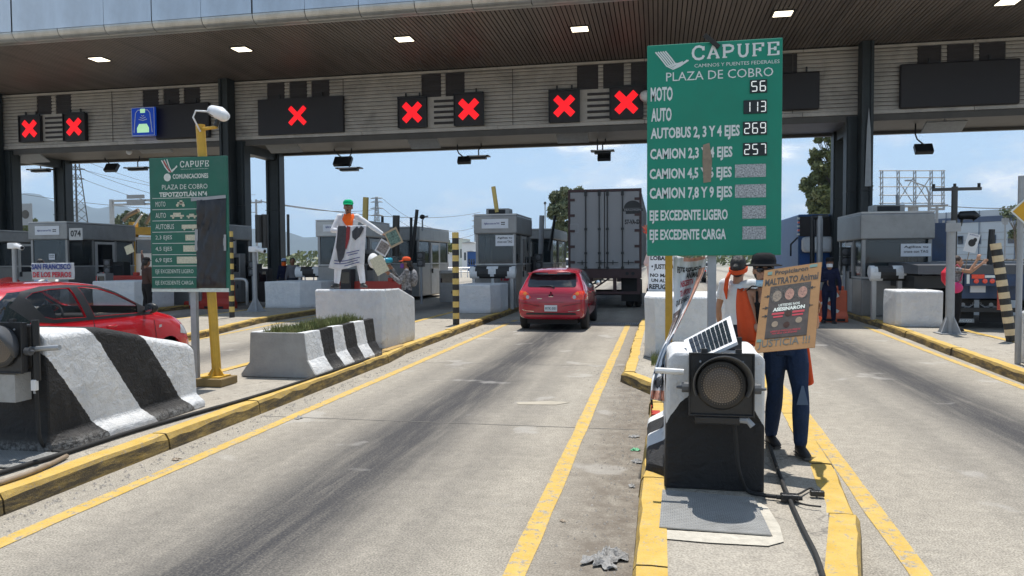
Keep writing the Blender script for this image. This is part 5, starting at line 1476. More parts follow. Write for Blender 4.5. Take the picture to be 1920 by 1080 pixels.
cr_px(1190, 820, 0.045, 'rag', 'pale crumpled scrap up the kerb')
cr_px(560, 785, 0.05, 'rag', 'white flake beside the left yellow line')
cr_px(330, 863, 0.035, 'tape_brown', 'brown flake at the foot of the left kerb')
# gravel grains scattered in the gutter
mb = MB()
for i in range(900):
    y = rnd.uniform(3.2, 12); x = -0.15 - abs(rnd.gauss(0, 0.22)) - (0.35 if y > 10.5 else 0)
    s_ = rnd.uniform(0.003, 0.011)
    mb.add([(x - s_, y - s_, 0.001), (x + s_, y - s_ * 0.6, 0.001), (x + s_ * 0.5, y + s_, 0.001), (x, y, s_ * 1.3)], [(0, 1, 3), (1, 2, 3), (2, 0, 3)])
for i in range(700):
    y = rnd.uniform(4, 20); x = -4.38 + abs(rnd.gauss(0, 0.12)); s_ = rnd.uniform(0.004, 0.014)
    mb.add([(x - s_, y - s_, 0.001), (x + s_, y - s_ * 0.6, 0.001), (x + s_ * 0.5, y + s_, 0.001), (x, y, s_ * 1.3)], [(0, 1, 3), (1, 2, 3), (2, 0, 3)])
mb.build('gravel', mat('grit', (0.42, 0.38, 0.33), 0.95, var=0.5, vs=30), None, kind='stuff', label='loose grit gathered along the kerbs', category='gravel')
# fallen metal piece on the kerb: dustpan
r = empty('dustpan', tuple(PZ(1232, 775, IZ + 0.012)), 'small red plastic dustpan on the kerb left of the block', 'dustpan')
mb = MB(); mb.box(-0.06, 0.03, -0.1, 0.1, 0.0, 0.012); mb.box(-0.06, -0.05, -0.1, 0.1, 0.012, 0.09); mb.build('pan', 'barrier_red', r)
mb = MB(); mb.tube([(-0.05, 0, 0.05), (-0.06, 0, 0.2)], 0.012, 8); mb.build('handle', 'black_rubber', r)

# yellow diamond sign at the right edge
p = PY(1893, 395, 12.3)
q = PZ(1908, 682, IZ)
r = empty('warning_sign', (q.x, q.y, IZ), 'yellow diamond warning sign on a grey pole at the right edge', 'road sign')
yy = 0.0
tp = PY(1908, 330, q.y)
mb = MB(); mb.tube([(0, 0, 0), (0, 0, tp.z - IZ)], 0.042, 10); mb.build('pole', 'pole_grey', r)
cc = PY(1955, 396, q.y); s_ = (cc.x - PY(1891, 396, q.y).x)
T = Matrix.Translation((cc.x - q.x, -0.06, cc.z - IZ)) @ Matrix.Rotation(PI / 4, 4, 'Y')
h_ = s_ / math.sqrt(2)
mb = MB(); mb.box(-h_, h_, -0.01, 0.0, -h_, h_, T); mb.build('plate_rim', 'sign_white', r)
mb = MB(); mb.box(-h_ + 0.02, h_ - 0.02, -0.016, -0.011, -h_ + 0.02, h_ - 0.02, T); mb.build('plate', mat('warning_yellow', (0.62, 0.33, 0.01), 0.45, var=0.06), r)
# ================================================================== VEHICLES
def car_paint(name, col, rough=0.22):
    m = mat(name, col, rough, var=0.04, vs=1.5, coat=0.9, spec=0.5, dirt=tuple(c_ * 0.6 for c_ in (col if not isinstance(col, str) else lin(col))), da=0.25, ds=1.5)
    return m
RED1 = car_paint('red_car_paint', (0.52, 0.008, 0.016))
RED2 = car_paint('crimson_car_paint', (0.37, 0.010, 0.030))
WHT = car_paint('white_car_paint', (0.72, 0.73, 0.74))
DRK = car_paint('dark_car_paint', (0.025, 0.028, 0.033))
YGR = car_paint('lime_car_paint', (0.42, 0.50, 0.08))
mat('tail_red', (0.80, 0.045, 0.012), 0.12, coat=0.8, var=0.25, vs=30)
mat('tail_amber', (0.75, 0.22, 0.02), 0.12, coat=0.8)
mat('lamp_clear', (0.45, 0.45, 0.47), 0.1, coat=0.8)
mat('chrome', (0.75, 0.76, 0.78), 0.12, metal=1.0)
mat('rim_metal', (0.38, 0.39, 0.41), 0.3, metal=0.8)
mat('seam_dark', (0.03, 0.004, 0.006), 0.6)
mat('seat_dark', (0.02, 0.02, 0.023), 0.9, var=0.2)
def car_stations(W, H, L, tail=0.0, nose=1.0):
    k = L / 4.0; w = W / 0.86; h = H / 1.53
    S = [(0.00, .40, .62, .74, .68, .70, .60), (0.025, .31, .80, .93, .79, .80, .68), (0.10, .27, .90, 1.03, .82, .83, .67), (0.26, .25, .95, 1.20, .835, .845, .63),
         (0.42, .24, .97, 1.36, .845, .85, .62), (0.60, .22, .985, 1.465, .85, .855, .61), (1.0, .2, 1.0, 1.515, .855, .86, .61), (1.7, .2, 1.0, 1.53, .86, .86, .61),
         (2.15, .2, 1.0, 1.505, .86, .86, .61), (2.5, .2, 1.0, 1.40, .86, .86, .61), (2.85, .2, .99, 1.21, .855, .85, .61), (3.12, .2, .965, 1.055, .85, .84, .64),
         (3.4, .2, .92, 1.00, .845, .82, .62), (3.68, .2, .83, .90, .82, .77, .56), (3.88, .22, .68, .76, .76, .70, .5), (3.98, .28, .52, .60, .64, .58, .4)]
    return [(y * k, a * h, b_ * h, c_ * h, d * w, e * w, f * w) for y, a, b_, c_, d, e, f in S]
def eval_mesh(ob, name):
    bpy.context.view_layer.update()
    dg = bpy.context.evaluated_depsgraph_get()
    me = bpy.data.meshes.new_from_object(ob.evaluated_get(dg))
    me.name = name
    return me
def body_mesh(S):
    vs, fs = [], []
    for (y, z0, zb, zt, wl, wb, wt) in S:
        d = zt - zb
        g_ = min(1, d / 0.3)
        half = [(0, z0), (wl * 0.8, z0), (wl * 0.96, z0 + 0.07), (wl, z0 + (zb - z0) * 0.35), (wl * 1.0, z0 + (zb - z0) * 0.72), (wb * 0.985, zb),
                (wt + (wb - wt) * (0.42 + 0.35 * (1 - g_)), zb + d * 0.55), (wt + (wb - wt) * (0.12 + 0.3 * (1 - g_)), zt - 0.055 * g_ - 0.02), (wt * 0.8, zt - 0.008), (0, zt)]
        ring = [(x, z) for x, z in half] + [(-x, z) for x, z in half[-2:0:-1]]
        vs += [(x, y, z) for x, z in ring]
        n = len(ring)
    for i in range(len(S) - 1):
        for k in range(n):
            j = (k + 1) % n
            fs.append((i * n + k, i * n + j, (i + 1) * n + j, (i + 1) * n + k)[::-1])
    fs.append(list(range(n))); fs.append([(len(S) - 1) * n + k for k in range(n)][::-1])
    me = bpy.data.meshes.new('body'); me.from_pydata(vs, [], fs); me.update()
    bm = bmesh.new(); bm.from_mesh(me); bmesh.ops.recalc_face_normals(bm, faces=bm.faces); bm.to_mesh(me); bm.free()
    return me
def patch(bvh, poly, view, off=0.004, step=0.05, mat_=None, parent=None, name='panel', mirror=False, smooth=True, thick=0.0):
    """lay a panel with outline poly (in the plane seen along `view`) on the body surface"""
    xs_ = [p_[0] for p_ in poly]; ys_ = [p_[1] for p_ in poly]
    pts = []
    for (xa, ya), (xb, yb) in zip(poly, poly[1:] + poly[:1]):
        n = max(1, int(math.hypot(xb - xa, yb - ya) / step))
        pts += [Vector((xa + (xb - xa) * i / n, ya + (yb - ya) * i / n)) for i in range(n)]
    nb = len(pts)
    x = min(xs_) + step / 2
    def inside(p_):
        c_ = False; n = len(poly)
        for i in range(n):
            (x1, y1), (x2, y2) = poly[i], poly[(i + 1) % n]
            if (y1 > p_[1]) != (y2 > p_[1]) and p_[0] < (x2 - x1) * (p_[1] - y1) / (y2 - y1) + x1: c_ = not c_
        return c_
    while x < max(xs_):
        y = min(ys_) + step / 2
        while y < max(ys_):
            if inside((x, y)) and min((Vector((x, y)) - q_).length for q_ in pts[:nb]) > step * 0.35: pts.append(Vector((x, y)))
            y += step
        x += step
    res = delaunay_2d_cdt(pts, [(i, (i + 1) % nb) for i in range(nb)], [], 1, 1e-5)
    V, F = res[0], res[2]
    out = []
    for p_ in V:
        if view == '+y': o_, d = Vector((p_.x, -3, p_.y)), Vector((0, 1, 0))
        elif view == '-y': o_, d = Vector((p_.x, 9, p_.y)), Vector((0, -1, 0))
        elif view == '-x': o_, d = Vector((3, p_.x, p_.y)), Vector((-1, 0, 0))
        elif view == '+x': o_, d = Vector((-3, p_.x, p_.y)), Vector((1, 0, 0))
        else: o_, d = Vector((p_.x, p_.y, 5)), Vector((0, 0, -1))
        h = bvh.ray_cast(o_, d)
        if h[0] is None:
            h = bvh.find_nearest(o_ + d * 2.2)
        nn_ = h[1]
        if nn_.dot(d) > 0: nn_ = -nn_
        out.append((h[0] + nn_ * off))
    mb = MB(); mb.smooth = smooth
    c_ = Vector((0, 0, 0))
    fs = []
    for f in F:
        a, b_, c2 = out[f[0]], out[f[1]], out[f[2]]
        nn_ = (b_ - a).cross(c2 - a)
        dd = {'+y': Vector((0, 1, 0)), '-y': Vector((0, -1, 0)), '-x': Vector((-1, 0, 0)), '+x': Vector((1, 0, 0))}.get(view, Vector((0, 0, -1)))
        fs.append(tuple(f) if nn_.dot(dd) < 0 else tuple(f)[::-1])
    mb.add(out, fs)
    return mb.build(name, mat_, parent)
def rr(x0, x1, z0, z1, r_=0.03, n=4, bot=0.0):
    """rounded box outline; bot widens the lower edge"""
    P = []
    for cx, cz, a0 in ((x1 - r_, z1 - r_, 0), (x0 + r_, z1 - r_, 90), (x0 + r_, z0 + r_, 180), (x1 - r_, z0 + r_, 270)):
        for i in range(n + 1):
            a = math.radians(a0 + 90 * i / n)
            x = cx + r_ * math.cos(a); z = cz + r_ * math.sin(a)
            f = (z1 - z) / (z1 - z0)
            P.append((x + (1 if x > (x0 + x1) / 2 else -1) * bot * f, z))
    return P
def wheel(parent, x, y, r_, w=0.19):
    T = Matrix.Translation((x, y, r_)) @ Matrix.Rotation(PI / 2, 4, 'Y')
    mb = MB(); mb.smooth = True
    mb.lathe([(r_ * 0.62, -w / 2), (r_ * 0.9, -w / 2), (r_ * 0.985, -w * 0.4), (r_, -w * 0.2), (r_, w * 0.2), (r_ * 0.985, w * 0.4), (r_ * 0.9, w / 2), (r_ * 0.62, w / 2)], 28, T)
    o = mb.build('wheel', 'black_rubber', parent)
    mb = MB(); s_ = 1 if x > 0 else -1
    mb.lathe([(0.0, s_ * w * 0.28), (r_ * 0.14, s_ * w * 0.30), (r_ * 0.62, s_ * w * 0.42), (r_ * 0.64, s_ * w * 0.2)], 24, T) ; mb.build('rim', 'rim_metal', o)
    mb = MB()
    for k in range(5):
        a = 2 * PI * k / 5 + 0.3
        T2 = T @ Matrix.Rotation(a, 4, 'Z')
        mb.box(r_ * 0.2, r_ * 0.5, -r_ * 0.12, r_ * 0.12, s_ * w * 0.34 - 0.004, s_ * w * 0.34 + 0.004, T2)
    mb.build('rim_opening', 'black_rubber', o)
    return o
def hatch(name, loc, label, paint, W, H, L, holes=False, rz=0.0, style=0, plate=None, group=None, detail=True):
    root = empty(name, loc, label, 'car', group, rz)
    S = car_stations(W, H, L)
    k = L / 4.0; h = H / 1.53
    me = body_mesh(S)
    me.materials.append(paint); me.materials.append(M('seat_dark'))
    tmp = bpy.data.objects.new('tmp_body', me); COL.objects.link(tmp)
    ss = tmp.modifiers.new('s', 'SUBSURF'); ss.levels = 2; ss.render_levels = 2
    sm = eval_mesh(tmp, 'body_smooth')
    bm = bmesh.new(); bm.from_mesh(sm); bvh = BVHTree.FromBMesh(bm); bm.free()
    wr = 0.295 * h
    wy = (0.74 * k, 3.26 * k)
    # window outlines on the side (y, z)
    fwin = [(1.80, 1.045), (2.86, 1.035), (2.90, 1.075), (2.66, 1.20), (2.42, 1.31), (2.14, 1.40), (1.88, 1.435), (1.74, 1.44)]
    rwin = [(1.02, 1.10), (1.14, 1.065), (1.66, 1.05), (1.60, 1.44), (1.28, 1.435), (1.0, 1.40), (0.86, 1.34)]
    dark = [(0.80, 1.06), (1.14, 1.015), (2.95, 1.0), (3.06, 1.02), (2.74, 1.21), (2.44, 1.35), (2.12, 1.445), (1.6, 1.475), (1.2, 1.47), (0.86, 1.42), (0.60, 1.25)]
    sc = lambda P: [(a * k, b_ * h) for a, b_ in P]
    fwin, rwin, dark = sc(fwin), sc(rwin), sc(dark)
    # cutters: wheel arches, and windows when holes
    mb = MB()
    for y in wy:
        T = Matrix.Translation((0, y, wr)) @ Matrix.Rotation(PI / 2, 4, 'Y')
        for sx in (-1, 1):
            mb.lathe([(wr * 1.18, sx * W - 0.28), (wr * 1.18, sx * W + 0.28)], 28, T)
    cut = bpy.data.objects.new('tmp_cut', mb.mesh('c', paint)); COL.objects.link(cut)
    cuts = [cut]
    if holes:
        mb = MB()
        ins = lambda P: [(sum(p_[0] for p_ in P) / len(P) + (a - sum(p_[0] for p_ in P) / len(P)) * 0.985, sum(p_[1] for p_ in P) / len(P) + (b_ - sum(p_[1] for p_ in P) / len(P)) * 0.97) for a, b_ in P]
        for P in (fwin, rwin): mb.prism(ins(P), 'x', -1.3, 1.3)
        mb.prism(rr(-0.50, 0.50, 1.08 * h, 1.37 * h, 0.06, bot=0.09), 'y', -0.3, 0.75 * k)
        mb.prism(rr(-0.56, 0.56, 1.12 * h, 1.42 * h, 0.06, bot=0.08), 'y', 2.35 * k, 3.2 * k)
        c2 = bpy.data.objects.new('tmp_cut2', mb.mesh('c', paint)); COL.objects.link(c2); cuts.append(c2)
    so_ = tmp.modifiers.new('so', 'SOLIDIFY'); so_.thickness = 0.03; so_.offset = -1; so_.material_offset = 1; so_.material_offset_rim = 0
    for c_ in cuts:
        bo = tmp.modifiers.new('b', 'BOOLEAN'); bo.operation = 'DIFFERENCE'; bo.solver = 'EXACT'; bo.object = c_
    fin = eval_mesh(tmp, 'body')
    for o_ in [tmp] + cuts: bpy.data.objects.remove(o_)
    fin.polygons.foreach_set('use_smooth', [True] * len(fin.polygons))
    try: fin.set_sharp_from_angle(angle=math.radians(35))
    except Exception: pass
    body = mesh_obj('body', fin, root)
    gm = 'car_glass' if holes else 'dark_glass'
    for v in ('-x', '+x'):
        if holes:
            # black surround between the panes, in pieces that leave the openings free
            bp = [(1.66, 1.05), (1.80, 1.045), (1.74, 1.44), (1.60, 1.44)]
            patch(bvh, sc(bp), v, 0.005, 0.06, 'black_plastic', root, 'door_pillar')
            patch(bvh, sc([(0.80, 1.06), (1.02, 1.10), (0.86, 1.34), (1.0, 1.40), (0.86, 1.42), (0.60, 1.25)]), v, 0.005, 0.05, 'black_plastic', root, 'rear_quarter_trim')
            patch(bvh, sc([(0.30, 1.03), (0.78, 1.04), (0.80, 1.06), (0.60, 1.25), (0.86, 1.42), (0.70, 1.41), (0.5, 1.30)]), v, 0.005, 0.05, 'dark_glass', root, 'rear_pillar_panel')
            patch(bvh, sc([(1.02, 1.10), (1.14, 1.065), (1.66, 1.05), (1.80, 1.045), (2.86, 1.035), (2.95, 1.0), (1.14, 1.015), (0.80, 1.06)]), v, 0.005, 0.06, 'black_plastic', root, 'window_sill_trim')
            patch(bvh, sc([(1.0, 1.40), (1.28, 1.435), (1.60, 1.44), (1.88, 1.44), (2.14, 1.405), (2.42, 1.315), (2.66, 1.205), (2.90, 1.08), (3.0, 1.04), (2.74, 1.21), (2.44, 1.35), (2.12, 1.445), (1.6, 1.475), (1.2, 1.47), (0.86, 1.42)]), v, 0.005, 0.05, 'black_plastic', root, 'upper_window_trim')
            patch(bvh, sc([(2.62, 1.04), (2.86, 1.035), (2.90, 1.075), (2.72, 1.17)]), v, 0.006, 0.05, 'black_plastic', root, 'mirror_triangle')
        else:
            patch(bvh, dark, v, 0.004, 0.07, 'black_plastic', root, 'window_surround')
        patch(bvh, fwin, v, 0.009 if not holes else -0.008, 0.07, gm, root, 'front_side_window')
        patch(bvh, rwin, v, 0.009 if not holes else -0.008, 0.07, gm, root, 'rear_side_window')
        for yy in (1.04, 1.76, 2.98):    # door seams
            P = sc([(yy - 0.006, 0.34), (yy + 0.006, 0.34), (yy + 0.006 + (0.0 if yy < 2.9 else -0.05), 1.0), (yy - 0.006 + (0.0 if yy < 2.9 else -0.05), 1.0)])
            patch(bvh, P, v, 0.003, 0.1, 'seam_dark', root, 'door_seam')
        s_ = 1 if v == '-x' else -1
        for yy in (1.22, 2.06):
            z = 0.90 * h
            hit = bvh.ray_cast(Vector((3 * s_, yy * k, z)), Vector((-s_, 0, 0)))[0]
            mb = MB(); mb.smooth = True; mb.tube([(hit.x - 0.01 * s_, yy * k - 0.085, z), (hit.x + 0.025 * s_, yy * k - 0.06, z + 0.004), (hit.x + 0.025 * s_, yy * k + 0.06, z + 0.004), (hit.x - 0.01 * s_, yy * k + 0.085, z)], 0.014, 8)
            mb.build('door_handle', paint, root)
        hit = bvh.ray_cast(Vector((3 * s_, 2.78 * k, 1.04 * h)), Vector((-s_, 0, 0)))[0]
        mb = MB(); mb.smooth = True
        mb.tube([(hit.x, 2.78 * k, 1.06 * h), (hit.x + 0.06 * s_, 2.76 * k, 1.08 * h)], [0.02, 0.03], 8)
        mb.ball((hit.x + 0.14 * s_, 2.76 * k, 1.10 * h), (0.10, 0.055, 0.075), 14, 9)
        mi = mb.build('door_mirror', 'black_plastic', root)
        mb = MB(); T = Matrix.Translation((hit.x + 0.14 * s_, 2.70 * k, 1.10 * h)) @ Matrix.Rotation(PI / 2, 4, 'X'); mb.lathe([(0, 0.012), (0.062, 0.01)], 14, T); mb.build('mirror_glass', 'chrome', mi)
        patch(bvh, sc([(3.02, 0.79), (3.09, 0.80), (3.09, 0.835), (3.03, 0.83)]), v, 0.006, 0.05, 'lamp_clear', root, 'side_marker')
        patch(bvh, sc([(3.55, 0.66), (3.93, 0.60), (3.95, 0.68), (3.60, 0.80)]), v, 0.005, 0.05, 'lamp_clear', root, 'headlight')
    patch(bvh, rr(-0.55, 0.55, 1.06 * h, 1.40 * h, 0.07, bot=0.06), '+y', -0.006 if holes else 0.006, 0.06, gm, root, 'rear_window')
    patch(bvh, rr(-0.58, 0.58, 1.06 * h, 1.44 * h, 0.06, bot=0.08), '-y', 0.006 if not holes else -0.006, 0.07, 'clear_glass' if holes else 'dark_glass', root, 'windscreen')
    for x in (-1, 1):
        for y in wy: wheel(root, x * (W - 0.105), y, wr)
        mb = MB()
    # dark tubs behind the wheels and floor
    mb = MB(); mb.box(-W + 0.24, W - 0.24, 0.2, L - 0.25, 0.16, 0.30)
    for y in wy:
        for x in (-1, 1): mb.box(x * (W - 0.30) - 0.03, x * (W - 0.30) + 0.03, y - wr * 1.15, y + wr * 1.15, 0.25, wr * 2.1)
    mb.build('underbody', 'black_rubber', root)
    if holes:
        for sx in (-0.36, 0.36):
            mb = MB(); mb.smooth = True
            mb.tube([(sx, 1.55, 0.45), (sx, 1.50, 0.85), (sx, 1.40, 1.16)], [(0.10, 0.25), (0.08, 0.24), (0.06, 0.17)], 14)
            mb.ball((sx, 1.36, 1.29), (0.13, 0.05, 0.095)); mb.tube([(sx, 1.9, 0.5), (sx, 1.5, 0.5)], [(0.08, 0.24), (0.1, 0.25)], 12)
            mb.build('front_seat', 'seat_dark', root)
        mb = MB(); mb.box(-0.6, 0.6, 0.62, 0.78, 0.45, 1.10)
        for sx in (-0.36, 0.36): mb.box(sx - 0.12, sx + 0.12, 0.62, 0.72, 1.11, 1.24)
        mb.build('rear_seat', 'seat_dark', root, bevel=0.03)
        mb = MB(); mb.box(-0.70, 0.70, 2.55, 3.0, 0.75, 1.0); mb.build('dashboard', 'seat_dark', root, bevel=0.05)
        T = Matrix.Translation((-0.36, 2.35, 0.98)) @ Matrix.Rotation(math.radians(70), 4, 'X')
        mb = MB(); mb.smooth = True
        ring = [(0.18 * math.cos(a * PI / 10), 0.18 * math.sin(a * PI / 10), 0) for a in range(21)]
        mb.tube(ring, 0.015, 6, T=T); mb.build('steering_wheel', 'seat_dark', root)
    # rear lamps, bumper creases, plate, badge
    for s_ in (-1, 1):
        X_ = lambda a: [(s_ * p_[0], p_[1]) for p_ in a]
        wq = W / 0.8325
        if style == 1:
            patch(bvh, X_([(0.47 * wq, 0.81 * h), (0.56 * wq, 0.76 * h), (0.81 * wq, 0.77 * h), (0.815 * wq, 0.86 * h), (0.76 * wq, 0.975 * h), (0.62 * wq, 0.965 * h), (0.53 * wq, 0.90 * h)]), '+y', 0.008, 0.04, 'tail_red', root, 'tail_light')
            patch(bvh, X_([(0.555 * wq + 0.042 * math.cos(a * PI / 6), 0.825 * h + 0.045 * math.sin(a * PI / 6)) for a in range(12)]), '+y', 0.014, 0.03, 'lamp_clear', root, 'reversing_light')
            patch(bvh, X_([(0.62 * wq + 0.045 * math.cos(a * PI / 6), 0.905 * h + 0.04 * math.sin(a * PI / 6)) for a in range(12)]), '+y', 0.012, 0.03, 'tail_amber', root, 'indicator_light')
            patch(bvh, X_([(0.42, 0.47 * h), (0.66 * wq, 0.50 * h), (0.70 * wq, 0.535 * h), (0.60, 0.495 * h), (0.42, 0.482 * h)]), '+y', 0.008, 0.04, 'chrome', root, 'bumper_crease')
            patch(bvh, X_([(0.28, 0.60 * h), (0.72 * wq, 0.68 * h), (0.72 * wq, 0.69 * h), (0.28, 0.612 * h)]), '+y', 0.004, 0.04, 'seam_dark', root, 'bumper_seam')
        else:
            patch(bvh, X_([(0.45 * wq, 0.86 * h), (0.82 * wq, 0.84 * h), (0.80 * wq, 0.93 * h), (0.45 * wq, 0.93 * h)]), '+y', 0.008, 0.04, 'tail_red', root, 'tail_light')
    patch(bvh, [(-0.62, 0.40), (0.62, 0.40), (0.60, 0.45), (-0.60, 0.45)], '+y', 0.006, 0.05, 'black_plastic', root, 'bumper_lip')
    if style == 1:
        patch(bvh, [(-0.30, 0.70 * h), (0.30, 0.70 * h), (0.30, 0.708 * h), (-0.30, 0.708 * h)], '+y', 0.004, 0.05, 'seam_dark', root, 'tailgate_seam')
        hy = bvh.ray_cast(Vector((0, -3, 0.89)), Vector((0, 1, 0)))[0]
        mb = MB()
        for a in range(3):
            T = Matrix.Translation((0, hy.y - 0.012, 0.895)) @ Matrix.Rotation(a * 2 * PI / 3, 4, 'Y')
            mb.add([(0, 0, 0), (0.022, 0, 0.038), (0, 0, 0.076), (-0.022, 0, 0.038)], [(0, 1, 2, 3), (3, 2, 1, 0)], T)
        mb.build('badge', 'chrome', root)
        mb = MB(); mb.box(-0.055, 0.055, hy.y - 0.012, hy.y - 0.004, 0.835, 0.848); mb.build('badge_bar', 'chrome', root)
        hy2 = bvh.ray_cast(Vector((-0.28, -3, 0.80)), Vector((0, 1, 0)))[0]
        mb = MB(); mb.box(-0.34, -0.22, hy2.y - 0.014, hy2.y - 0.006, 0.785, 0.80); mb.build('name_badge', 'chrome', root)
        hy3 = bvh.ray_cast(Vector((0, -3, 1.07 * h)), Vector((0, 1, 0)))[0]
        mb = MB(); mb.smooth = True; mb.tube([(0.09, hy3.y - 0.02, 1.02), (0.04, hy3.y - 0.025, 1.075), (-0.02, hy3.y - 0.01, 1.10), (-0.30, hy3.y + 0.0, 1.085)], [0.018, 0.014, 0.01, 0.007], 6); mb.build('rear_wiper', 'black_plastic', root)
        mb = MB(); mb.tube([(0.02, 0.72, H - 0.01), (0.02, 0.62, H + 0.13)], [0.008, 0.004], 6); mb.build('aerial', 'black_plastic', root)
        # roof spoiler lip
        mb = MB(); mb.smooth = True
        mb.tube([(-0.60, 0.44, 1.395 * h), (-0.4, 0.37, 1.425 * h), (0, 0.35, 1.44 * h), (0.4, 0.37, 1.425 * h), (0.60, 0.44, 1.395 * h)], [(0.02, 0.10)] * 5, 10, up=Vector((0, 0, 1))); mb.build('spoiler', paint, root)
        mb = MB(); mb.box(-0.11, 0.11, 0.33, 0.345, 1.385 * h, 1.40 * h); mb.build('brake_light', 'tail_red', root)
    if plate:
        hp = bvh.ray_cast(Vector((0, -3, 0.56 * h)), Vector((0, 1, 0)))[0]
        mb = MB(); mb.box(-0.155, 0.155, hp.y - 0.03, hp.y - 0.005, 0.485, 0.635); pl_ = mb.build('number_plate', 'white_paper', root, bevel=0.004)
        lettering(pl_, plate, -0.13, 0.525, 0.26, 0.065, mat('plate_ink', (0.06, 0.12, 0.12), 0.5), y=hp.y - 0.0325, bold=0.02)
    return root
hatch('red_hatchback', (-8.07, 6.66, 0), 'bright red hatchback partly hidden behind the long striped block', RED1, 0.865, 1.51, 4.0, holes=True)
hatch('red_hatchback', (-2.56, 17.85, 0), 'crimson hatchback seen from behind waiting after the white trailer', RED2, 0.86, 1.54, 3.9, style=1, plate='RYK-501')
far = []
wh = hatch('white_car', (1.2, 42.0, 0), 'white car far down the road behind the centre block', WHT, 0.85, 1.50, 4.1, group='distant cars beyond the booths')
dk = hatch('dark_car', (-20.0, 27.0, 0), 'dark car between the far left booths', DRK, 0.85, 1.48, 4.1, group='distant cars beyond the booths', rz=0.0)
yg = hatch('lime_car', (30.5, 41.5, 0.3), 'lime coloured taxi parked past the flatbed at the right edge', YGR, 0.85, 1.5, 4.1, group='distant cars beyond the booths', rz=1.3)
clone(wh, (25.5, 38.0, 0.35), 'white parked car seen above the flatbed deck', rz=1.45)
clone(wh, (-3.9, 60.0, 0), 'white van-like car seen just left of the trailer')
clone(wh, (4.0, 70.0, 0), 'small white car farthest down the right lane')
clone(dk, (2.6, 55.0, 0), 'dark car far behind the banner')
clone(wh, (-30, 75.0, 0), 'pale car in the distance beyond the left booths', rz=1.2)
clone(dk, (-14, 62.0, 0), 'dark car in the distance behind the bumper drums', rz=0.3)

# ------------------------------------------------------------------ white trailer
mat('trailer_white', (0.25, 0.25, 0.255), 0.4, var=0.07, vs=2, dirt=(0.26, 0.26, 0.26), da=0.4, ds=1.5, stretch=(1, 1, 0.4))
mat('trailer_red', (0.045, 0.016, 0.016), 0.5, var=0.2, vs=5)
TY = 26.0
a = PY(1065, 356, TY); b_ = PY(1203, 504, TY)
tr = empty('box_trailer', ((a.x + b_.x) / 2, TY, 0), 'white box trailer with closed rear doors in front of the crimson hatchback', 'trailer')
W = (b_.x - a.x) / 2; zt_ = a.z; zb_ = b_.z
mb = MB(); mb.box(-W + 0.03, W - 0.03, 0.05, 13.0, zb_, zt_ - 0.03)
mb.build('box', 'trailer_white', tr)
for i in range(1):
    mb = MB()
    for q_ in range(22): mb.box(W - 0.031, W - 0.012, 0.3 + q_ * 0.58, 0.36 + q_ * 0.58, zb_ + 0.1, zt_ - 0.1); mb.box(-W + 0.012, -W + 0.031, 0.3 + q_ * 0.58, 0.36 + q_ * 0.58, zb_ + 0.1, zt_ - 0.1)
    mb.build('side_rib', 'trailer_white', tr, kind='stuff')
mb = MB(); e = 0.07
mb.box(-W, W, -0.02, 0.06, zt_ - e * 1.3, zt_); mb.box(-W, -W + e, -0.02, 0.06, zb_, zt_ - e * 1.3); mb.box(W - e, W, -0.02, 0.06, zb_, zt_ - e * 1.3); mb.build('rear_frame', 'trailer_red', tr)
mb = MB(); mb.box(-W, W, -0.03, 0.2, zb_ - 0.32, zb_); mb.build('sill_beam', 'trailer_red', tr)
for s_ in (-1, 1):
    mb = MB(); x0, x1 = (-W + e + 0.01, -0.012) if s_ < 0 else (0.012, W - e - 0.01)
    mb.box(x0, x1, -0.015, 0.045, zb_ + 0.01, zt_ - e * 1.3 - 0.01)
    dr_ = mb.build('door', 'trailer_white', tr, bevel=0.01)
    for q_ in range(5):
        z = zb_ + 0.24 + q_ * (zt_ - zb_ - 0.6) / 4
        mb = MB(); xa = s_ * (W - e * 0.5); xb = s_ * (W - 0.24); mb.box(min(xa, xb), max(xa, xb), -0.045, -0.021, z - 0.045, z + 0.045); mb.build('hinge', 'trailer_red', dr_)
    for xr in ((-0.65, -0.18) if s_ < 0 else (0.10, 0.62)):
        mb = MB(); mb.tube([(xr, -0.06, zb_ - 0.02), (xr, -0.06, zt_ - 0.03)], 0.02, 8); rod = mb.build('lock_rod', 'black_metal', dr_)
        mb = MB()
        for z in (zb_ + 0.04, zb_ + 0.55, (zb_ + zt_) / 2, zt_ - 0.2):
            mb.box(xr - 0.045, xr + 0.045, -0.085, -0.016, z - 0.04, z + (0.12 if z > zt_ - 0.3 else 0.04))
        mb.build('rod_keeper', 'black_metal', dr_, kind='stuff')
    for xr in ((-0.95, -0.3) if s_ < 0 else (0.12, 0.65)):
        mb = MB(); mb.box(xr, xr + 0.36, -0.09, -0.065, zb_ + 0.21, zb_ + 0.235); mb.box(xr + 0.16, xr + 0.19, -0.095, -0.06, zb_ + 0.15, zb_ + 0.30); mb.build('handle', 'black_metal', dr_)
mb = MB(); mb.box(-0.006, 0.006, -0.03, 0.04, zb_ + 0.02, zt_ - 0.1); mb.build('centre_gasket', 'black_rubber', tr)
T = Matrix.Translation((0.97, -0.019, zt_ - 0.68)) 
mb = MB(); P = [(0.30 * math.cos(a_ * PI / 12), 0.26 * math.sin(a_ * PI / 12)) for a_ in range(13)]
mb.prism(P, 'y', -0.003, 0.0, T); mb.box(-0.34, 0.34, -0.004, -0.001, -0.11, -0.01, T); mb.box(-0.24, 0.24, -0.003, 0.0, -0.2, -0.11, T); mb.build('dome_logo', 'black_metal', tr)
lettering(tr, 'MACHON', 0.68, zt_ - 0.775, 0.58, 0.07, 'trailer_white', y=-0.0245)
lettering(tr, '57-VA-SX', 0.70, zt_ - 1.24, 0.56, 0.17, 'ink_black', y=-0.019, bold=0.05)
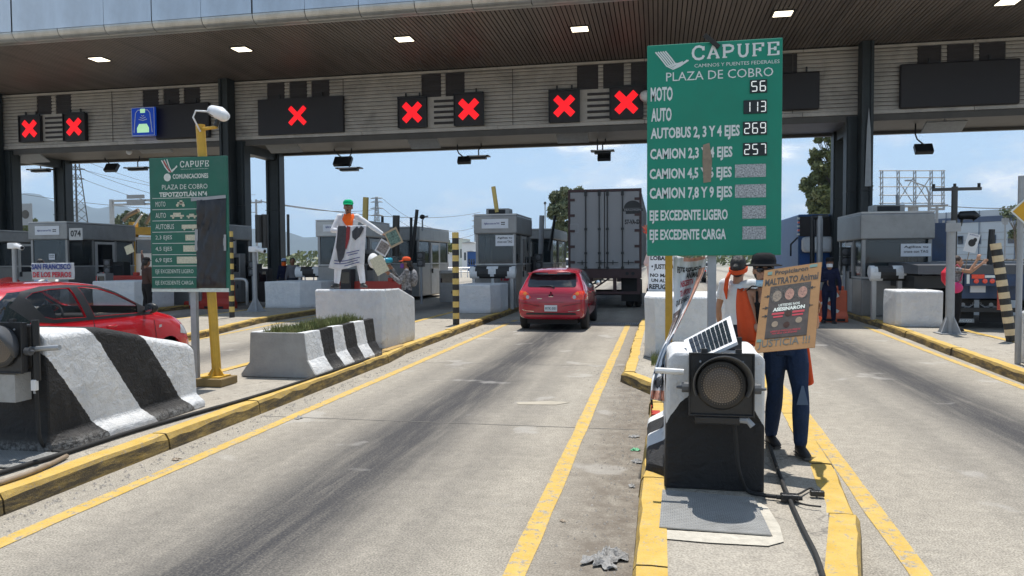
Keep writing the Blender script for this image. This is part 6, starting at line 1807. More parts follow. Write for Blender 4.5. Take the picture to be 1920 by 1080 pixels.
lettering(tr, 'ATLAS', -1.18, zt_ - 0.62, 0.28, 0.08, 'pole_grey', y=-0.019) if False else None
mb = MB(); strokes(mb, [[(-1.2, zt_ - 1.5), (-0.92, zt_ - 1.5), (-0.92, zt_ - 1.2), (-1.2, zt_ - 1.2), (-1.2, zt_ - 1.5)]], 0.02, -0.019); mb.build('placard_holder', 'pole_grey', tr)
# underride guard, mudflaps, axles, wheels
mb = MB(); mb.box(-W + 0.05, W - 0.05, 0.0, 0.1, 0.52, 0.62)
for x in (-0.75, 0.35, W - 0.1): mb.box(x - 0.06, x + 0.06, 0.02, 0.09, 0.62, zb_ - 0.32)
mb.prism([(-0.55, 0.62), (-0.45, 0.62), (0.2, zb_ - 0.33), (0.1, zb_ - 0.33)], 'y', 0.03, 0.08); mb.build('underride_guard', 'trailer_red', tr)
for s_ in (-1, 1):
    mb = MB(); mb.box(s_ * (W - 0.42) - 0.3, s_ * (W - 0.42) + 0.3, 0.45, 0.47, 0.25, zb_ - 0.33); mb.build('mudflap', 'black_rubber', tr)
    for y in (1.3, 2.6):
        for xo in (0.16, 0.46):
            T = Matrix.Translation((s_ * (W - xo), y, 0.5)) @ Matrix.Rotation(PI / 2, 4, 'Y')
            mb = MB(); mb.smooth = True; mb.lathe([(0.26, -0.12), (0.46, -0.12), (0.5, -0.08), (0.5, 0.08), (0.46, 0.12), (0.26, 0.12)], 24, T); mb.build('wheel', 'black_rubber', tr)
for y in (1.3, 2.6):
    mb = MB(); mb.tube([(-W + 0.3, y, 0.5), (W - 0.3, y, 0.5)], 0.08, 8); mb.build('axle', 'black_metal', tr)
mb = MB(); mb.box(-0.55, -0.42, 0.1, 12.8, zb_ - 0.45, zb_ - 0.02); mb.box(0.42, 0.55, 0.1, 12.8, zb_ - 0.45, zb_ - 0.02); mb.build('chassis_rail', 'trailer_red', tr)
for x in (0.78, 0.98):
    mb = MB(); T = Matrix.Translation((x, -0.035, zb_ - 0.16)) @ Matrix.Rotation(PI / 2, 4, 'X'); mb.lathe([(0, 0.006), (0.06, 0.0)], 12, T); mb.build('tail_light', 'black_rubber', tr)

# ------------------------------------------------------------------ flatbed tow truck at the right edge
mat('flatbed_blue', (0.018, 0.045, 0.11), 0.4, var=0.25, vs=4, dirt=(0.03, 0.03, 0.035), da=0.6, ds=3)
mat('flatbed_deck', (0.07, 0.075, 0.085), 0.5, var=0.15, vs=3)
FY_ = 19.3
def F_(px, py): v_ = PY(px, py, FY_); return v_.x, v_.z
fx, _ = F_(1798, 560)
fb = empty('flatbed_truck', (fx, FY_, 0), 'dark blue flatbed truck seen from behind at the right edge', 'truck')
def R_(px, py): x, z = F_(px, py); return x - fx, z
dz = F_(1860, 497)[1]; dz0 = F_(1860, 514)[1]
mb = MB(); mb.prism([(-0.0, dz0), (0.0, dz), (1.2, dz + 0.06), (8, dz + 0.06), (8, dz0)], 'x', -0.9, 2.75); mb.build('deck', 'flatbed_deck', fb)
x1 = 2.75
z0 = R_(1860, 536)[1]
mb = MB(); mb.box(0.12, x1, 0.02, 0.3, z0, dz0); mb.build('tail_panel', 'flatbed_blue', fb)
xa, za = R_(1822, 532); xb, zb2 = R_(1846, 513)
mb = MB(); mb.box(xa, xb, 0.0, 0.018, za + 0.12, zb2 - 0.02); mb.build('red_reflector', 'tail_red', fb)
mb = MB(); mb.box(xb + 0.01, xb + 0.24, 0.0, 0.018, za + 0.14, zb2 - 0.04); mb.build('white_reflector', 'sign_white', fb)
xa2 = R_(1818, 525)[0]; mb = MB(); mb.box(xa2 - 0.06, xa2 - 0.0, 0.0, 0.018, za + 0.0, zb2 - 0.02); mb.build('white_reflector', 'sign_white', fb)
for i, px in enumerate((1831, 1847, 1861)):
    x, z = R_(px, 527); mb = MB(); T = Matrix.Translation((x, 0.015, z)) @ Matrix.Rotation(PI / 2, 4, 'X'); mb.lathe([(0, 0.02), (0.055, 0.015), (0.06, 0.0)], 12, T); mb.build('tail_light', 'tail_red', fb)
mb = MB(); mb.box(0.0, x1, 0.25, 0.5, 0.75, z0); mb.build('rear_frame', 'flatbed_blue', fb)
xa, za = R_(1826, 549); xb, zb2 = R_(1855, 536)
mb = MB(); mb.box(xa, xb, 0.2, 0.245, za, zb2); npl = mb.build('number_plate', 'white_paper', fb)
lettering(npl, '14-AB-3C', xa + 0.03, za + 0.05, xb - xa - 0.06, 0.08, 'ink_red', y=0.197) if False else None
for k_, (pa, pb) in enumerate((((1799, 608), (1843, 561)), ((1853, 608), (1898, 561)))):
    xa, za = R_(*pa); xb, zb2 = R_(*pb)
    mb = MB(); mb.box(xa, xb, 0.5, 0.52, max(za, 0.12), zb2); mf = mb.build('mudflap', 'black_rubber', fb)
    cx = (xa + xb) / 2; cz = zb2 - 0.18
    mb = MB()
    for s_ in (-1, 1):
        for q_ in range(4):
            strokes(mb, [[(cx + s_ * 0.03, cz - 0.02 * q_), (cx + s_ * 0.12, cz - 0.03 - 0.015 * q_), (cx + s_ * (0.24 - 0.03 * q_), cz + 0.02 - 0.02 * q_), (cx + s_ * (0.27 - 0.045 * q_), cz + 0.12 - 0.045 * q_)]], 0.012, 0.496 - 0.0004 * q_)
    mb.ball((cx, 0.495, cz + 0.02), (0.05, 0.006, 0.05), 10, 6); mb.build('winged_emblem', 'pole_grey', mf, kind='stuff')
xa, za = R_(1800, 606); xb, zb2 = R_(1842, 599)
mb = MB(); mb.box(xa, xb, 0.46, 0.49, za - 0.02, zb2 - 0.02); pb_ = mb.build('lower_strip', 'pole_grey', fb)
lettering(pb_, 'ARMAS AXO', xa + 0.05, za - 0.0, xb - xa - 0.1, 0.06, 'sign_white', y=0.457)
mb = MB(); mb.box(0.0, x1, 0.3, 0.45, 0.42, 0.52); mb.build('bumper_bar', 'black_metal', fb)
xa, za = R_(1869, 581); xb, zb2 = R_(1877, 536)
mb = MB(); mb.box(xa, xb, -0.02, 0.0, za, zb2); sg = mb.build('orange_board', 'barrier_orange', fb)
T = Matrix.Translation(((xa + xb) / 2 - 0.04, -0.024, zb2 - 0.03)) @ Matrix.Rotation(math.radians(90), 4, 'Y')
lettering(sg, 'PRECAUCION', 0, 0, zb2 - za - 0.06, 0.07, 'ink_red', T=T)
for s_, x in ((0, 0.35), (1, 2.3)):
    T = Matrix.Translation((x, 1.3, 0.5)) @ Matrix.Rotation(PI / 2, 4, 'Y')
    mb = MB(); mb.smooth = True; mb.lathe([(0.26, -0.24), (0.46, -0.24), (0.5, -0.2), (0.5, 0.2), (0.46, 0.24), (0.26, 0.24)], 24, T); mb.build('wheel', 'black_rubber', fb)
mb = MB(); mb.box(0.4, 2.4, 0.5, 8, 0.7, 1.05); mb.box(0.2, 2.6, 8.1, 10.2, 0.6, 2.9); mb.build('chassis', 'flatbed_blue', fb)
mb = MB(); mb.box(-0.85, 0.0, 0.4, 3.0, dz0 - 0.35, dz0 - 0.05); mb.build('side_box', 'black_metal', fb)
# striped concrete wall behind the flatbed
r = empty('striped_barrier', (fx + 1.9, 24.5, 0), 'black and white striped barrier top showing above the flatbed deck', 'barrier')
mb = MB(); mb.box(-0.6, 3.0, 0, 0.5, 0.0, 1.62); mb.build('wall', mat('diag_paint', (0.7, 0.7, 0.69), 0.6), r)
for i in range(6):
    mb = MB(); mb.prism([(-0.5 + i * 0.6, 1.2), (-0.2 + i * 0.6, 1.2), (-0.1 + i * 0.6, 1.61), (-0.4 + i * 0.6, 1.61)], 'y', -0.006, -0.001); mb.build('painted_stripe', 'black_band', r)

# ------------------------------------------------------------------ blue truck beyond the right columns
BY = 34.0
a = PY(1497, 402, BY); b_ = PY(1560, 480, BY)
bt = empty('blue_truck', (a.x + 1.25, BY, 0), 'tall truck with white and blue body behind the cardboard poster', 'truck')
mb = MB(); mb.box(-1.25, 1.25, 0.0, 8.0, 0.8, a.z); mb.build('cargo_box', mat('truck_blue', (0.03, 0.10, 0.26), 0.45, var=0.1), bt, bevel=0.05)
mb = MB(); mb.box(-1.2, 1.2, -0.05, -0.001, a.z - 0.95, a.z - 0.1); mb.build('dark_grille', 'vent_dark', bt)
for q_ in range(5):
    mb = MB(); mb.box(-1.3, -1.2, -0.06, 0.0, a.z - 0.9 + q_ * 0.17, a.z - 0.82 + q_ * 0.17); mb.build('marker_strip', 'tail_red' if q_ % 2 else 'sign_white', bt)
mb = MB(); mb.box(-1.15, 1.15, -0.5, -0.051, a.z - 1.65, a.z - 0.98); mb.build('white_hood', 'white_plastic', bt, bevel=0.15)
mb = MB(); mb.box(-1.2, 1.2, -0.05, -0.001, 1.0, a.z - 1.7); mb.build('blue_panel', mat('panel_blue', (0.02, 0.09, 0.30), 0.45), bt)
for x in (-0.9, 0.9):
    T = Matrix.Translation((x, 1.2, 0.5)) @ Matrix.Rotation(PI / 2, 4, 'Y')
    mb = MB(); mb.smooth = True; mb.lathe([(0.26, -0.2), (0.46, -0.2), (0.5, -0.16), (0.5, 0.16), (0.46, 0.2), (0.26, 0.2)], 20, T); mb.build('wheel', 'black_rubber', bt)
mb = MB(); mb.tube([(-1.3, -0.2, a.z - 1.0), (-1.6, -0.3, a.z - 1.3), (-1.6, -0.3, a.z - 1.8)], 0.04, 6); mb.build('mirror_arm', 'black_metal', bt)
# ================================================================== PEOPLE
SKIN = {'a': mat('skin_light', (0.42, 0.225, 0.14), 0.55, var=0.06, vs=14), 'b': mat('skin_brown', (0.24, 0.115, 0.065), 0.55, var=0.06, vs=14)}
def cloth(name, col, fold=0.5, rough=0.85, **kw): return mat(name, col, rough, var=0.1, vs=7, bump=fold, bs=9, spec=0.2, **kw)
cloth('white_cloth', (0.68, 0.69, 0.71)); cloth('black_cloth', (0.014, 0.014, 0.016)); cloth('denim', (0.02, 0.038, 0.085), 1.6); cloth('denim_dark', (0.02, 0.024, 0.035))
cloth('orange_cloth', (0.68, 0.095, 0.03)); cloth('neon_orange', (0.9, 0.14, 0.02)); cloth('light_blue_cloth', (0.34, 0.46, 0.66)); cloth('navy_cloth', (0.012, 0.015, 0.04))
cloth('grey_cloth', (0.16, 0.16, 0.17)); cloth('pink_cloth', (0.66, 0.5, 0.48)); cloth('red_cloth', (0.42, 0.02, 0.03)); cloth('green_cap', (0.0, 0.42, 0.17)); cloth('purple_cloth', (0.16, 0.07, 0.30))
cloth('brown_cloth', (0.06, 0.035, 0.03)); cloth('tan_cloth', (0.45, 0.36, 0.25))
mat('patterned_cloth', (0.20, 0.20, 0.21), 0.9, var=0.95, vs=22, dirt=(0.01, 0.01, 0.012), da=1.0, ds=12)
mat('hair_black', (0.012, 0.010, 0.009), 0.4, var=0.3, vs=30, bump=0.5, bs=50, stretch=(6, 6, 1)); mat('hair_brown', (0.035, 0.018, 0.010), 0.4, var=0.3, vs=30, bump=0.5, bs=50, stretch=(6, 6, 1))
mat('shoe_dark', (0.02, 0.018, 0.017), 0.55, var=0.2); mat('shoe_sole', (0.10, 0.095, 0.09), 0.7); mat('mask_blue', (0.42, 0.62, 0.74), 0.8, var=0.05)
mat('eye_white', (0.55, 0.53, 0.5), 0.3); mat('iris_dark', (0.015, 0.01, 0.008), 0.2); mat('lip', (0.28, 0.09, 0.07), 0.5); mat('sunglass', (0.008, 0.006, 0.01), 0.08)
mat('red_hand', (0.60, 0.06, 0.03), 0.5)
mat('magenta_plastic', (0.65, 0.03, 0.16), 0.45, var=0.1); mat('red_bag', (0.62, 0.015, 0.04), 0.6, var=0.15, bump=0.4, bs=8)

def remesh(mb, vox, name, m, smooth=4):
    me = mb.mesh(name, m)
    o = bpy.data.objects.new('tmp_' + name, me); COL.objects.link(o)
    r_ = o.modifiers.new('r', 'REMESH'); r_.mode = 'VOXEL'; r_.voxel_size = vox; r_.use_smooth_shade = True
    s_ = o.modifiers.new('s', 'SMOOTH'); s_.factor = 0.5; s_.iterations = smooth
    out = eval_mesh(o, name)
    bpy.data.objects.remove(o)
    out.polygons.foreach_set('use_smooth', [True] * len(out.polygons))
    if not out.materials: out.materials.append(M(m))
    return out
def limb(mb, a, b_, c_, ra, rb, rc, n=12):
    a, b_, c_ = Vector(a), Vector(b_), Vector(c_)
    mb.tube([a, a.lerp(b_, 0.35), a.lerp(b_, 0.8), b_], [ra, ra * 1.02, rb * 1.03, rb], n)
    mb.ball(b_, rb * 1.0); mb.ball(a, ra)
    mb.tube([b_, b_.lerp(c_, 0.3), b_.lerp(c_, 0.75), c_], [rb, rb * 1.05, rc * 1.12, rc], n)
    mb.ball(c_, rc)
def hand(mb, w, d, pn, s=1.0, curl=0.5, thumb=1, spread=0.06):
    """w wrist, d direction of the hand, pn palm normal"""
    w = Vector(w); d = Vector(d).normalized(); pn = Vector(pn); pn = (pn - d * pn.dot(d)).normalized(); sd = d.cross(pn).normalized() * thumb
    mb.tube([w - d * 0.01 * s, w + d * 0.04 * s, w + d * 0.085 * s], [(0.020 * s, 0.026 * s), (0.016 * s, 0.038 * s), (0.013 * s, 0.040 * s)], 12, up=pn)
    for i, L in enumerate((0.068, 0.078, 0.072, 0.055)):
        off = (1.5 - i) * 0.0225 * s
        b0 = w + d * 0.08 * s + sd * off
        dd = (d + sd * (1.5 - i) * spread).normalized()
        pts = [b0]; dirv = dd; ang = 0
        for k in range(3):
            ang += curl * (0.55 if k == 0 else 0.8)
            dirv = (dd * math.cos(ang) + pn * math.sin(ang)).normalized()
            pts.append(pts[-1] + dirv * L * s * (0.42, 0.32, 0.26)[k])
        mb.tube(pts, [0.0095 * s, 0.0092 * s, 0.0085 * s, 0.0068 * s], 8); mb.ball(pts[-1], 0.0068 * s, 8, 5)
    t0 = w + d * 0.022 * s + sd * 0.028 * s
    t1 = t0 + (d * 0.6 + sd * 0.7 + pn * 0.25).normalized() * 0.038 * s; t2 = t1 + (d * 0.85 + sd * 0.25 + pn * (0.2 + curl * 0.5)).normalized() * 0.032 * s
    mb.tube([t0, t1, t2], [0.013 * s, 0.0105 * s, 0.008 * s], 8); mb.ball(t2, 0.008 * s, 8, 5)
def person(loc, h, rz, label, P, top, bottom, shoes='shoe_dark', skin='b', hair=None, hat=None, vox=0.012, sleeve=1.0, sit=False, group=None, face=True, slim=1.0, handmat=None, trouser=1.0):
    """local frame: the person faces -Y, +X is their left. P overrides joints given for a height of 1.70"""
    J = dict(pel=(0, 0, 0.93), waist=(0, 0, 1.06), chest=(0, 0, 1.25), neck=(0, 0.01, 1.43), head=(0, -0.015, 1.572),
             shL=(0.165, 0, 1.385), shR=(-0.165, 0, 1.385), elL=(0.23, 0.02, 1.11), elR=(-0.23, 0.02, 1.11), wrL=(0.25, -0.08, 0.87), wrR=(-0.25, -0.08, 0.87),
             hipL=(0.085, 0, 0.90), hipR=(-0.085, 0, 0.90), knL=(0.10, -0.02, 0.49), knR=(-0.10, -0.02, 0.49), anL=(0.11, 0.03, 0.085), anR=(-0.11, 0.03, 0.085),
             hdL=(0, -0.3, -1), hdR=(0, -0.3, -1), pnL=(-1, 0, 0), pnR=(1, 0, 0), look=0.0, tilt=0.0, curlL=0.5, curlR=0.5, toeL=0.25, toeR=-0.25)
    J.update(P)
    k = h / 1.70
    V = {a: (Vector(b_) * k if isinstance(b_, tuple) and a not in ('hdL', 'hdR', 'pnL', 'pnR') else b_) for a, b_ in J.items()}
    root = empty('person', loc, label, 'person', group, rz)
    up = Vector((1, 0, 0)); sl = slim
    def torso(mb, e, z_top=True, z_low=True):
        pts = [V['pel'] - Vector((0, 0, 0.07 * k)), V['pel'], V['waist'], V['chest'] - Vector((0, 0, 0.05)) * k, V['chest'] + Vector((0, 0, 0.06)) * k, V['neck'] - Vector((0, 0, 0.035)) * k]
        rs = [(0.145, 0.10), (0.160, 0.112), (0.132 * sl, 0.098 * sl), (0.150 * sl, 0.112), (0.160 * sl, 0.108), (0.085, 0.066)]
        if not z_low: pts, rs = pts[1:], rs[1:]
        mb.tube(pts, [((a + e) * k, (b_ + e) * k) for a, b_ in rs], 18, up=up)
        for s_ in ('shL', 'shR'):
            mb.tube([V['chest'] + Vector((0, 0, 0.09)) * k, V[s_]], [0.062 * k + e, 0.052 * k + e], 12); mb.ball(V[s_], 0.052 * k + e)
    R = Matrix.Rotation(J['look'], 3, 'Z') @ Matrix.Rotation(J['tilt'], 3, 'X')
    H = V['head']
    hk = 1.10 * k
    hp = lambda x, y, z: H + R @ (Vector((x, y, z)) * hk)
    mb = MB()
    torso(mb, -0.004)
    mb.tube([V['neck'] - Vector((0, 0, 0.06)) * k, H - Vector((0, 0, 0.04)) * k], [0.058 * k, 0.056 * k], 12)
    mb.ball(hp(0, 0.01, 0.025), (0.073 * hk, 0.092 * hk, 0.092 * hk), R=R)
    mb.ball(hp(0, -0.022, -0.035), (0.058 * hk, 0.066 * hk, 0.078 * hk), R=R)
    mb.ball(hp(0, -0.055, -0.085), (0.028 * hk, 0.024 * hk, 0.024 * hk), R=R)
    mb.tube([hp(0, -0.083, 0.01), hp(0, -0.098, -0.018), hp(0, -0.104, -0.034), hp(0, -0.085, -0.04)], [0.008 * hk, 0.011 * hk, 0.016 * hk, 0.010 * hk], 8)
    for s_ in (-1, 1):
        mb.ball(hp(s_ * 0.074, 0.012, -0.01), (0.011 * hk, 0.020 * hk, 0.030 * hk), 8, 6, R=R)
        mb.ball(hp(s_ * 0.028, -0.076, 0.022), (0.022 * hk, 0.012 * hk, 0.008 * hk), 8, 5, R=R)
        mb.ball(hp(s_ * 0.036, -0.060, -0.028), (0.022 * hk, 0.022 * hk, 0.020 * hk), 8, 5, R=R)
    mb.ball(hp(0, -0.080, -0.061), (0.024 * hk, 0.010 * hk, 0.009 * hk), 8, 5, R=R)
    for s_ in 'LR':
        limb(mb, V['sh' + s_], V['el' + s_], V['wr' + s_], 0.043 * k, 0.036 * k, 0.025 * k)
        hand(mb, V['wr' + s_], J['hd' + s_], J['pn' + s_], k, J['curl' + s_], 1 if s_ == 'L' else -1)
        limb(mb, V['hip' + s_], V['kn' + s_], V['an' + s_], 0.078 * k, 0.053 * k, 0.036 * k)
        a = V['an' + s_]; t_ = J['toe' + s_]; f = Vector((math.sin(t_), -math.cos(t_), 0))
        mb.tube([a + f * -0.04 * k - Vector((0, 0, 0.035 * k)), a + f * 0.13 * k - Vector((0, 0, 0.05 * k))], [0.034 * k, 0.028 * k], 10)
    body = mesh_obj('body', remesh(mb, vox, 'body', SKIN[skin], 3), root)
    if handmat:
        mb = MB(); hand(mb, V['wrR'], J['hdR'], J['pnR'], k * 1.06, J['curlR'], -1, 0.22)
        mesh_obj('painted_glove', remesh(mb, vox * 0.7, 'glove', handmat, 2), root)
    # shirt
    if top:
        mb = MB(); torso(mb, 0.012)
        for s_ in 'LR':
            a, b_, c_ = V['sh' + s_], V['el' + s_], V['wr' + s_]
            if sleeve >= 1: limb(mb, a, b_, b_.lerp(c_, 0.93), 0.058 * k, 0.050 * k, 0.040 * k)
            elif sleeve > 0:
                mb.ball(a, 0.058 * k); mb.tube([a, a.lerp(b_, sleeve)], [0.058 * k, 0.060 * k], 12)
        for i in range(7):   # soft creases
            z = V['waist'].z + random.uniform(-0.05, 0.25) * k; a = random.uniform(-1, 1)
            mb.tube([V['waist'] + Vector((-0.12 * k, -0.10 * k, z - V['waist'].z - a * 0.05)), V['waist'] + Vector((0.12 * k, -0.10 * k, z - V['waist'].z + a * 0.05))], 0.008 * k, 6)
        mesh_obj('shirt', remesh(mb, vox * 1.1, 'shirt', top, 4), root)
    if bottom:
        mb = MB()
        mb.tube([V['pel'] - Vector((0, 0, 0.09)) * k, V['pel'], V['waist'] - Vector((0, 0, 0.03)) * k], [(0.155 * k, 0.115 * k), (0.172 * k, 0.124 * k), (0.146 * k * sl, 0.110 * k)], 18, up=up)
        for s_ in 'LR':
            c_ = V['kn' + s_].lerp(V['an' + s_], 0.92 * trouser)
            limb(mb, V['hip' + s_], V['kn' + s_], c_, 0.095 * k, 0.068 * k * (1.15 if trouser > 1 else 1), 0.056 * k)
        mesh_obj('trousers', remesh(mb, vox * 1.1, 'trousers', bottom, 3), root)
    if shoes:
        for s_ in 'LR':
            a = V['an' + s_]; t_ = J['toe' + s_]; f = Vector((math.sin(t_), -math.cos(t_), 0)); z0 = Vector((0, 0, -a.z + 0.002)) if a.z < 0.3 else Vector((0, 0, -0.08))
            mb = MB(); mb.smooth = True
            b0 = a + z0
            mb.tube([b0 + f * -0.075 * k + Vector((0, 0, .035)) * k, b0 + f * -0.05 * k + Vector((0, 0, .045)) * k, b0 + f * 0.03 * k + Vector((0, 0, .05)) * k, b0 + f * 0.10 * k + Vector((0, 0, .035)) * k, b0 + f * 0.165 * k + Vector((0, 0, .028)) * k, b0 + f * 0.185 * k + Vector((0, 0, .022)) * k],
                    [(0.02 * k, 0.02 * k), (0.04 * k, 0.034 * k), (0.048 * k, 0.040 * k), (0.034 * k, 0.045 * k), (0.026 * k, 0.036 * k), (0.008 * k, 0.012 * k)], 12, up=Vector((0, 0, 1)))
            mb.ball(a + Vector((0, 0, 0.0)), (0.046 * k, 0.050 * k, 0.05 * k))
            sh_ = mb.build('shoe', shoes, root)
            mb = MB(); mb.tube([b0 + f * -0.08 * k + Vector((0, 0, .012)), b0 + f * 0.06 * k + Vector((0, 0, .012)), b0 + f * 0.185 * k + Vector((0, 0, .012))], [(0.011, 0.036 * k), (0.011, 0.047 * k), (0.010, 0.03 * k)], 10, up=Vector((0, 0, 1))); mb.build('sole', 'shoe_sole', sh_)
    # face
    if face:
        for s_ in (-1, 1):
            mb = MB(); mb.smooth = True; mb.ball(hp(s_ * 0.030, -0.0765, 0.004), (0.014 * hk, 0.008 * hk, 0.007 * hk), 10, 6, R=R); e_ = mb.build('eye', 'eye_white', root)
            mb = MB(); mb.smooth = True; mb.ball(hp(s_ * 0.030, -0.0825, 0.004), (0.006 * hk, 0.004 * hk, 0.006 * hk), 8, 5, R=R); mb.build('iris', 'iris_dark', e_)
            mb = MB(); mb.tube([hp(s_ * 0.014, -0.089, 0.027), hp(s_ * 0.032, -0.087, 0.032), hp(s_ * 0.050, -0.074, 0.025)], 0.0035 * hk, 6); mb.build('eyebrow', 'hair_black', root)
        mb = MB(); mb.smooth = True; mb.ball(hp(0, -0.0885, -0.061), (0.022 * hk, 0.006 * hk, 0.0075 * hk), 10, 6, R=R); mb.build('mouth', 'lip', root)
    if hair:
        hm, style = hair
        mb = MB(); mb.ball(hp(0, 0.022, 0.038), (0.083 * hk, 0.094 * hk, 0.092 * hk), R=R)
        if style in ('long', 'tail', 'bun'):
            mb.ball(hp(0, 0.055, -0.02), (0.074 * hk, 0.05 * hk, 0.08 * hk), R=R)
        if style == 'long':
            for s_ in (-1, 1): mb.tube([hp(s_ * 0.062, 0.0, 0.03), hp(s_ * 0.078, 0.0, -0.06), hp(s_ * 0.075, 0.01, -0.16), hp(s_ * 0.06, 0.02, -0.24)], [0.026 * hk, 0.03 * hk, 0.03 * hk, 0.012 * hk], 8)
            mb.tube([hp(0, 0.07, 0), hp(0, 0.085, -0.14), hp(0, 0.09, -0.26)], [(0.07 * hk, 0.04 * hk), (0.075 * hk, 0.035 * hk), (0.04 * hk, 0.015 * hk)], 10, up=up)
        if style in ('tail', 'bun'):
            mb.ball(hp(0, 0.11, 0.0), (0.035 * hk,) * 3)
            if style == 'tail': mb.tube([hp(0, 0.11, 0.0), hp(0, 0.14, -0.08), hp(0, 0.12, -0.2)], [0.03 * hk, 0.028 * hk, 0.01 * hk], 8)
        mesh_obj('hair', remesh(mb, max(vox, 0.008), 'hair', hm, 2), root)
    if hat:
        hm, style = hat
        mb = MB(); mb.smooth = True
        T = Matrix.Translation(hp(0, 0.012, 0.052)) @ R.to_4x4() @ Matrix.Scale(1.1, 4)
        if style == 'cap':
            mb.lathe([(0.091 * k, 0.0), (0.091 * k, 0.025 * k), (0.082 * k, 0.058 * k), (0.055 * k, 0.08 * k), (0.0, 0.088 * k)], 20, T @ Matrix.Scale(1.06, 4, (0, 1, 0)))
            vs = []; fs = []
            for i in range(9):
                a = math.radians(-70 + 140 * i / 8)
                vs.append(T @ Vector((0.088 * math.sin(a) * k, -0.092 * math.cos(a) * k, 0.008 * k))); vs.append(T @ Vector((0.088 * math.sin(a) * 1.02 * k, (-0.092 * math.cos(a) - 0.075 * max(0, math.cos(a)) ** 0.6) * k, -0.008 * k)))
            o_ = len(vs); vs += [v_ - Vector((0, 0, 0.006)) for v_ in vs]
            for i in range(8):
                fs += [(2 * i, 2 * i + 1, 2 * i + 3, 2 * i + 2), (o_ + 2 * i + 2, o_ + 2 * i + 3, o_ + 2 * i + 1, o_ + 2 * i), (2 * i + 1, o_ + 2 * i + 1, o_ + 2 * i + 3, 2 * i + 3)]
            mb.add(vs, fs)
        elif style == 'brim':
            mb.lathe([(0.0, 0.085 * k), (0.05 * k, 0.083 * k), (0.082 * k, 0.065 * k), (0.095 * k, 0.02 * k), (0.094 * k, -0.002 * k), (0.135 * k, -0.012 * k), (0.142 * k, -0.016 * k), (0.135 * k, -0.02 * k), (0.088 * k, -0.01 * k)][::-1], 24, T)
        elif style == 'hood':
            mb.ball(hp(0, 0.02, 0.01), (0.096 * hk, 0.108 * hk, 0.125 * hk), 16, 12, R=R)
        mb.build('cap' if style != 'brim' else 'hat', hm, root)
    root_V = {a: (b_ if isinstance(b_, Vector) else b_) for a, b_ in V.items()}
    return root, root_V, hp, k
def drape(parent, name, m, fn, nu=14, nv=14, thick=0.004):
    mb = MB(); mb.smooth = True; vs, fs = [], []
    for i in range(nu + 1):
        for j in range(nv + 1): vs.append(fn(i / nu, j / nv))
    for i in range(nu):
        for j in range(nv): fs.append((i * (nv + 1) + j, (i + 1) * (nv + 1) + j, (i + 1) * (nv + 1) + j + 1, i * (nv + 1) + j + 1))
    mb.add(vs, fs); o = mb.build(name, m, parent)
    so_ = o.modifiers.new('thick', 'SOLIDIFY'); so_.thickness = thick; so_.offset = 0
    return o
def quad_frame(TLp, TRp, BLp, BRp):
    """matrix of a flat sheet: local X along the width, local Z up the height, local -Y towards the viewer; also width and height"""
    x = ((TRp - TLp) + (BRp - BLp)).normalized(); zz = ((TLp - BLp) + (TRp - BRp)); zz = (zz - x * zz.dot(x)).normalized(); y = zz.cross(x)
    w = ((TRp - TLp).length + (BRp - BLp).length) / 2; h = ((TLp - BLp).length + (TRp - BRp).length) / 2
    T = Matrix(((x.x, y.x, zz.x, 0), (x.y, y.y, zz.y, 0), (x.z, y.z, zz.z, 0), (0, 0, 0, 1)))
    return T, w, h
def sheet(name, pts, y, label, cat, m, thick=0.004, group=None, wave=0.0):
    """pts: four image points TL, TR, BR, BL; y: depth (or four depths)"""
    ys = y if isinstance(y, tuple) else (y,) * 4
    tl, tr_, br, bl = [PY(*p_, yy) for p_, yy in zip(pts, ys)]
    T, w, h = quad_frame(tl, tr_, bl, br)
    o = empty(name, tuple(bl), label, cat, group)
    o.rotation_euler = T.to_euler()
    mb = MB()
    if wave:
        mb.smooth = True
        nx, nz = 16, 12; vs, fs = [], []
        for i in range(nx + 1):
            for j in range(nz + 1): vs.append((w * i / nx, wave * noise.noise(Vector((i * 0.35, j * 0.25, w * 9))), h * j / nz))
        for i in range(nx):
            for j in range(nz): fs.append((i * (nz + 1) + j, (i + 1) * (nz + 1) + j, (i + 1) * (nz + 1) + j + 1, i * (nz + 1) + j + 1))
        mb.add(vs, fs); s_ = mb.build('sheet', m, o); so_ = s_.modifiers.new('t', 'SOLIDIFY'); so_.thickness = thick
    else:
        mb.box(0, w, 0, thick, 0, h); s_ = mb.build('sheet', m, o)
    return o, w, h
def blob(mb, cx, cz, rx, rz_, y, n=18, a0=0):
    P = [(cx + rx * math.cos(2 * PI * i / n), y, cz + rz_ * math.sin(2 * PI * i / n)) for i in range(n)]
    mb.add(P, [list(range(n))])

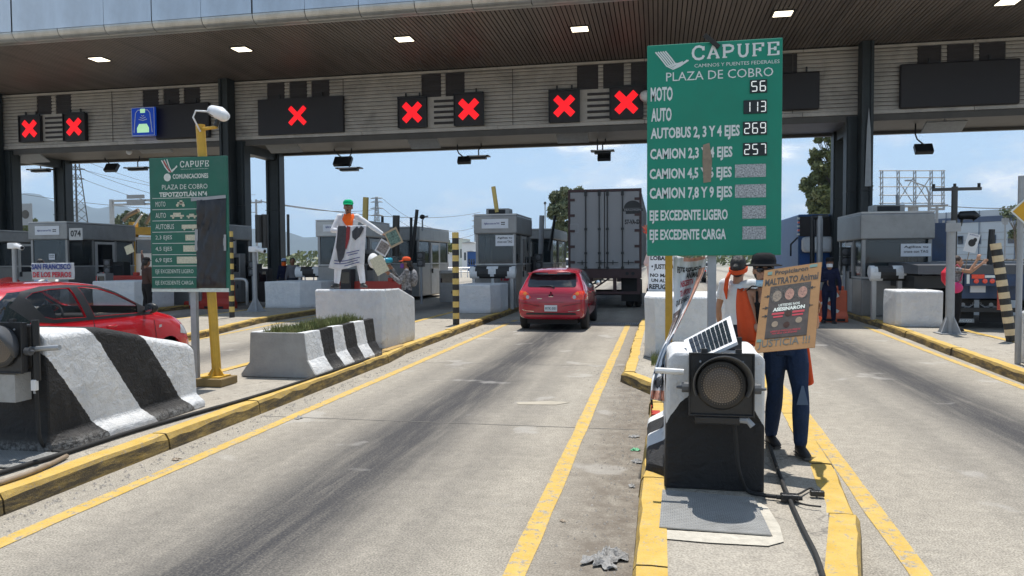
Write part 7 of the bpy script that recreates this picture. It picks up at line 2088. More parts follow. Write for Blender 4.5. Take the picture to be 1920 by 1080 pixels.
# ---------------------------------------------------------------- 1 woman with the cardboard poster
WX, WY = 1.0, 6.42
def wl(px, py, y, ox=WX, oy=WY): v_ = PY(px, py, y); return v_ - Vector((ox, oy, IZ))
kk = 1.63 / 1.70
hw = wl(1432, 517, 6.40) / kk
wrL = wl(1538, 588, 5.98) / kk
P = dict(head=(hw.x, -0.02, 1.565), neck=(hw.x + 0.015, 0.01, 1.415), chest=(hw.x + 0.03, 0.01, 1.24), waist=(0.0, 0, 1.05), pel=(0.03, 0, 0.93),
         shL=(hw.x + 0.18, 0.02, 1.365), shR=(hw.x - 0.13, 0.0, 1.365), elL=(0.25, -0.10, 1.10), wrL=(wrL.x - 0.03, wrL.y + 0.05, wrL.z), elR=(-0.25, -0.13, 1.09), wrR=(-0.11, -0.36, 1.03),
         hipL=(0.115, 0, 0.90), hipR=(-0.055, 0, 0.90), knL=(0.14, -0.13, 0.49), knR=(-0.04, 0.05, 0.49), anL=(0.14, -0.13, 0.085), anR=(-0.05, 0.22, 0.085),
         hdL=(0.25, -0.35, 0.8), pnL=(-0.9, -0.3, 0.1), curlL=0.75, hdR=(0.5, -0.6, 0.3), pnR=(0.6, 0.2, 0.8), look=math.radians(-2), tilt=0.02, toeL=0.15, toeR=0.2)
w1, V, hp, k = person((WX, WY, IZ), 1.63, 0, 'woman in black hat and sunglasses holding the cardboard poster', P, None, 'denim', skin='a', hair=('hair_black', 'tail'), hat=('black_cloth', 'brim'), vox=0.007, face=True)
mb = MB()      # black top
pts = [V['pel'] + Vector((0, 0, 0.02)), V['waist'], V['chest'] - Vector((0, 0, 0.05)), V['chest'] + Vector((0, 0, 0.045))]
mb.tube(pts, [(0.160, 0.120), (0.138, 0.108), (0.152, 0.122), (0.148, 0.110)], 18, up=Vector((1, 0, 0)))
for s_ in (-1, 1): mb.tube([V['chest'] + Vector((s_ * 0.09, -0.095, 0.03)), V['chest'] + Vector((s_ * 0.085, -0.06, 0.12)), V['chest'] + Vector((s_ * 0.08, 0.0, 0.155)), V['chest'] + Vector((s_ * 0.08, 0.08, 0.05))], 0.012, 8)
mesh_obj('tank_top', remesh(mb, 0.008, 'tank_top', 'black_cloth', 2), w1)
for s_ in (-1, 1):
    mb = MB(); mb.smooth = True; mb.ball(hp(s_ * 0.036, -0.088, 0.006), (0.031 * k, 0.009, 0.024 * k), 16, 8, R=Matrix.Rotation(s_ * 0.25, 3, 'Z')); mb.build('sunglass_lens', 'sunglass', w1)
mb = MB(); mb.tube([hp(-0.074, -0.02, 0.012), hp(-0.06, -0.08, 0.014), hp(0, -0.1, 0.012), hp(0.06, -0.08, 0.014), hp(0.074, -0.02, 0.012)], 0.004, 6); mb.build('sunglass_frame', 'sunglass', w1)
drape(w1, 'face_mask', 'mask_blue', lambda u, v: tuple(hp(*(lambda a: (0.062 * math.sin(a), -0.03 - 0.068 * math.cos(a) - 0.012 * math.sin(v * PI), -0.075 - 0.05 * v))(math.radians(-80 + 160 * u)))), 12, 6, 0.003)
# orange overshirt slipping off the shoulders
def dr1(u, v):   # right side, from the shoulder down past the elbow
    a = V['shR'] + Vector((-0.035, 0, 0.03)); b_ = V['elR'] + Vector((-0.02, 0, -0.12)); c_ = V['pel'] + Vector((-0.19, 0.05, -0.02))
    base = a.lerp(b_, min(1, v * 1.6)) if v < 0.62 else b_.lerp(c_, (v - 0.62) / 0.38)
    ang = math.radians(-120 + 250 * u)
    r_ = (0.052 + 0.035 * math.sin(min(1, v * 1.1) * PI)) + 0.016 * math.sin(11 * u + 6 * v) + 0.010 * math.sin(23 * u)
    return tuple(base + Vector((-math.cos(ang) * r_ * 0.9, -math.sin(ang) * r_, 0.01 * math.sin(14 * u + 3 * v))))
drape(w1, 'overshirt', 'orange_cloth', dr1, 24, 20)
def dr2(u, v):   # sleeve along her left arm
    a, b_, c_ = V['shL'], V['elL'], V['wrL']
    base = a.lerp(b_, v * 1.6) if v < 0.62 else b_.lerp(c_, (v - 0.62) / 0.38 * 0.35)
    ang = 2 * PI * u
    r_ = 0.062 + 0.006 * math.sin(7 * u * 2 * PI / 2 + 9 * v)
    d = (b_ - a).normalized(); n1_ = d.orthogonal().normalized(); n2_ = d.cross(n1_)
    return tuple(base + n1_ * (r_ * math.cos(ang)) + n2_ * (r_ * math.sin(ang)))
drape(w1, 'sleeve', 'orange_cloth', dr2, 20, 16)
def dr3(u, v):   # tail of the shirt hanging at her left hip
    x = 0.10 + 0.10 * u + 0.05 * v * u + 0.008 * math.sin(u * 15)
    return (x, 0.02 + 0.03 * math.cos(u * 11) - 0.02 * u, (1.02 - v * (0.36 + 0.08 * math.sin(u * PI * 0.9)) - 0.03 * u) * k)
drape(w1, 'shirt_tail', 'orange_cloth', dr3, 16, 14)
mb = MB(); mb.smooth = True    # bag strap and bag at her right side
mb.tube([V['shL'] + Vector((-0.09, -0.06, 0.045)), V['shR'] + Vector((0.03, -0.04, 0.06)), V['shR'] + Vector((-0.055, 0.0, -0.02)), V['elR'] + Vector((-0.06, 0.0, 0.0))], [(0.006, 0.02)] * 4, 8); st_ = mb.build('bag_strap', 'black_cloth', w1)
mb = MB(); mb.smooth = True; mb.ball((V['elR'].x - 0.035, -0.06, 0.98), (0.075, 0.06, 0.12)); mb.build('shoulder_bag', 'black_cloth', w1)
# worn knee patch
mb = MB(); mb.smooth = True
kp = V['knL']; mb.add([(kp.x - 0.045, kp.y - 0.074, kp.z - 0.045), (kp.x + 0.045, kp.y - 0.074, kp.z - 0.045), (kp.x + 0.006, kp.y - 0.085, kp.z + 0.11), (kp.x - 0.01, kp.y - 0.085, kp.z + 0.11)], [(0, 1, 2, 3)])
mb.build('knee_patch', mat('denim_pale', (0.09, 0.14, 0.23), 0.85, var=0.2), w1)
# poster
po, w, h = sheet('poster', ((1430, 507), (1543, 492), (1522, 650), (1414, 662)), (6.16, 6.02, 5.62, 5.76), 'brown cardboard poster with three faces held by the woman in the black hat', 'poster', mat('cardboard', (0.30, 0.165, 0.07), 0.85, var=0.12, vs=5, bump=0.15, bs=20, dirt=(0.30, 0.18, 0.08), da=0.3), 0.006)
lettering(po, 'Propiciaron', w * 0.20, h * 0.905, w * 0.58, h * 0.07, 'ink_black', y=-0.002, bold=0.03)
lettering(po, 'MALTRATO Animal', w * 0.04, h * 0.795, w * 0.92, h * 0.085, 'ink_black', y=-0.002, bold=0.03)
mb = MB(); mb.box(w * 0.15, w * 0.85, -0.003, -0.0005, h * 0.15, h * 0.775); ph = mb.build('printed_sheet', mat('print_dark', (0.045, 0.036, 0.032), 0.45, var=0.6, vs=14), po)
fx_ = [(0.285, 0.66), (0.5, 0.665), (0.72, 0.67)]
for i, (fx0, fz0) in enumerate(fx_):
    mb = MB(); blob(mb, w * fx0, h * fz0, w * 0.118, h * 0.098, -0.0036); mb.build('hair_shape', 'hair_black', ph)
    mb = MB(); blob(mb, w * fx0, h * (fz0 - 0.012), w * 0.078, h * 0.068, -0.0042); mb.build('face_shape', mat('print_face%s' % 'abc'[i], (0.30 - 0.1 * (i == 0), 0.16, 0.12), 0.5, var=0.5, vs=45), ph)
    mb = MB()
    for s_ in (-1, 1): blob(mb, w * (fx0 + s_ * 0.022), h * (fz0 - 0.002), w * 0.009, h * 0.004, -0.0047)
    blob(mb, w * fx0, h * (fz0 - 0.046), w * 0.014, h * 0.003, -0.0047); mb.build('face_marks', 'ink_black', ph, kind='stuff')
lettering(ph, 'USTEDES NOS', w * 0.33, h * 0.515, w * 0.36, h * 0.03, 'sign_white_old', y=-0.0042, bold=0.03)
lettering(ph, 'ASESINARON', w * 0.24, h * 0.46, w * 0.54, h * 0.045, 'sign_white_old', y=-0.0044, bold=0.05)
for x0, x1, z0, z1 in ((0.23, 0.44, 0.42, 0.445), (0.26, 0.42, 0.385, 0.405), (0.58, 0.78, 0.42, 0.445), (0.58, 0.76, 0.385, 0.405)):
    mb = MB(); mb.box(w * x0, w * x1, -0.0046, -0.0032, h * z0, h * z1); mb.build('red_caption', 'ink_red', ph)
for i, (x_, z_) in enumerate(((0.30, 0.31), (0.50, 0.29), (0.70, 0.33), (0.51, 0.42))):
    mb = MB(); blob(mb, w * x_, h * z_, w * 0.055, h * 0.035, -0.0042); mb.build('picture_shape', 'tape_brown' if i % 2 == 0 else 'brown_cloth', ph)
lettering(ph, 'LIBERTAD PARA LOS PERROS', w * 0.24, h * 0.215, w * 0.5, h * 0.02, 'ink_red', y=-0.0042)
lettering(ph, 'NO MAS CRUELDAD', w * 0.27, h * 0.19, w * 0.42, h * 0.018, 'ink_red', y=-0.0042)
lettering(po, 'JUSTICIA !!!', w * 0.05, h * 0.03, w * 0.86, h * 0.11, mat('marker_grey', (0.10, 0.11, 0.10), 0.7), y=-0.002, bold=0.01)
for x_, z_, d in ((0.06, 0.66, 1), (0.05, 0.52, 1), (0.06, 0.42, 1), (0.93, 0.70, -1), (0.91, 0.49, -1)):
    mb = MB(); strokes(mb, [[(w * x_, h * z_), (w * (x_ + d * 0.09), h * z_)]], 0.006, -0.002)
    X1 = w * (x_ + d * 0.115); mb.add([(X1, -0.002, h * z_), (X1 - d * 0.03, -0.002, h * z_ + 0.014), (X1 - d * 0.03, -0.002, h * z_ - 0.014)], [(0, 1, 2)]); mb.build('arrow', 'ink_black', po, kind='stuff')

SHEAR = Matrix(((1, 0, (16 / 155) * 1.02, 0), (0, 1, 0, 0), (0, 0, 1, 0), (0, 0, 0, 1)))      # the board is a little askew
def _shear(o_):
    for ch in o_.children:
        if ch.type == 'MESH': ch.data.transform(SHEAR)
        _shear(ch)
_shear(po)
for (xa, za, xb, zb) in ((0.07, 0.93, 0.15, 0.97), (0.80, 0.95, 0.93, 0.985), (0.02, 0.12, 0.10, 0.15)):
    mb = MB(); mb.box(w * xa, w * xb, -0.0025, -0.0005, h * za, h * zb); mb.mesh; t_ = mb.build('tape_piece', mat('tape_teal', (0.12, 0.22, 0.2), 0.4) if 'tape_teal' not in MATS else 'tape_teal', po); t_.data.transform(SHEAR)
# ---------------------------------------------------------------- 2 person in white shirt behind her
p = PY(1384, 520, 8.3)
w2, V, hp, k = person((p.x, 8.3, IZ), 1.62, math.radians(150), 'person in white shirt with orange bandana, back turned, behind the woman with the poster', dict(elL=(0.24, 0, 1.1), look=0.15), 'white_cloth', 'denim_dark', skin='a', hair=('hair_black', 'bun'), vox=0.011, sleeve=0.6)
def sc2_(u, v):
    a = 2 * PI * u
    return tuple(hp(0.088 * math.cos(a), 0.018 + 0.108 * math.sin(a), 0.005 - 0.045 * v - 0.035 * math.sin(a)))
drape(w2, 'bandana', 'orange_cloth', sc2_, 20, 5, 0.008)
mb = MB(); mb.smooth = True; mb.tube([hp(0.06, 0.11, -0.05), hp(0.085, 0.12, -0.12), hp(0.10, 0.11, -0.22), hp(0.095, 0.09, -0.32)], [0.018, (0.018, 0.035), (0.016, 0.04), 0.01], 10); mb.build('bandana_tail', 'orange_cloth', w2)

# ---------------------------------------------------------------- 3 man in the green cap on the block
MX, MY, MZ = PY(655, 537, 13.3).x, 13.3, IZ + 1.08
md = math.atan2(-MX, MY)
P = dict(elR=(-0.30, -0.06, 1.12), wrR=(-0.03, -0.24, 1.09), hdR=(1, -0.25, -0.05), pnR=(0, 0.4, -1), curlR=0.9, elL=(0.42, -0.04, 1.215), wrL=(0.65, -0.08, 1.05), hdL=(0.8, -0.1, -0.5), pnL=(-0.2, 0.3, -1), curlL=0.6,
         knL=(0.21, -0.04, 0.49), knR=(-0.20, -0.04, 0.49), anL=(0.26, 0.0, 0.085), anR=(-0.24, 0.0, 0.085), hipL=(0.10, 0, 0.9), hipR=(-0.10, 0, 0.9), toeL=0.35, toeR=-0.6, look=math.radians(-6))
m1, V, hp, k = person((MX, MY, MZ), 1.66, md, 'man in green cap and white clothes standing on the big white block', P, 'white_cloth', 'white_cloth', hair=('hair_black', 'short'), hat=('green_cap', 'cap'), vox=0.010, slim=1.12)
mb = MB(); mb.smooth = True; mb.ball(hp(0, -0.093, -0.062), (0.018 * k, 0.006, 0.012 * k), 10, 6); mb.build('open_mouth', 'iris_dark', m1)
def scf(u, v):
    a = math.radians(-100 + 200 * u)
    w_ = (0.082 + 0.03 * math.sin(v * PI)) * (1 - 0.45 * v ** 2)
    return (w_ * math.sin(a) + 0.012 * math.sin(v * 9), -0.085 - 0.05 * math.cos(a) - 0.07 * math.sin(v * PI * 0.7) + 0.012 * math.sin(u * 19 + v * 5), (1.437 - (0.24 + 0.06 * math.cos(a)) * v) * k + 0.012 * math.sin(u * 14))
drape(m1, 'orange_scarf', 'neon_orange', scf, 18, 14, 0.006)
# banner hanging from his chest to his knees
BYo = 12.93
def bpt(px, py, d=0.0): return PY(px, py, BYo - d)
bo = empty('protest_banner', tuple(bpt(655, 420)), 'white cloth banner with dark portrait hanging from the man in the green cap', 'banner')
bo_l = bpt(655, 420)
def bfn(u, v, d=0.0):
    xl = 632 - 16 * v ** 1.5; xr = 687 - 4 * v + (8 * v * (v < 0)); py = 424 + (78 - 8 * u * 0 + 4 * math.sin(u * 5)) * v + (-2 * u)
    px = xl + (xr - xl) * u
    fold = 0.03 * math.sin(u * 14 + 2 * v) * (0.3 + v) + 0.02 * math.sin(u * 27)
    return tuple(bpt(px, py, fold * 0.6 + d) - bo_l)
drape(bo, 'cloth', 'white_cloth', bfn, 30, 20, 0.003)
def bshape(poly, m, name, d=0.012, parent=bo):
    mb = MB(); n = 12; vs, fs = [], []
    cu = sum(p_[0] for p_ in poly) / len(poly); cv = sum(p_[1] for p_ in poly) / len(poly)
    rings = 6; N_ = len(poly)
    for r_ in range(rings + 1):
        for (u, v) in poly: vs.append(bfn(cu + (u - cu) * r_ / rings, cv + (v - cv) * r_ / rings, d))
    for r_ in range(rings):
        for i in range(N_): j = (i + 1) % N_; fs.append((r_ * N_ + i, r_ * N_ + j, (r_ + 1) * N_ + j, (r_ + 1) * N_ + i))
    mb.smooth = True; mb.add(vs, fs); return mb.build(name, m, parent)
mat('banner_dark', (0.05, 0.055, 0.065), 0.7, var=0.3, vs=20); mat('banner_red', (0.28, 0.03, 0.035), 0.7, var=0.4, vs=30)
bshape([(0.03, 0.0), (0.28, 0.0), (0.40, 0.12), (0.38, 0.5), (0.36, 0.72), (0.28, 0.86), (0.2, 0.78), (0.12, 0.6), (0.06, 0.5), (0.04, 0.3)], 'banner_dark', 'portrait')
bshape([(0.33, 0.0), (0.45, 0.02), (0.46, 0.3), (0.40, 0.55), (0.36, 0.5)], 'banner_red', 'portrait_edge', 0.014)
bshape([(0.52, 0.14), (0.66, 0.03), (0.84, 0.02), (0.92, 0.08), (0.80, 0.28), (0.66, 0.36), (0.55, 0.28)], 'banner_dark', 'dark_animal', 0.012)
for i, (ua, ub, va) in enumerate(((0.42, 0.82, 0.62), (0.48, 0.78, 0.68), (0.1, 0.86, 0.80), (0.12, 0.8, 0.86), (0.42, 0.86, 0.92))):
    bshape([(ua + (ub - ua) * q_ / 12, va) for q_ in range(13)] + [(ub - (ub - ua) * q_ / 12, va + 0.018) for q_ in range(13)], 'ink_blue', 'text_line', 0.013)
for pts, y_, lb, colr in ((((716, 437), (738, 428), (757, 451), (733, 466)), 12.85, 'yellow edged picture sheet held out by the man in the green cap', 'tan_cloth'),
                          (((709, 444), (727, 456), (724, 483), (702, 470)), 12.95, 'white picture sheet hanging lower from the hand of the man in the green cap', 'white_paper')):
    so2, w, h = sheet('picture_sheet', pts, y_, lb, 'sheet', colr, 0.003)
    mb = MB(); mb.box(w * 0.1, w * 0.9, -0.003, -0.0005, h * 0.12, h * 0.88); mb.build('picture', mat('picture_' + ('green' if colr == 'tan_cloth' else 'grey'), (0.12, 0.2, 0.17) if colr == 'tan_cloth' else (0.22, 0.2, 0.19), 0.6, var=0.95, vs=26), so2)

# ---------------------------------------------------------------- 4 woman with the megaphone
p = PY(763, 560, 16.2)
P = dict(elR=(-0.2, -0.20, 1.14), wrR=(-0.02, -0.33, 1.44), hdR=(0.1, -0.5, 0.5), pnR=(0.6, 0, 0), elL=(0.2, -0.15, 1.12), wrL=(0.06, -0.38, 1.32), hdL=(0, -0.6, 0.4), look=-0.1)
m2, V, hp, k = person((p.x, 16.2, IZ), 1.66, math.radians(-72), 'woman in orange cap and dark patterned vest speaking through a megaphone', P, 'patterned_cloth', 'denim_dark', skin='b', hair=('hair_black', 'tail'), hat=('orange_cloth', 'cap'), vox=0.012, slim=1.1)
drape(m2, 'purple_mask', 'purple_cloth', lambda u, v: tuple(hp(*(lambda a: (0.072 * math.sin(a), -0.03 - 0.085 * math.cos(a), -0.01 - 0.10 * v))(math.radians(-85 + 170 * u)))), 10, 6, 0.004)
mb = MB(); mb.smooth = True; mb.ball((0, 0.16, 1.22 * k), (0.15, 0.10, 0.2)); mb.build('backpack', 'patterned_cloth', m2)
q_ = PY(700, 489, 15.4); e_ = PY(733, 488, 15.9)
mg = empty('megaphone', tuple(e_), 'white and blue megaphone in front of the purple mask', 'megaphone')
d_ = q_ - e_
mb = MB(); mb.smooth = True; mb.tube([d_ * 0.42, d_ * 0.62, d_ * 0.85, d_ * 1.0], [0.05, 0.07, 0.12, 0.17], 20, caps=False); mb.tube([d_ * 1.0, d_ * 0.985], [0.17, 0.165], 20); mb.build('horn', 'white_plastic', mg)
mb = MB(); mb.smooth = True; mb.tube([d_ * 0.0, d_ * 0.42], [0.06, 0.055], 14); mb.build('driver_unit', mat('cyan_plastic', (0.02, 0.28, 0.40), 0.4), mg)
mb = MB(); mb.tube([d_ * 0.25, d_ * 0.25 - Vector((0, 0, 0.16))], 0.018, 8); mb.build('grip', 'black_plastic', mg)
so2, w, h = sheet('picture_sheet', ((708, 480), (722, 474), (738, 500), (708, 518)), 15.2, 'folded pale newspaper sheet below the megaphone', 'sheet', mat('newsprint', (0.50, 0.48, 0.36), 0.8, var=0.3, vs=30), 0.003)

# ---------------------------------------------------------------- 5 people behind the centre block
p = PY(1229, 520, 14.6)
P = dict(elR=(-0.09, -0.05, 1.64), wrR=(-0.15, -0.06, 1.90), hdR=(-0.3, 0, 1), pnR=(0, -1, 0), curlR=0.05, elL=(0.25, -0.2, 1.15), wrL=(0.15, -0.35, 1.35), hdL=(0, -0.2, 1))
p5, V, hp, k = person((p.x + 0.02, 14.6, IZ), 1.86, 0.05, 'person in pale pink raising a red painted hand left of the tall green sign', P, 'pink_cloth', 'denim_dark', skin='a', hair=('hair_brown', 'long'), vox=0.012, handmat='red_hand')
po2, w, h = sheet('handwritten_sign', ((1214, 478), (1262, 478), (1262, 548), (1215, 545)), 13.95, 'white hand lettered sign half hidden by the mustard post', 'sign', 'white_paper', 0.004)
for tx, x_, z_, ww, hh in (('LOBANA', 0.05, 0.84, 0.9, 0.12), ('• JUSTICIA', 0.1, 0.56, 1.3, 0.18), ('NO MAS', 0.06, 0.38, 0.8, 0.10), ('UN ALTO', 0.12, 0.24, 0.8, 0.10), ('REFUGIO', 0.04, 0.05, 0.92, 0.14)):
    ww = min(ww, 0.9); lettering(po2, tx, w * x_, h * z_, w * ww, h * hh, 'ink_black', y=-0.002, bold=0.04)
p = PY(1241, 540, 14.3)
person((p.x + 0.04, 14.9, IZ), 1.25, 0.3, 'child in red and blue behind the yellow post and white block', dict(), 'red_cloth', 'denim', skin='b', hair=('hair_black', 'short'), vox=0.014, sleeve=0.5)

# ---------------------------------------------------------------- 6 woman with the pink backpack
p = PY(1793, 560, 17.6)
P = dict(elL=(0.34, -0.12, 1.30), wrL=(0.50, -0.20, 1.58), hdL=(0.5, -0.2, 0.7), pnL=(-0.5, -0.5, 0), elR=(-0.10, -0.28, 1.38), wrR=(0.02, -0.42, 1.62), hdR=(0.2, -0.3, 0.9), pnR=(0.5, -0.6, 0), curlL=0.2, curlR=0.3, tilt=-0.1)
p6, V, hp, k = person((p.x, 17.6, IZ), 1.62, math.radians(75), 'woman with arms raised and red backpack beside the grey flared pole', dict(elL=(0.16, -0.28, 1.33), wrL=(0.14, -0.50, 1.52), hdL=(0.0, -0.6, 0.6), pnL=(-0.6, 0, 0.4), elR=(-0.12, -0.25, 1.36), wrR=(-0.1, -0.38, 1.60), hdR=(0, -0.3, 0.9), pnR=(0.7, -0.3, 0), curlL=0.2, curlR=0.3),
                      'patterned_cloth', 'black_cloth', skin='a', hair=('hair_brown', 'tail'), vox=0.012, sleeve=0.3, trouser=1.02)
mb = MB(); mb.tube([(0, 0.15, 0.98), (0, 0.19, 1.1), (0, 0.2, 1.25), (0, 0.16, 1.38)], [(0.12, 0.06), (0.15, 0.10), (0.14, 0.10), (0.07, 0.04)], 16, up=Vector((1, 0, 0)))
mesh_obj('backpack', remesh(mb, 0.015, 'backpack', 'red_bag', 3), p6)
for s_ in (-1, 1):
    mb = MB(); mb.smooth = True; mb.tube([(s_ * 0.10, 0.14, 1.36), (s_ * 0.115, 0.0, 1.43), (s_ * 0.12, -0.115, 1.30), (s_ * 0.135, -0.06, 1.08), (s_ * 0.12, 0.12, 0.99)], [(0.008, 0.022)] * 5, 8); mb.build('backpack_strap', 'magenta_plastic', p6)
mb = MB(); mb.smooth = True; mb.ball((-0.20, 0.03, 0.94), (0.07, 0.14, 0.12)); mb.build('waist_bag', 'magenta_plastic', p6)
p = PY(1822, 456, 17.0)
ps_, w, h = sheet('picture_placard', ((1811, 435), (1834, 440), (1828, 475), (1806, 470)), 17.2, 'white placard with a black dog picture held above the woman with the red backpack', 'placard', 'white_paper', 0.004)
mb = MB(); blob(mb, w * 0.5, h * 0.5, w * 0.30, h * 0.2, -0.002); blob(mb, w * 0.68, h * 0.68, w * 0.16, h * 0.12, -0.0025)
mb.build('dog_picture', 'ink_black', ps_, kind='stuff')
lettering(ps_, 'JUSTICIA', w * 0.12, h * 0.87, w * 0.76, h * 0.08, 'ink_blue', y=-0.002)
mb = MB(); mb.tube([(w * 0.5, 0.005, 0), (w * 0.6, 0.02, -0.42)], 0.008, 6); mb.build('stick', 'tape_brown', ps_)

# ---------------------------------------------------------------- 7 others near the booths
p = PY(1560, 520, 20.6)
p7, V, hp, k = person((p.x, 20.9, 0.0), 1.74, math.radians(-10), 'dark clothed person with cap and mask by the right booth', dict(elR=(-0.22, -0.1, 1.12), wrR=(-0.05, -0.25, 1.12), elL=(0.24, -0.05, 1.12)), 'navy_cloth', 'navy_cloth', skin='b', hair=('hair_black', 'short'), hat=('black_cloth', 'cap'), vox=0.014)
drape(p7, 'face_mask', 'white_cloth', lambda u, v: tuple(hp(*(lambda a: (0.07 * math.sin(a), -0.03 - 0.082 * math.cos(a), -0.02 - 0.08 * v))(math.radians(-80 + 160 * u)))), 8, 5, 0.004)
p = PY(275, 520, 19.5)
p8, V, hp, k = person((p.x, 19.5, IZ), 1.72, math.radians(160), 'dark clothed protester raising one arm left of the weathered sign', dict(elL=(0.30, -0.10, 1.52), wrL=(0.42, -0.14, 1.80), hdL=(0.3, 0, 1), pnL=(0, -1, 0), look=0.2), 'brown_cloth', 'black_cloth', skin='b', hair=('hair_black', 'tail'), hat=('black_cloth', 'cap'), vox=0.014)
so2, w, h = sheet('picture_sheet', ((239, 466), (252, 456), (252, 476), (238, 478)), 19.3, 'small pale paper held up by the raised arm protester', 'sheet', 'newsprint', 0.003)
p = PY(76, 510, 19.0)
person((p.x, 19.0, IZ), 1.70, math.radians(165), 'man in light blue shirt with back turned beyond the red car roof', dict(), 'light_blue_cloth', 'denim_dark', skin='b', hair=('hair_black', 'short'), vox=0.014)
p = PY(100, 510, 18.7)
person((p.x, 18.7, IZ), 1.60, math.radians(20), 'woman with long dark hair behind the lettered cloth banner', dict(elL=(0.2, -0.25, 1.15), wrL=(0.25, -0.4, 1.1), elR=(-0.2, -0.25, 1.15), wrR=(-0.25, -0.4, 1.1)), 'white_cloth', 'denim_dark', skin='a', hair=('hair_black', 'long'), vox=0.014)
bn, w, h = sheet('cloth_banner', ((60, 494), (137, 493), (143, 524), (60, 524)), 18.2, 'long pale banner with dark and red lettering above the red car roof', 'banner', cloth('grey_banner', (0.50, 0.52, 0.56)), 0.004, wave=0.02)
lettering(bn, 'SAN FRANCISCO', w * 0.02, h * 0.60, w * 0.92, h * 0.34, 'ink_blue', y=-0.03, bold=0.04)
lettering(bn, 'DE LOS PERROS', w * 0.04, h * 0.12, w * 0.9, h * 0.34, 'ink_red', y=-0.03, bold=0.04)
for px, py, lb, tp_, hr, ht in ((518, 476, 'onlooker with orange face cloth behind the left bumper drum', 'navy_cloth', ('hair_black', 'short'), ('light_blue_cloth', 'cap')), (533, 472, 'onlooker in dark clothes between two others behind the bumper drum', 'brown_cloth', ('hair_black', 'short'), None), (549, 480, 'onlooker in grey shirt right behind the bumper drum', 'grey_cloth', ('hair_black', 'short'), None)):
    p = PY(px, py + 10, 26.4)
    pp, V, hp, k = person((p.x, 26.4 + (px % 3) * 0.3, IZ), 1.60 + (px % 5) * 0.03, 0.3, lb, dict(), tp_, 'denim_dark', skin='b', hair=hr, hat=ht, vox=0.018, face=False)
    if ht: drape(pp, 'orange_scarf', 'neon_orange', lambda u, v: tuple(hp(*(lambda a: (0.078 * math.sin(a), -0.02 - 0.09 * math.cos(a), -0.01 - 0.13 * v))(math.radians(-90 + 180 * u)))), 8, 5, 0.004)

# ---------------------------------------------------------------- drooping banner on the yellow post
db = empty('drooping_banner', tuple(PY(1262, 482, 7.3)), 'white and pink printed banner drooping from the yellow post to the kerb', 'banner')
o0 = PY(1262, 482, 7.3)
LE = [(1263, 478), (1262, 520), (1264, 560), (1262, 600), (1252, 632), (1236, 664), (1228, 690), (1222, 712), (1219, 748)]
RE = [(1326, 479), (1322, 506), (1308, 538), (1292, 572), (1276, 604), (1260, 634), (1247, 668), (1246, 705), (1246, 754)]
DE = [7.35, 7.35, 7.3, 7.2, 7.0, 6.6, 6.3, 6.1, 6.0]
def interp_(A, t_):
    f = t_ * (len(A) - 1); i = min(int(f), len(A) - 2); f -= i
    return [a * (1 - f) + b_ * f for a, b_ in zip(A[i], A[i + 1])] if isinstance(A[0], tuple) else A[i] * (1 - f) + A[i + 1] * f
def dfn(u, v, d=0.0):
    l = interp_(LE, v); r_ = interp_(RE, v); y = interp_(DE, v)
    px = l[0] + (r_[0] - l[0]) * u; py = l[1] + (r_[1] - l[1]) * u + (5 * math.sin(u * PI) if v < 0.1 else 0)
    fold = (0.02 + 0.035 * v) * math.sin(u * 11 + v * 5) + 0.015 * math.sin(u * 23 + v * 9)
    return tuple(PY(px, py, y + fold - d) - o0)
drape(db, 'cloth', 'white_cloth', dfn, 26, 44, 0.003)
def dshape(poly, m, name, d=0.01):
    mb = MB(); vs, fs = [], []
    cu = sum(p_[0] for p_ in poly) / len(poly); cv = sum(p_[1] for p_ in poly) / len(poly); rings = 7; N_ = len(poly)
    for r_ in range(rings + 1):
        for (u, v) in poly: vs.append(dfn(cu + (u - cu) * r_ / rings, cv + (v - cv) * r_ / rings, d))
    for r_ in range(rings):
        for i in range(N_): j = (i + 1) % N_; fs.append((r_ * N_ + i, r_ * N_ + j, (r_ + 1) * N_ + j, (r_ + 1) * N_ + i))
    mb.smooth = True; mb.add(vs, fs); return mb.build(name, m, db)
def dband(u0, u1, v0, v1, m, name, d=0.01, n=10):
    return dshape([(u0 + (u1 - u0) * q_ / n, v0) for q_ in range(n + 1)] + [(u1, v0 + (v1 - v0) * q_ / n) for q_ in range(1, n + 1)] + [(u1 - (u1 - u0) * q_ / n, v1) for q_ in range(1, n + 1)] + [(u0, v1 - (v1 - v0) * q_ / n) for q_ in range(1, n)], m, name, d)
cloth('salmon_cloth', (0.62, 0.33, 0.25)); mat('banner_photo', (0.12, 0.09, 0.085), 0.7, var=0.9, vs=25)
dband(0.80, 0.99, 0.10, 0.64, 'salmon_cloth', 'pink_border', 0.012)
dband(0.30, 0.95, 0.0, 0.025, 'salmon_cloth', 'pink_border', 0.012)
dband(0.0, 0.42, 0.34, 0.56, 'banner_photo', 'printed_photo', 0.011)
dband(0.52, 0.78, 0.40, 0.52, 'banner_photo', 'printed_photo', 0.011)
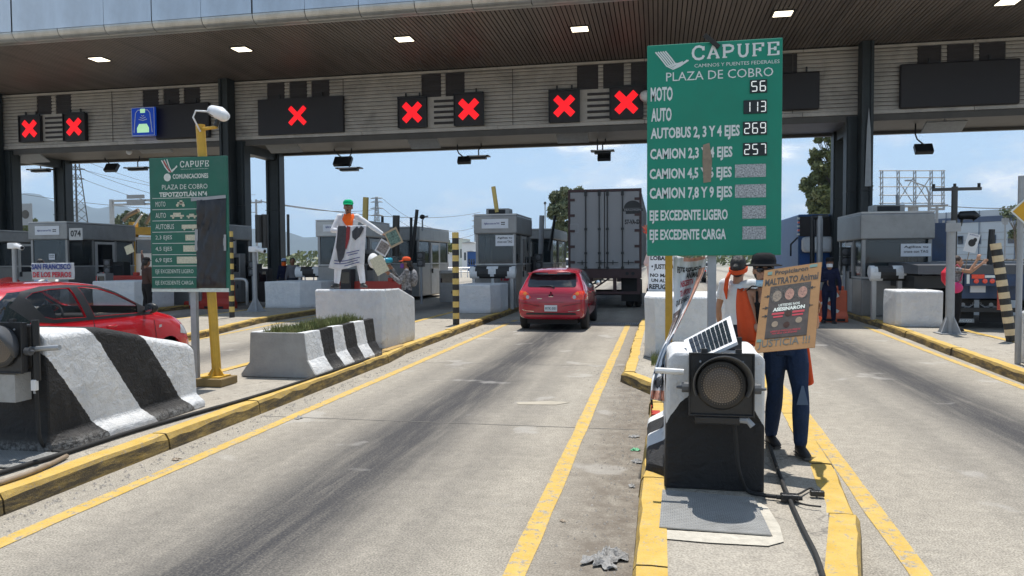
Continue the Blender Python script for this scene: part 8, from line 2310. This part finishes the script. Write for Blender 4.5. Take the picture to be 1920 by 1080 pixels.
# lettering warped on to the cloth
def dtext(txt, u0, v0, u1, v1, m):
    vs, fs = text_mesh(txt, 0.03)
    mb = MB(); mb.add([dfn(u0 + a * (u1 - u0), v0 + (v1 - v0) * a * 0.35 - 0.0 - b_ * 0.040, 0.014) for a, b_ in vs], fs); mb.build('lettering', m, db)
for txt, u0, v0, u1, v1, m in (('ESTE REFUGIO', 0.12, 0.10, 0.86, 0.13, 'ink_black'), ('ANIMAL', 0.42, 0.155, 0.84, 0.18, 'ink_black'), ('NECESITA', 0.25, 0.20, 0.72, 0.22, 'ink_red'), ('TU APOYO', 0.25, 0.26, 0.70, 0.28, 'ink_red'), ('QUE SE HAGA', 0.10, 0.31, 0.74, 0.34, 'ink_black')):
    dtext(txt, u0, v0, u1, v1, m)
for (u, v, ru, rv) in ((0.22, 0.80, 0.2, 0.022), (0.75, 0.82, 0.22, 0.034), (0.6, 0.90, 0.35, 0.035)):
    dshape([(min(0.99, max(0.01, u + ru * math.cos(2 * PI * q_ / 14))), v + rv * math.sin(2 * PI * q_ / 14)) for q_ in range(14)], 'banner_dark', 'dark_spot', 0.012)
dband(0.02, 0.98, 0.945, 0.995, 'salmon_cloth', 'pink_hem', 0.012)
# ================================================================== FAR SURROUNDINGS
LEAF = mat('leaf_green', (0.12, 0.145, 0.05), 0.6, var=0.45, vs=0.8, dirt=(0.13, 0.13, 0.05), da=0.8, ds=0.5)
LEAF2 = mat('leaf_grey_green', (0.12, 0.15, 0.075), 0.6, var=0.45, vs=0.6, dirt=(0.17, 0.165, 0.09), da=0.8, ds=0.4)
BARK = mat('bark', (0.16, 0.13, 0.10), 0.9, var=0.3, vs=3)
def crown_mesh(clumps, n, leaf, seed, material, lod=1.0):
    rnd = random.Random(seed); vs, fs = [], []
    tot = sum(r_ ** 2 for _, r_ in clumps)
    for c_, r_ in clumps:
        m_ = int(n * r_ * r_ / tot)
        for i in range(m_):
            d = Vector((rnd.gauss(0, 1), rnd.gauss(0, 1), rnd.gauss(0, 0.8))).normalized() * r_ * (rnd.random() ** 0.45) * rnd.uniform(0.75, 1.12)
            p_ = c_ + d; a = Vector((rnd.gauss(0, 1), rnd.gauss(0, 1), rnd.gauss(0, 0.7))).normalized(); b_ = a.orthogonal().normalized()
            b_ = (Matrix.Rotation(rnd.uniform(0, 6.3), 3, a) @ b_); c2 = a.cross(b_)
            s_ = leaf * rnd.uniform(0.5, 1.3); k0 = len(vs)
            vs += [p_ - b_ * s_, p_ + c2 * s_ * 0.55, p_ + b_ * s_, p_ - c2 * s_ * 0.5]; fs.append((k0, k0 + 1, k0 + 2, k0 + 3))
    mb = MB(); mb.add(vs, fs)
    return mb
def tree(px_base, Y, outline, label, n=6000, leaf=0.22, seed=1, material=LEAF, wisps=0):
    """outline: (px, py, radius px) of the foliage clumps seen in the photograph; depth is spread round Y"""
    rnd = random.Random(seed)
    bx = PY(px_base, 480, Y).x
    sc_ = (PY(px_base, 480, Y) - CO).dot(CF) / FPX
    r = empty('tree', (bx, Y, 0), label, 'tree', 'trees beyond the toll plaza')
    clumps = []
    for px, py, rp in outline:
        p_ = PY(px, py, Y); rr_ = rp * sc_
        base = Vector((p_.x - bx, rnd.uniform(-0.8, 0.8) * rr_ * 1.6, p_.z))
        for q_ in range(9):
            d = Vector((rnd.gauss(0, 1), rnd.gauss(0, 1), rnd.gauss(0, 1))).normalized() * rr_ * rnd.uniform(0.35, 0.95)
            clumps.append((base + d, rr_ * rnd.uniform(0.36, 0.6)))
    crown_mesh(clumps, n, leaf, seed, material).build('crown', material, r)
    top = max(c_.z for c_, _ in clumps)
    mb = MB(); mb.tube([(0, 0, 0), (0.1, 0, top * 0.3), (-0.1, 0.1, top * 0.6), (0.1, 0, top * 0.9)], [top * 0.03, top * 0.024, top * 0.015, top * 0.004], 8); mb.build('trunk', BARK, r)
    mb = MB()
    for c_, rr_ in clumps[::4]:
        z0 = min(c_.z * 0.75, top * 0.6); mb.tube([(0, 0, z0), (c_.x * 0.5, c_.y * 0.5, (z0 + c_.z) / 2), tuple(c_)], [top * 0.009, top * 0.005, top * 0.002], 5)
    mb.build('limbs', BARK, r, kind='stuff')
    return r
tree(1575, 80, [(1540, 372, 30), (1562, 335, 30), (1588, 350, 28), (1540, 322, 22), (1568, 288, 24), (1592, 310, 24), (1532, 292, 14), (1556, 262, 13), (1515, 350, 14), (1530, 398, 20), (1575, 398, 26), (1592, 385, 22), (1578, 256, 9), (1595, 275, 14), (1520, 305, 6), (1542, 248, 7), (1535, 262, 6)],
     'tall eucalyptus tree rising behind the right columns', 30000, 0.27, 3, LEAF)
tree(1050, 80, [(1040, 372, 14), (1055, 362, 12), (1046, 400, 18), (1062, 395, 22), (1050, 430, 18), (1068, 430, 24), (1075, 375, 20), (1052, 460, 16), (1034, 388, 7)],
     'pale green tree left of the white trailer', 12000, 0.24, 5, LEAF2)
tree(838, 90, [(838, 462, 11), (830, 468, 9), (848, 466, 9), (838, 452, 6)], 'small round tree right of the megaphone woman', 1800, 0.2, 7, LEAF)
tree(1508, 110, [(1505, 470, 12), (1495, 476, 10), (1512, 462, 8)], 'small dark tree left of the blue truck', 1500, 0.22, 9, LEAF)
tree(45, 100, [(40, 415, 12), (52, 425, 14), (60, 418, 8)], 'bushy tree behind the leftmost grey board', 1800, 0.25, 11, LEAF)
tree(250, 110, [(232, 415, 15), (255, 420, 18), (280, 415, 18), (245, 400, 8), (290, 405, 14)], 'tree mass behind the yellow crane', 3500, 0.28, 13, LEAF2)
tree(1905, 70, [(1898, 400, 14), (1912, 420, 16), (1925, 395, 18), (1905, 440, 10)], 'sparse tree behind the yellow diamond sign', 900, 0.16, 15, LEAF2)
# far tree line and low ridge of vegetation
rnd = random.Random(31)
vs, fs = [], []
mb = MB()
for i in range(15000):
    px = rnd.uniform(-700, 2600)
    Y = rnd.uniform(170, 260)
    x = PY(px, 485, Y).x
    hmax = 3.0 + 5.5 * max(0, noise.noise(Vector((px * 0.006, 1.3, 0))) + 0.25) + 2.5 * max(0, noise.noise(Vector((px * 0.03, 4, 0))))
    z = hmax * rnd.random() ** 0.8
    s_ = rnd.uniform(0.4, 1.0)
    a = Vector((rnd.gauss(0, 1), rnd.gauss(0, 1), rnd.gauss(0, 0.7))).normalized(); b_ = a.orthogonal().normalized(); c2 = a.cross(b_)
    p_ = Vector((x, Y, z)); k0 = len(vs)
    vs += [p_ - b_ * s_, p_ + c2 * s_ * 0.6, p_ + b_ * s_, p_ - c2 * s_ * 0.6]; fs.append((k0, k0 + 1, k0 + 2, k0 + 3))
mb.add(vs, fs)
o = mb.build('treeline', LEAF, None, kind='stuff'); tag(o, 'low distant tree line along the horizon', 'tree line')
# hills
def ridge(name, pts, Y, material, seed, extra=0):
    vs, fs = [], []
    n = 160
    for i in range(n + 1):
        f = i / n * (len(pts) - 1); k_ = min(int(f), len(pts) - 2); f -= k_
        px = pts[k_][0] * (1 - f) + pts[k_ + 1][0] * f; py = pts[k_][1] * (1 - f) + pts[k_ + 1][1] * f
        p_ = PY(px, py, Y); z = max(2, p_.z + Y * 0.0016 * noise.noise(Vector((px * 0.03, seed, 0))))
        for j in range(8):
            v = j / 7
            vs.append((p_.x, Y - (1 - v) * Y * 0.28 , z * v ** 1.3 * (1 + 0.15 * noise.noise(Vector((px * 0.02, v * 4, seed)))) if v > 0 else -5))
        vs.append((p_.x, Y + Y * 0.3, -5))
    for i in range(n):
        for j in range(8): fs.append((i * 9 + j, (i + 1) * 9 + j, (i + 1) * 9 + j + 1, i * 9 + j + 1))
    mb = MB(); mb.smooth = True; mb.add(vs, fs); return mb.build(name, material, None, kind='structure')
HILL = mat('hill_vegetation', (0.045, 0.06, 0.055), 0.95, var=0.3, vs=0.004)
ridge('hills', [(-700, 400), (-300, 380), (0, 374), (45, 362), (75, 366), (105, 380), (160, 382), (200, 388), (300, 402), (420, 420), (560, 440), (760, 456), (900, 470)], 4200, HILL, 2)
ridge('hills', [(700, 476), (900, 470), (1250, 474), (1500, 466), (1800, 470), (2600, 455)], 2500, HILL, 6)

# warehouse
def flat_to(px0, y0, px1, y1, ztop):
    a = PY(px0, 480, y0); b_ = PY(px1, 480, y1)
    return Vector((a.x, y0, 0)), Vector((b_.x, y1, 0))
A, B = flat_to(1716, 128, 2300, 98, 0)
L_ = (B - A).length; dirw = (B - A).normalized()
hz_ = PY(1725, 402, A.y).z
wh_ = empty('warehouse', tuple(A), 'long pale grey warehouse with a dark blue band beyond the right booth', 'warehouse', None, math.atan2(dirw.y, dirw.x))
mat('warehouse_wall', (0.42, 0.47, 0.52), 0.5, var=0.06, vs=0.3, metal=0.2); mat('warehouse_band', (0.06, 0.09, 0.16), 0.5)
mb = MB(); mb.box(0, L_, 0, 40, 0, hz_ - 1.7); mb.build('wall', 'warehouse_wall', wh_)
mb = MB(); mb.box(0, L_, -0.12, 40, hz_ - 1.69, hz_ - 0.9); mb.build('blue_band', 'warehouse_band', wh_)
mb = MB(); mb.box(0, L_, -0.06, 40, hz_ - 0.89, hz_); mb.build('parapet', 'warehouse_wall', wh_)
for q_ in range(16):
    mb = MB(); mb.box(q_ * 5.0, q_ * 5.0 + 0.09, -0.15, -0.121, 0, hz_); mb.build('panel_joint', 'warehouse_band', wh_)
for q_ in range(5):
    mb = MB(); mb.box(0, L_, -0.05, -0.001, 1.0 + q_ * 1.05, 1.08 + q_ * 1.05); mb.build('wall_rib', 'pole_grey', wh_)
for px in (1743, 1773, 1801, 1834, 1862, 1896):
    t_ = None
    d = ray(px, 455); 
    # intersect the facade line in plan
    nx_, ny_ = -dirw.y, dirw.x
    t_ = ((A.x) * nx_ + A.y * ny_) / (d.x * nx_ + d.y * ny_); P_ = Vector((d.x * t_, d.y * t_, 0)); u = (P_ - A).dot(dirw)
    mb = MB(); mb.box(u - 0.42, u + 0.42, -0.09, -0.051, 3.6, 4.9); w_ = mb.build('window', 'warehouse_band', wh_)
    mb = MB(); mb.box(u - 0.36, u + 0.36, -0.1, -0.091, 3.68, 4.82); mb.build('pane', 'dark_glass', w_)
# billboard frame
Yb = 92
def b3(px, py): v_ = PY(px, py, Yb); return v_
c0 = b3(1710, 480)
bf = empty('billboard_frame', (c0.x, Yb, 0), 'empty steel billboard frame on a single column beyond the right booth', 'billboard frame')
q3 = lambda px, py, dy=0: (b3(px, py).x - c0.x, dy, b3(px, py).z)
mb = MB(); mb.tube([q3(1712, 484)[:2] + (0,), q3(1712, 388)], 0.55, 12); mb.build('column', 'pole_grey', bf)
for px in (1653, 1684, 1715, 1746, 1768):
    mb = MB()
    for dx_ in (-2.2, 2.2): mb.tube([q3(px + dx_, 386), q3(px + dx_ , 319)], 0.06, 5)
    for k_ in range(7):
        ya, yb = 386 - k_ * 9.5, 386 - (k_ + 1) * 9.5; mb.tube([q3(px - 2.2, ya), q3(px + 2.2, yb)], 0.04, 4)
    mb.build('upright', 'pole_grey', bf)
for py in (320, 333, 350, 366, 381):
    mb = MB(); mb.tube([q3(1648, py), q3(1772, py)], 0.07, 5); mb.build('rail', 'pole_grey', bf)
for a, b_ in (((1684, 333), (1715, 381)), ((1715, 333), (1684, 381)), ((1746, 333), (1715, 381)), ((1715, 333), (1746, 381))):
    mb = MB(); mb.tube([q3(*a, 0.5), q3(*b_, 0.5)], 0.06, 5); mb.build('brace', 'pole_grey', bf)
mb = MB(); xa, _, za = q3(1645, 388); xb, _, _z = q3(1773, 388); mb.box(xa, xb, -0.8, 0.6, za - 0.1, za + 0.1); mb.build('walkway', 'pole_grey', bf)
# pylons
def pylon(px, Y, pt, label, w0, arms, m='pole_grey', th=0.09):
    p_ = PY(px, pt, Y); sc_ = (p_ - CO).dot(CF) / FPX
    r = empty('pylon', (p_.x, Y, 0), label, 'pylon', 'lattice power pylons'); H_ = p_.z; W0 = w0 * sc_ / 2; n = 14
    wa = lambda t_: W0 * (1 - t_) ** 0.9 + W0 * 0.22
    for sx, sy in ((1, 1), (1, -1), (-1, 1), (-1, -1)):
        mb = MB(); mb.tube([(sx * wa(0), sy * wa(0), 0), (sx * wa(0.5), sy * wa(0.5), H_ * 0.5), (sx * wa(1), sy * wa(1), H_)], th, 5); mb.build('leg', m, r)
    mb = MB()
    for i in range(n):
        a, b_ = i / n, (i + 1) / n
        for s_ in (-1, 1):
            mb.tube([(-wa(a), s_ * wa(a), H_ * a), (wa(b_), s_ * wa(b_), H_ * b_)], th * 0.6, 4); mb.tube([(wa(a), s_ * wa(a), H_ * a), (-wa(b_), s_ * wa(b_), H_ * b_)], th * 0.6, 4)
    mb.build('bracing', m, r, kind='stuff')
    for py, hw_ in arms:
        z = PY(px, py, Y).z; x_ = hw_ * sc_
        mb = MB(); mb.tube([(-x_, 0, z), (x_, 0, z)], th * 0.9, 4); mb.tube([(-x_, 0, z), (0, 0, z + x_ * 0.25), (x_, 0, z)], th * 0.6, 4); mb.build('crossarm', m, r)
    return r
pylon(141, 120, 292, 'near lattice pylon standing between the left columns', 30, [(300, 18), (318, 20), (336, 18)], 'beam_dark', 0.10)
pylon(706, 260, 370, 'distant lattice pylon right of the man in the green cap', 12, [(372, 12), (379, 12), (391, 13), (404, 12)], 'pole_grey', 0.16)
pylon(893, 330, 402, 'farthest thin pylon left of booth 12A', 8, [(405, 9), (414, 9), (424, 9)], 'pole_grey', 0.14)
def tpole(px, Y, pt, hw_, label, r_=0.1, m='pole_grey', arms=1):
    p_ = PY(px, pt, Y); sc_ = (p_ - CO).dot(CF) / FPX
    r = empty('utility_pole', (p_.x, Y, 0), label, 'utility pole', 'utility poles beyond the plaza')
    mb = MB(); mb.tube([(0, 0, 0), (0, 0, p_.z)], r_, 8); mb.build('pole', m, r)
    for k_ in range(arms):
        mb = MB(); mb.box(-hw_ * sc_, hw_ * sc_, -0.08, 0.08, p_.z - 0.5 - k_ * 1.4, p_.z - 0.3 - k_ * 1.4)
        for s_ in (-0.9, 0.0, 0.9): mb.box(hw_ * sc_ * s_ - 0.08, hw_ * sc_ * s_ + 0.08, -0.08, 0.08, p_.z - 0.3 - k_ * 1.4, p_.z - 0.05 - k_ * 1.4)
        mb.build('crossarm', m, r)
    return r
tpole(480, 90, 374, 12, 'grey T shaped pole left of the back column', 0.14)
tpole(1757, 75, 384, 13, 'short pole with two crossarms in front of the warehouse', 0.13, arms=2)
tpole(1022, 85, 378, 1, 'thin bare pole left of the pale green tree', 0.06)
tpole(36, 80, 306, 2, 'thin tall pole between the outer left columns', 0.07)
tpole(1885, 60, 408, 4, 'thin pole with small arm before the warehouse near the diamond sign', 0.06)
p = PY(1742, 350, 62)
r = empty('street_lamp', (p.x, 62, 0), 'grey street lamp with curved arm in front of the billboard frame', 'street lamp')
mb = MB(); mb.tube([(0, 0, 0), (0, 0, p.z - 0.5), (-0.2, 0, p.z), (-1.3, 0, p.z + 0.5)], [0.1, 0.08, 0.06, 0.04], 8); mb.build('pole', 'pole_grey', r)
mb = MB(); mb.box(-1.7, -1.25, -0.12, 0.12, p.z + 0.45, p.z + 0.56); mb.build('lamp_head', 'pole_grey', r)
def wire(p0, y0, p1, y1, sag, label, r_=0.035):
    a = PY(*p0, y0); b_ = PY(*p1, y1); n = 24
    pts = [a.lerp(b_, i / n) - Vector((0, 0, sag * 4 * (i / n) * (1 - i / n))) for i in range(n + 1)]
    mb = MB(); mb.tube([v_ - a for v_ in pts], r_, 4); o = mb.build('power_line', 'beam_dark', None, loc=tuple(a)); tag(o, label, 'power line', 'power lines')
wire((154, 300), 120, (420, 372), 150, 1.0, 'topmost power line running right from the near pylon')
wire((156, 318), 120, (420, 392), 150, 1.0, 'second power line down from the near pylon', 0.04)
wire((156, 318), 121, (480, 365), 170, 1.5, 'power line just above the second one from the near pylon')
wire((156, 336), 120, (420, 405), 150, 1.0, 'lowest power line from the near pylon', 0.04)
wire((-60, 345), 115, (480, 398), 100, 1.2, 'long low wire crossing behind the left columns', 0.04)
wire((480, 376), 90, (706, 392), 180, 1.0, 'wire from the T shaped pole towards the man in the green cap', 0.05)
wire((492, 378), 90, (900, 398), 250, 2.0, 'second wire from the T shaped pole to the far pylon', 0.06)
wire((718, 373), 260, (893, 425), 330, 6.0, 'thin wire between the two distant pylons, upper', 0.07)
wire((718, 391), 260, (893, 438), 330, 6.0, 'thin wire between the two distant pylons, lower', 0.07)
wire((1757, 384), 75, (2050, 378), 60, 0.4, 'wire running right above the warehouse roof')
# overhead gantry at the left
Yg = 46
def g3(px, py): return PY(px, py, Yg)
g0 = g3(212, 480)
r = empty('sign_gantry', (g0.x, Yg, 0), 'pale steel sign gantry between the left booth and the weathered sign', 'gantry')
mb = MB(); mb.box(-0.12, 0.12, -0.1, 0.1, 0, g3(212, 374).z); mb.build('post', 'white_plastic' if False else 'booth_steel_light', r)
xe = g3(330, 374).x - g0.x
for py in (377, 384):
    mb = MB(); mb.box(0.0 if py < 380 else 0.12, xe, -0.08, 0.08, g3(212, py).z - 0.07, g3(212, py).z + 0.07); mb.build('beam', 'booth_steel_light', r)
mb = MB(); mb.box(xe - 0.12, xe + 0.12, -0.1, 0.1, 0, g3(330, 385).z); mb.build('post', 'booth_steel_light', r)
xa = g3(241, 366).x - g0.x; xb = g3(273, 366).x - g0.x
for ya, yb in ((373, 366), (385, 375)):
    mb = MB(); mb.box(xa, xb, -0.2, -0.1, g3(241, ya).z, g3(241, yb).z); mb.build('sign_panel', 'pole_grey', r)
# yellow crane truck
Yc = 38
def c3(px, py): return PY(px, py, Yc)
g0 = c3(245, 480); X_ = lambda px: c3(px, 480).x - g0.x; Z_ = lambda py: c3(260, py).z
r = empty('crane_truck', (g0.x, Yc, 0), 'yellow crane truck half hidden by the weathered green sign', 'crane truck')
mb = MB(); mb.box(X_(247), X_(300), 0, 2.2, Z_(440), Z_(426)); mb.build('boom', 'yellow_post', r)
mb = MB(); mb.box(X_(245), X_(252), -0.1, 0.4, 0.9, Z_(416)); mb.build('mast', 'yellow_post', r)
mb = MB(); mb.box(X_(250), X_(300), 0.1, 2.0, 0.5, Z_(444)); mb.build('cab', 'white_plastic', r, bevel=0.05)
mb = MB(); mb.box(X_(254), X_(296), 0.06, 0.095, Z_(475), Z_(450)); mb.build('cab_window', 'dark_glass', r)
mb = MB(); mb.tube([(X_(233), 0, Z_(413)), (X_(243), 0, Z_(403)), (X_(262), 0, Z_(394))], 0.13, 6); mb.build('arm', 'tape_brown', r)
mb = MB(); mb.tube([(X_(252), 0, Z_(424)), (X_(268), 0, Z_(402))], 0.07, 6); mb.build('arm', 'white_plastic', r)
mb = MB(); mb.tube([(X_(275), 0, Z_(420)), (X_(288), 0, Z_(398))], 0.11, 6); mb.build('arm', 'tape_brown', r)
for x_ in (0.4, 1.4):
    T = Matrix.Translation((x_, 0.5, 0.45)) @ Matrix.Rotation(PI / 2, 4, 'Y')
    mb = MB(); mb.lathe([(0.2, -0.15), (0.45, -0.12), (0.45, 0.12), (0.2, 0.15)], 16, T); mb.build('wheel', 'black_rubber', r)
# grey framed board far left
a = PY(33, 382, 60); b_ = PY(60, 422, 60)
r = empty('roadside_board', (a.x, 60, 0), 'grey framed board with round emblem between the outer left columns', 'board')
w_ = b_.x - a.x
mb = MB(); mb.box(0, w_, 0, 0.1, b_.z, a.z); mb.build('panel', 'pole_grey', r)
mb = MB(); mb.box(0, 0.1, 0.1, 0.2, 0, b_.z); mb.box(w_ - 0.1, w_, 0.1, 0.2, 0, b_.z); mb.build('legs', 'pole_grey', r, kind='stuff')
mb = MB(); T = Matrix.Translation((w_ * 0.55, 0, (a.z + b_.z) / 2)) @ Matrix.Rotation(PI / 2, 4, 'X'); mb.lathe([(0.28, 0.004), (0.42, 0.008)], 16, T); mb.build('round_emblem', 'beam_dark', r)
# low far buildings between the left booths and booth 12A
for i, (px0, px1, py, Y, m_, lb) in enumerate(((850, 868, 448, 150, 'sign_white_old', 'small white far building left of booth 12A'), (866, 892, 456, 130, 'white_plastic', 'bright white far shed just left of booth 12A'), (876, 892, 472, 100, 'panel_blue', 'blue far kiosk left of booth 12A'),
                                                (826, 836, 474, 95, 'white_plastic', 'tiny white kiosk right of the rear booth'), (600, 640, 470, 140, 'pole_grey', 'grey far shed behind the man in the green cap'))):
    a = PY(px0, py, Y); b_ = PY(px1, py, Y); w_ = b_.x - a.x
    r = empty('far_building', (a.x, Y, 0), lb, 'building', 'small buildings on the horizon')
    mb = MB(); mb.box(0, w_, 0, 6, 0, a.z); mb.build('wall', m_, r)
    mb = MB(); mb.prism([(-0.2, a.z), (w_ + 0.2, a.z), (w_ / 2, a.z + w_ * 0.12)], 'y', -0.3, 6.3); mb.build('roof', 'pole_grey', r)
    for q_ in range(3):
        mb = MB(); mb.box(w_ * (0.15 + 0.28 * q_), w_ * (0.3 + 0.28 * q_), -0.03, 0.0, a.z * 0.35, a.z * 0.65); mb.build('window', 'dark_glass', r)
# guard rail and wire fence beyond
def rail(px0, y0, px1, y1, h, label, m='pole_grey', n=14):
    a = PY(px0, 480, y0); b_ = PY(px1, 480, y1); a.z = 0; b_.z = 0
    r = empty('guard_rail', tuple(a), label, 'guard rail', None)
    d = b_ - a
    for k_ in range(n + 1):
        q_ = d * (k_ / n); mb = MB(); mb.tube([q_, q_ + Vector((0, 0, h))], 0.06, 5); mb.build('post', m, r)
    for hh in (h * 0.55, h * 0.95):
        mb = MB(); mb.tube([Vector((0, 0, hh)), d + Vector((0, 0, hh))], 0.07, 5); mb.build('rail', m, r)
rail(780, 70, 900, 72, 1.0, 'pale guard rail beyond the lanes left of booth 12A', 'white_plastic', 10)
rail(1730, 60, 1960, 52, 1.6, 'wire fence with dark posts in front of the warehouse', 'beam_dark', 18)
rail(430, 60, 620, 60, 1.1, 'metal rail beyond the lanes behind the bumper drum', 'pole_grey', 12)
clone(wh, (PY(1056, 480, 52).x, 52.0, 0), 'white van stopped behind the left edge of the trailer', scale=1.25)

# ------------------------------------------------------------------ the air
hb = MB(); hb.box(-6500, 6500, -2500, 9000, -1.5, 640)
hz_o = hb.build('haze', None, None, kind='stuff') if False else None
hm = bpy.data.materials.new('haze_air'); hm.use_nodes = True
t = hm.node_tree; t.nodes.clear()
pv = N(t, 'ShaderNodeVolumePrincipled'); pv.inputs['Density'].default_value = 0.00015; pv.inputs['Color'].default_value = (0.62, 0.80, 1.0, 1); pv.inputs['Anisotropy'].default_value = 0.2
ou = N(t, 'ShaderNodeOutputMaterial'); t.links.new(pv.outputs[0], ou.inputs['Volume'])
MATS['haze_air'] = hm
o = hb.build('haze', 'haze_air', None, kind='stuff')
tag(o, 'thin pale haze in the air over the toll plaza and hills', 'haze')
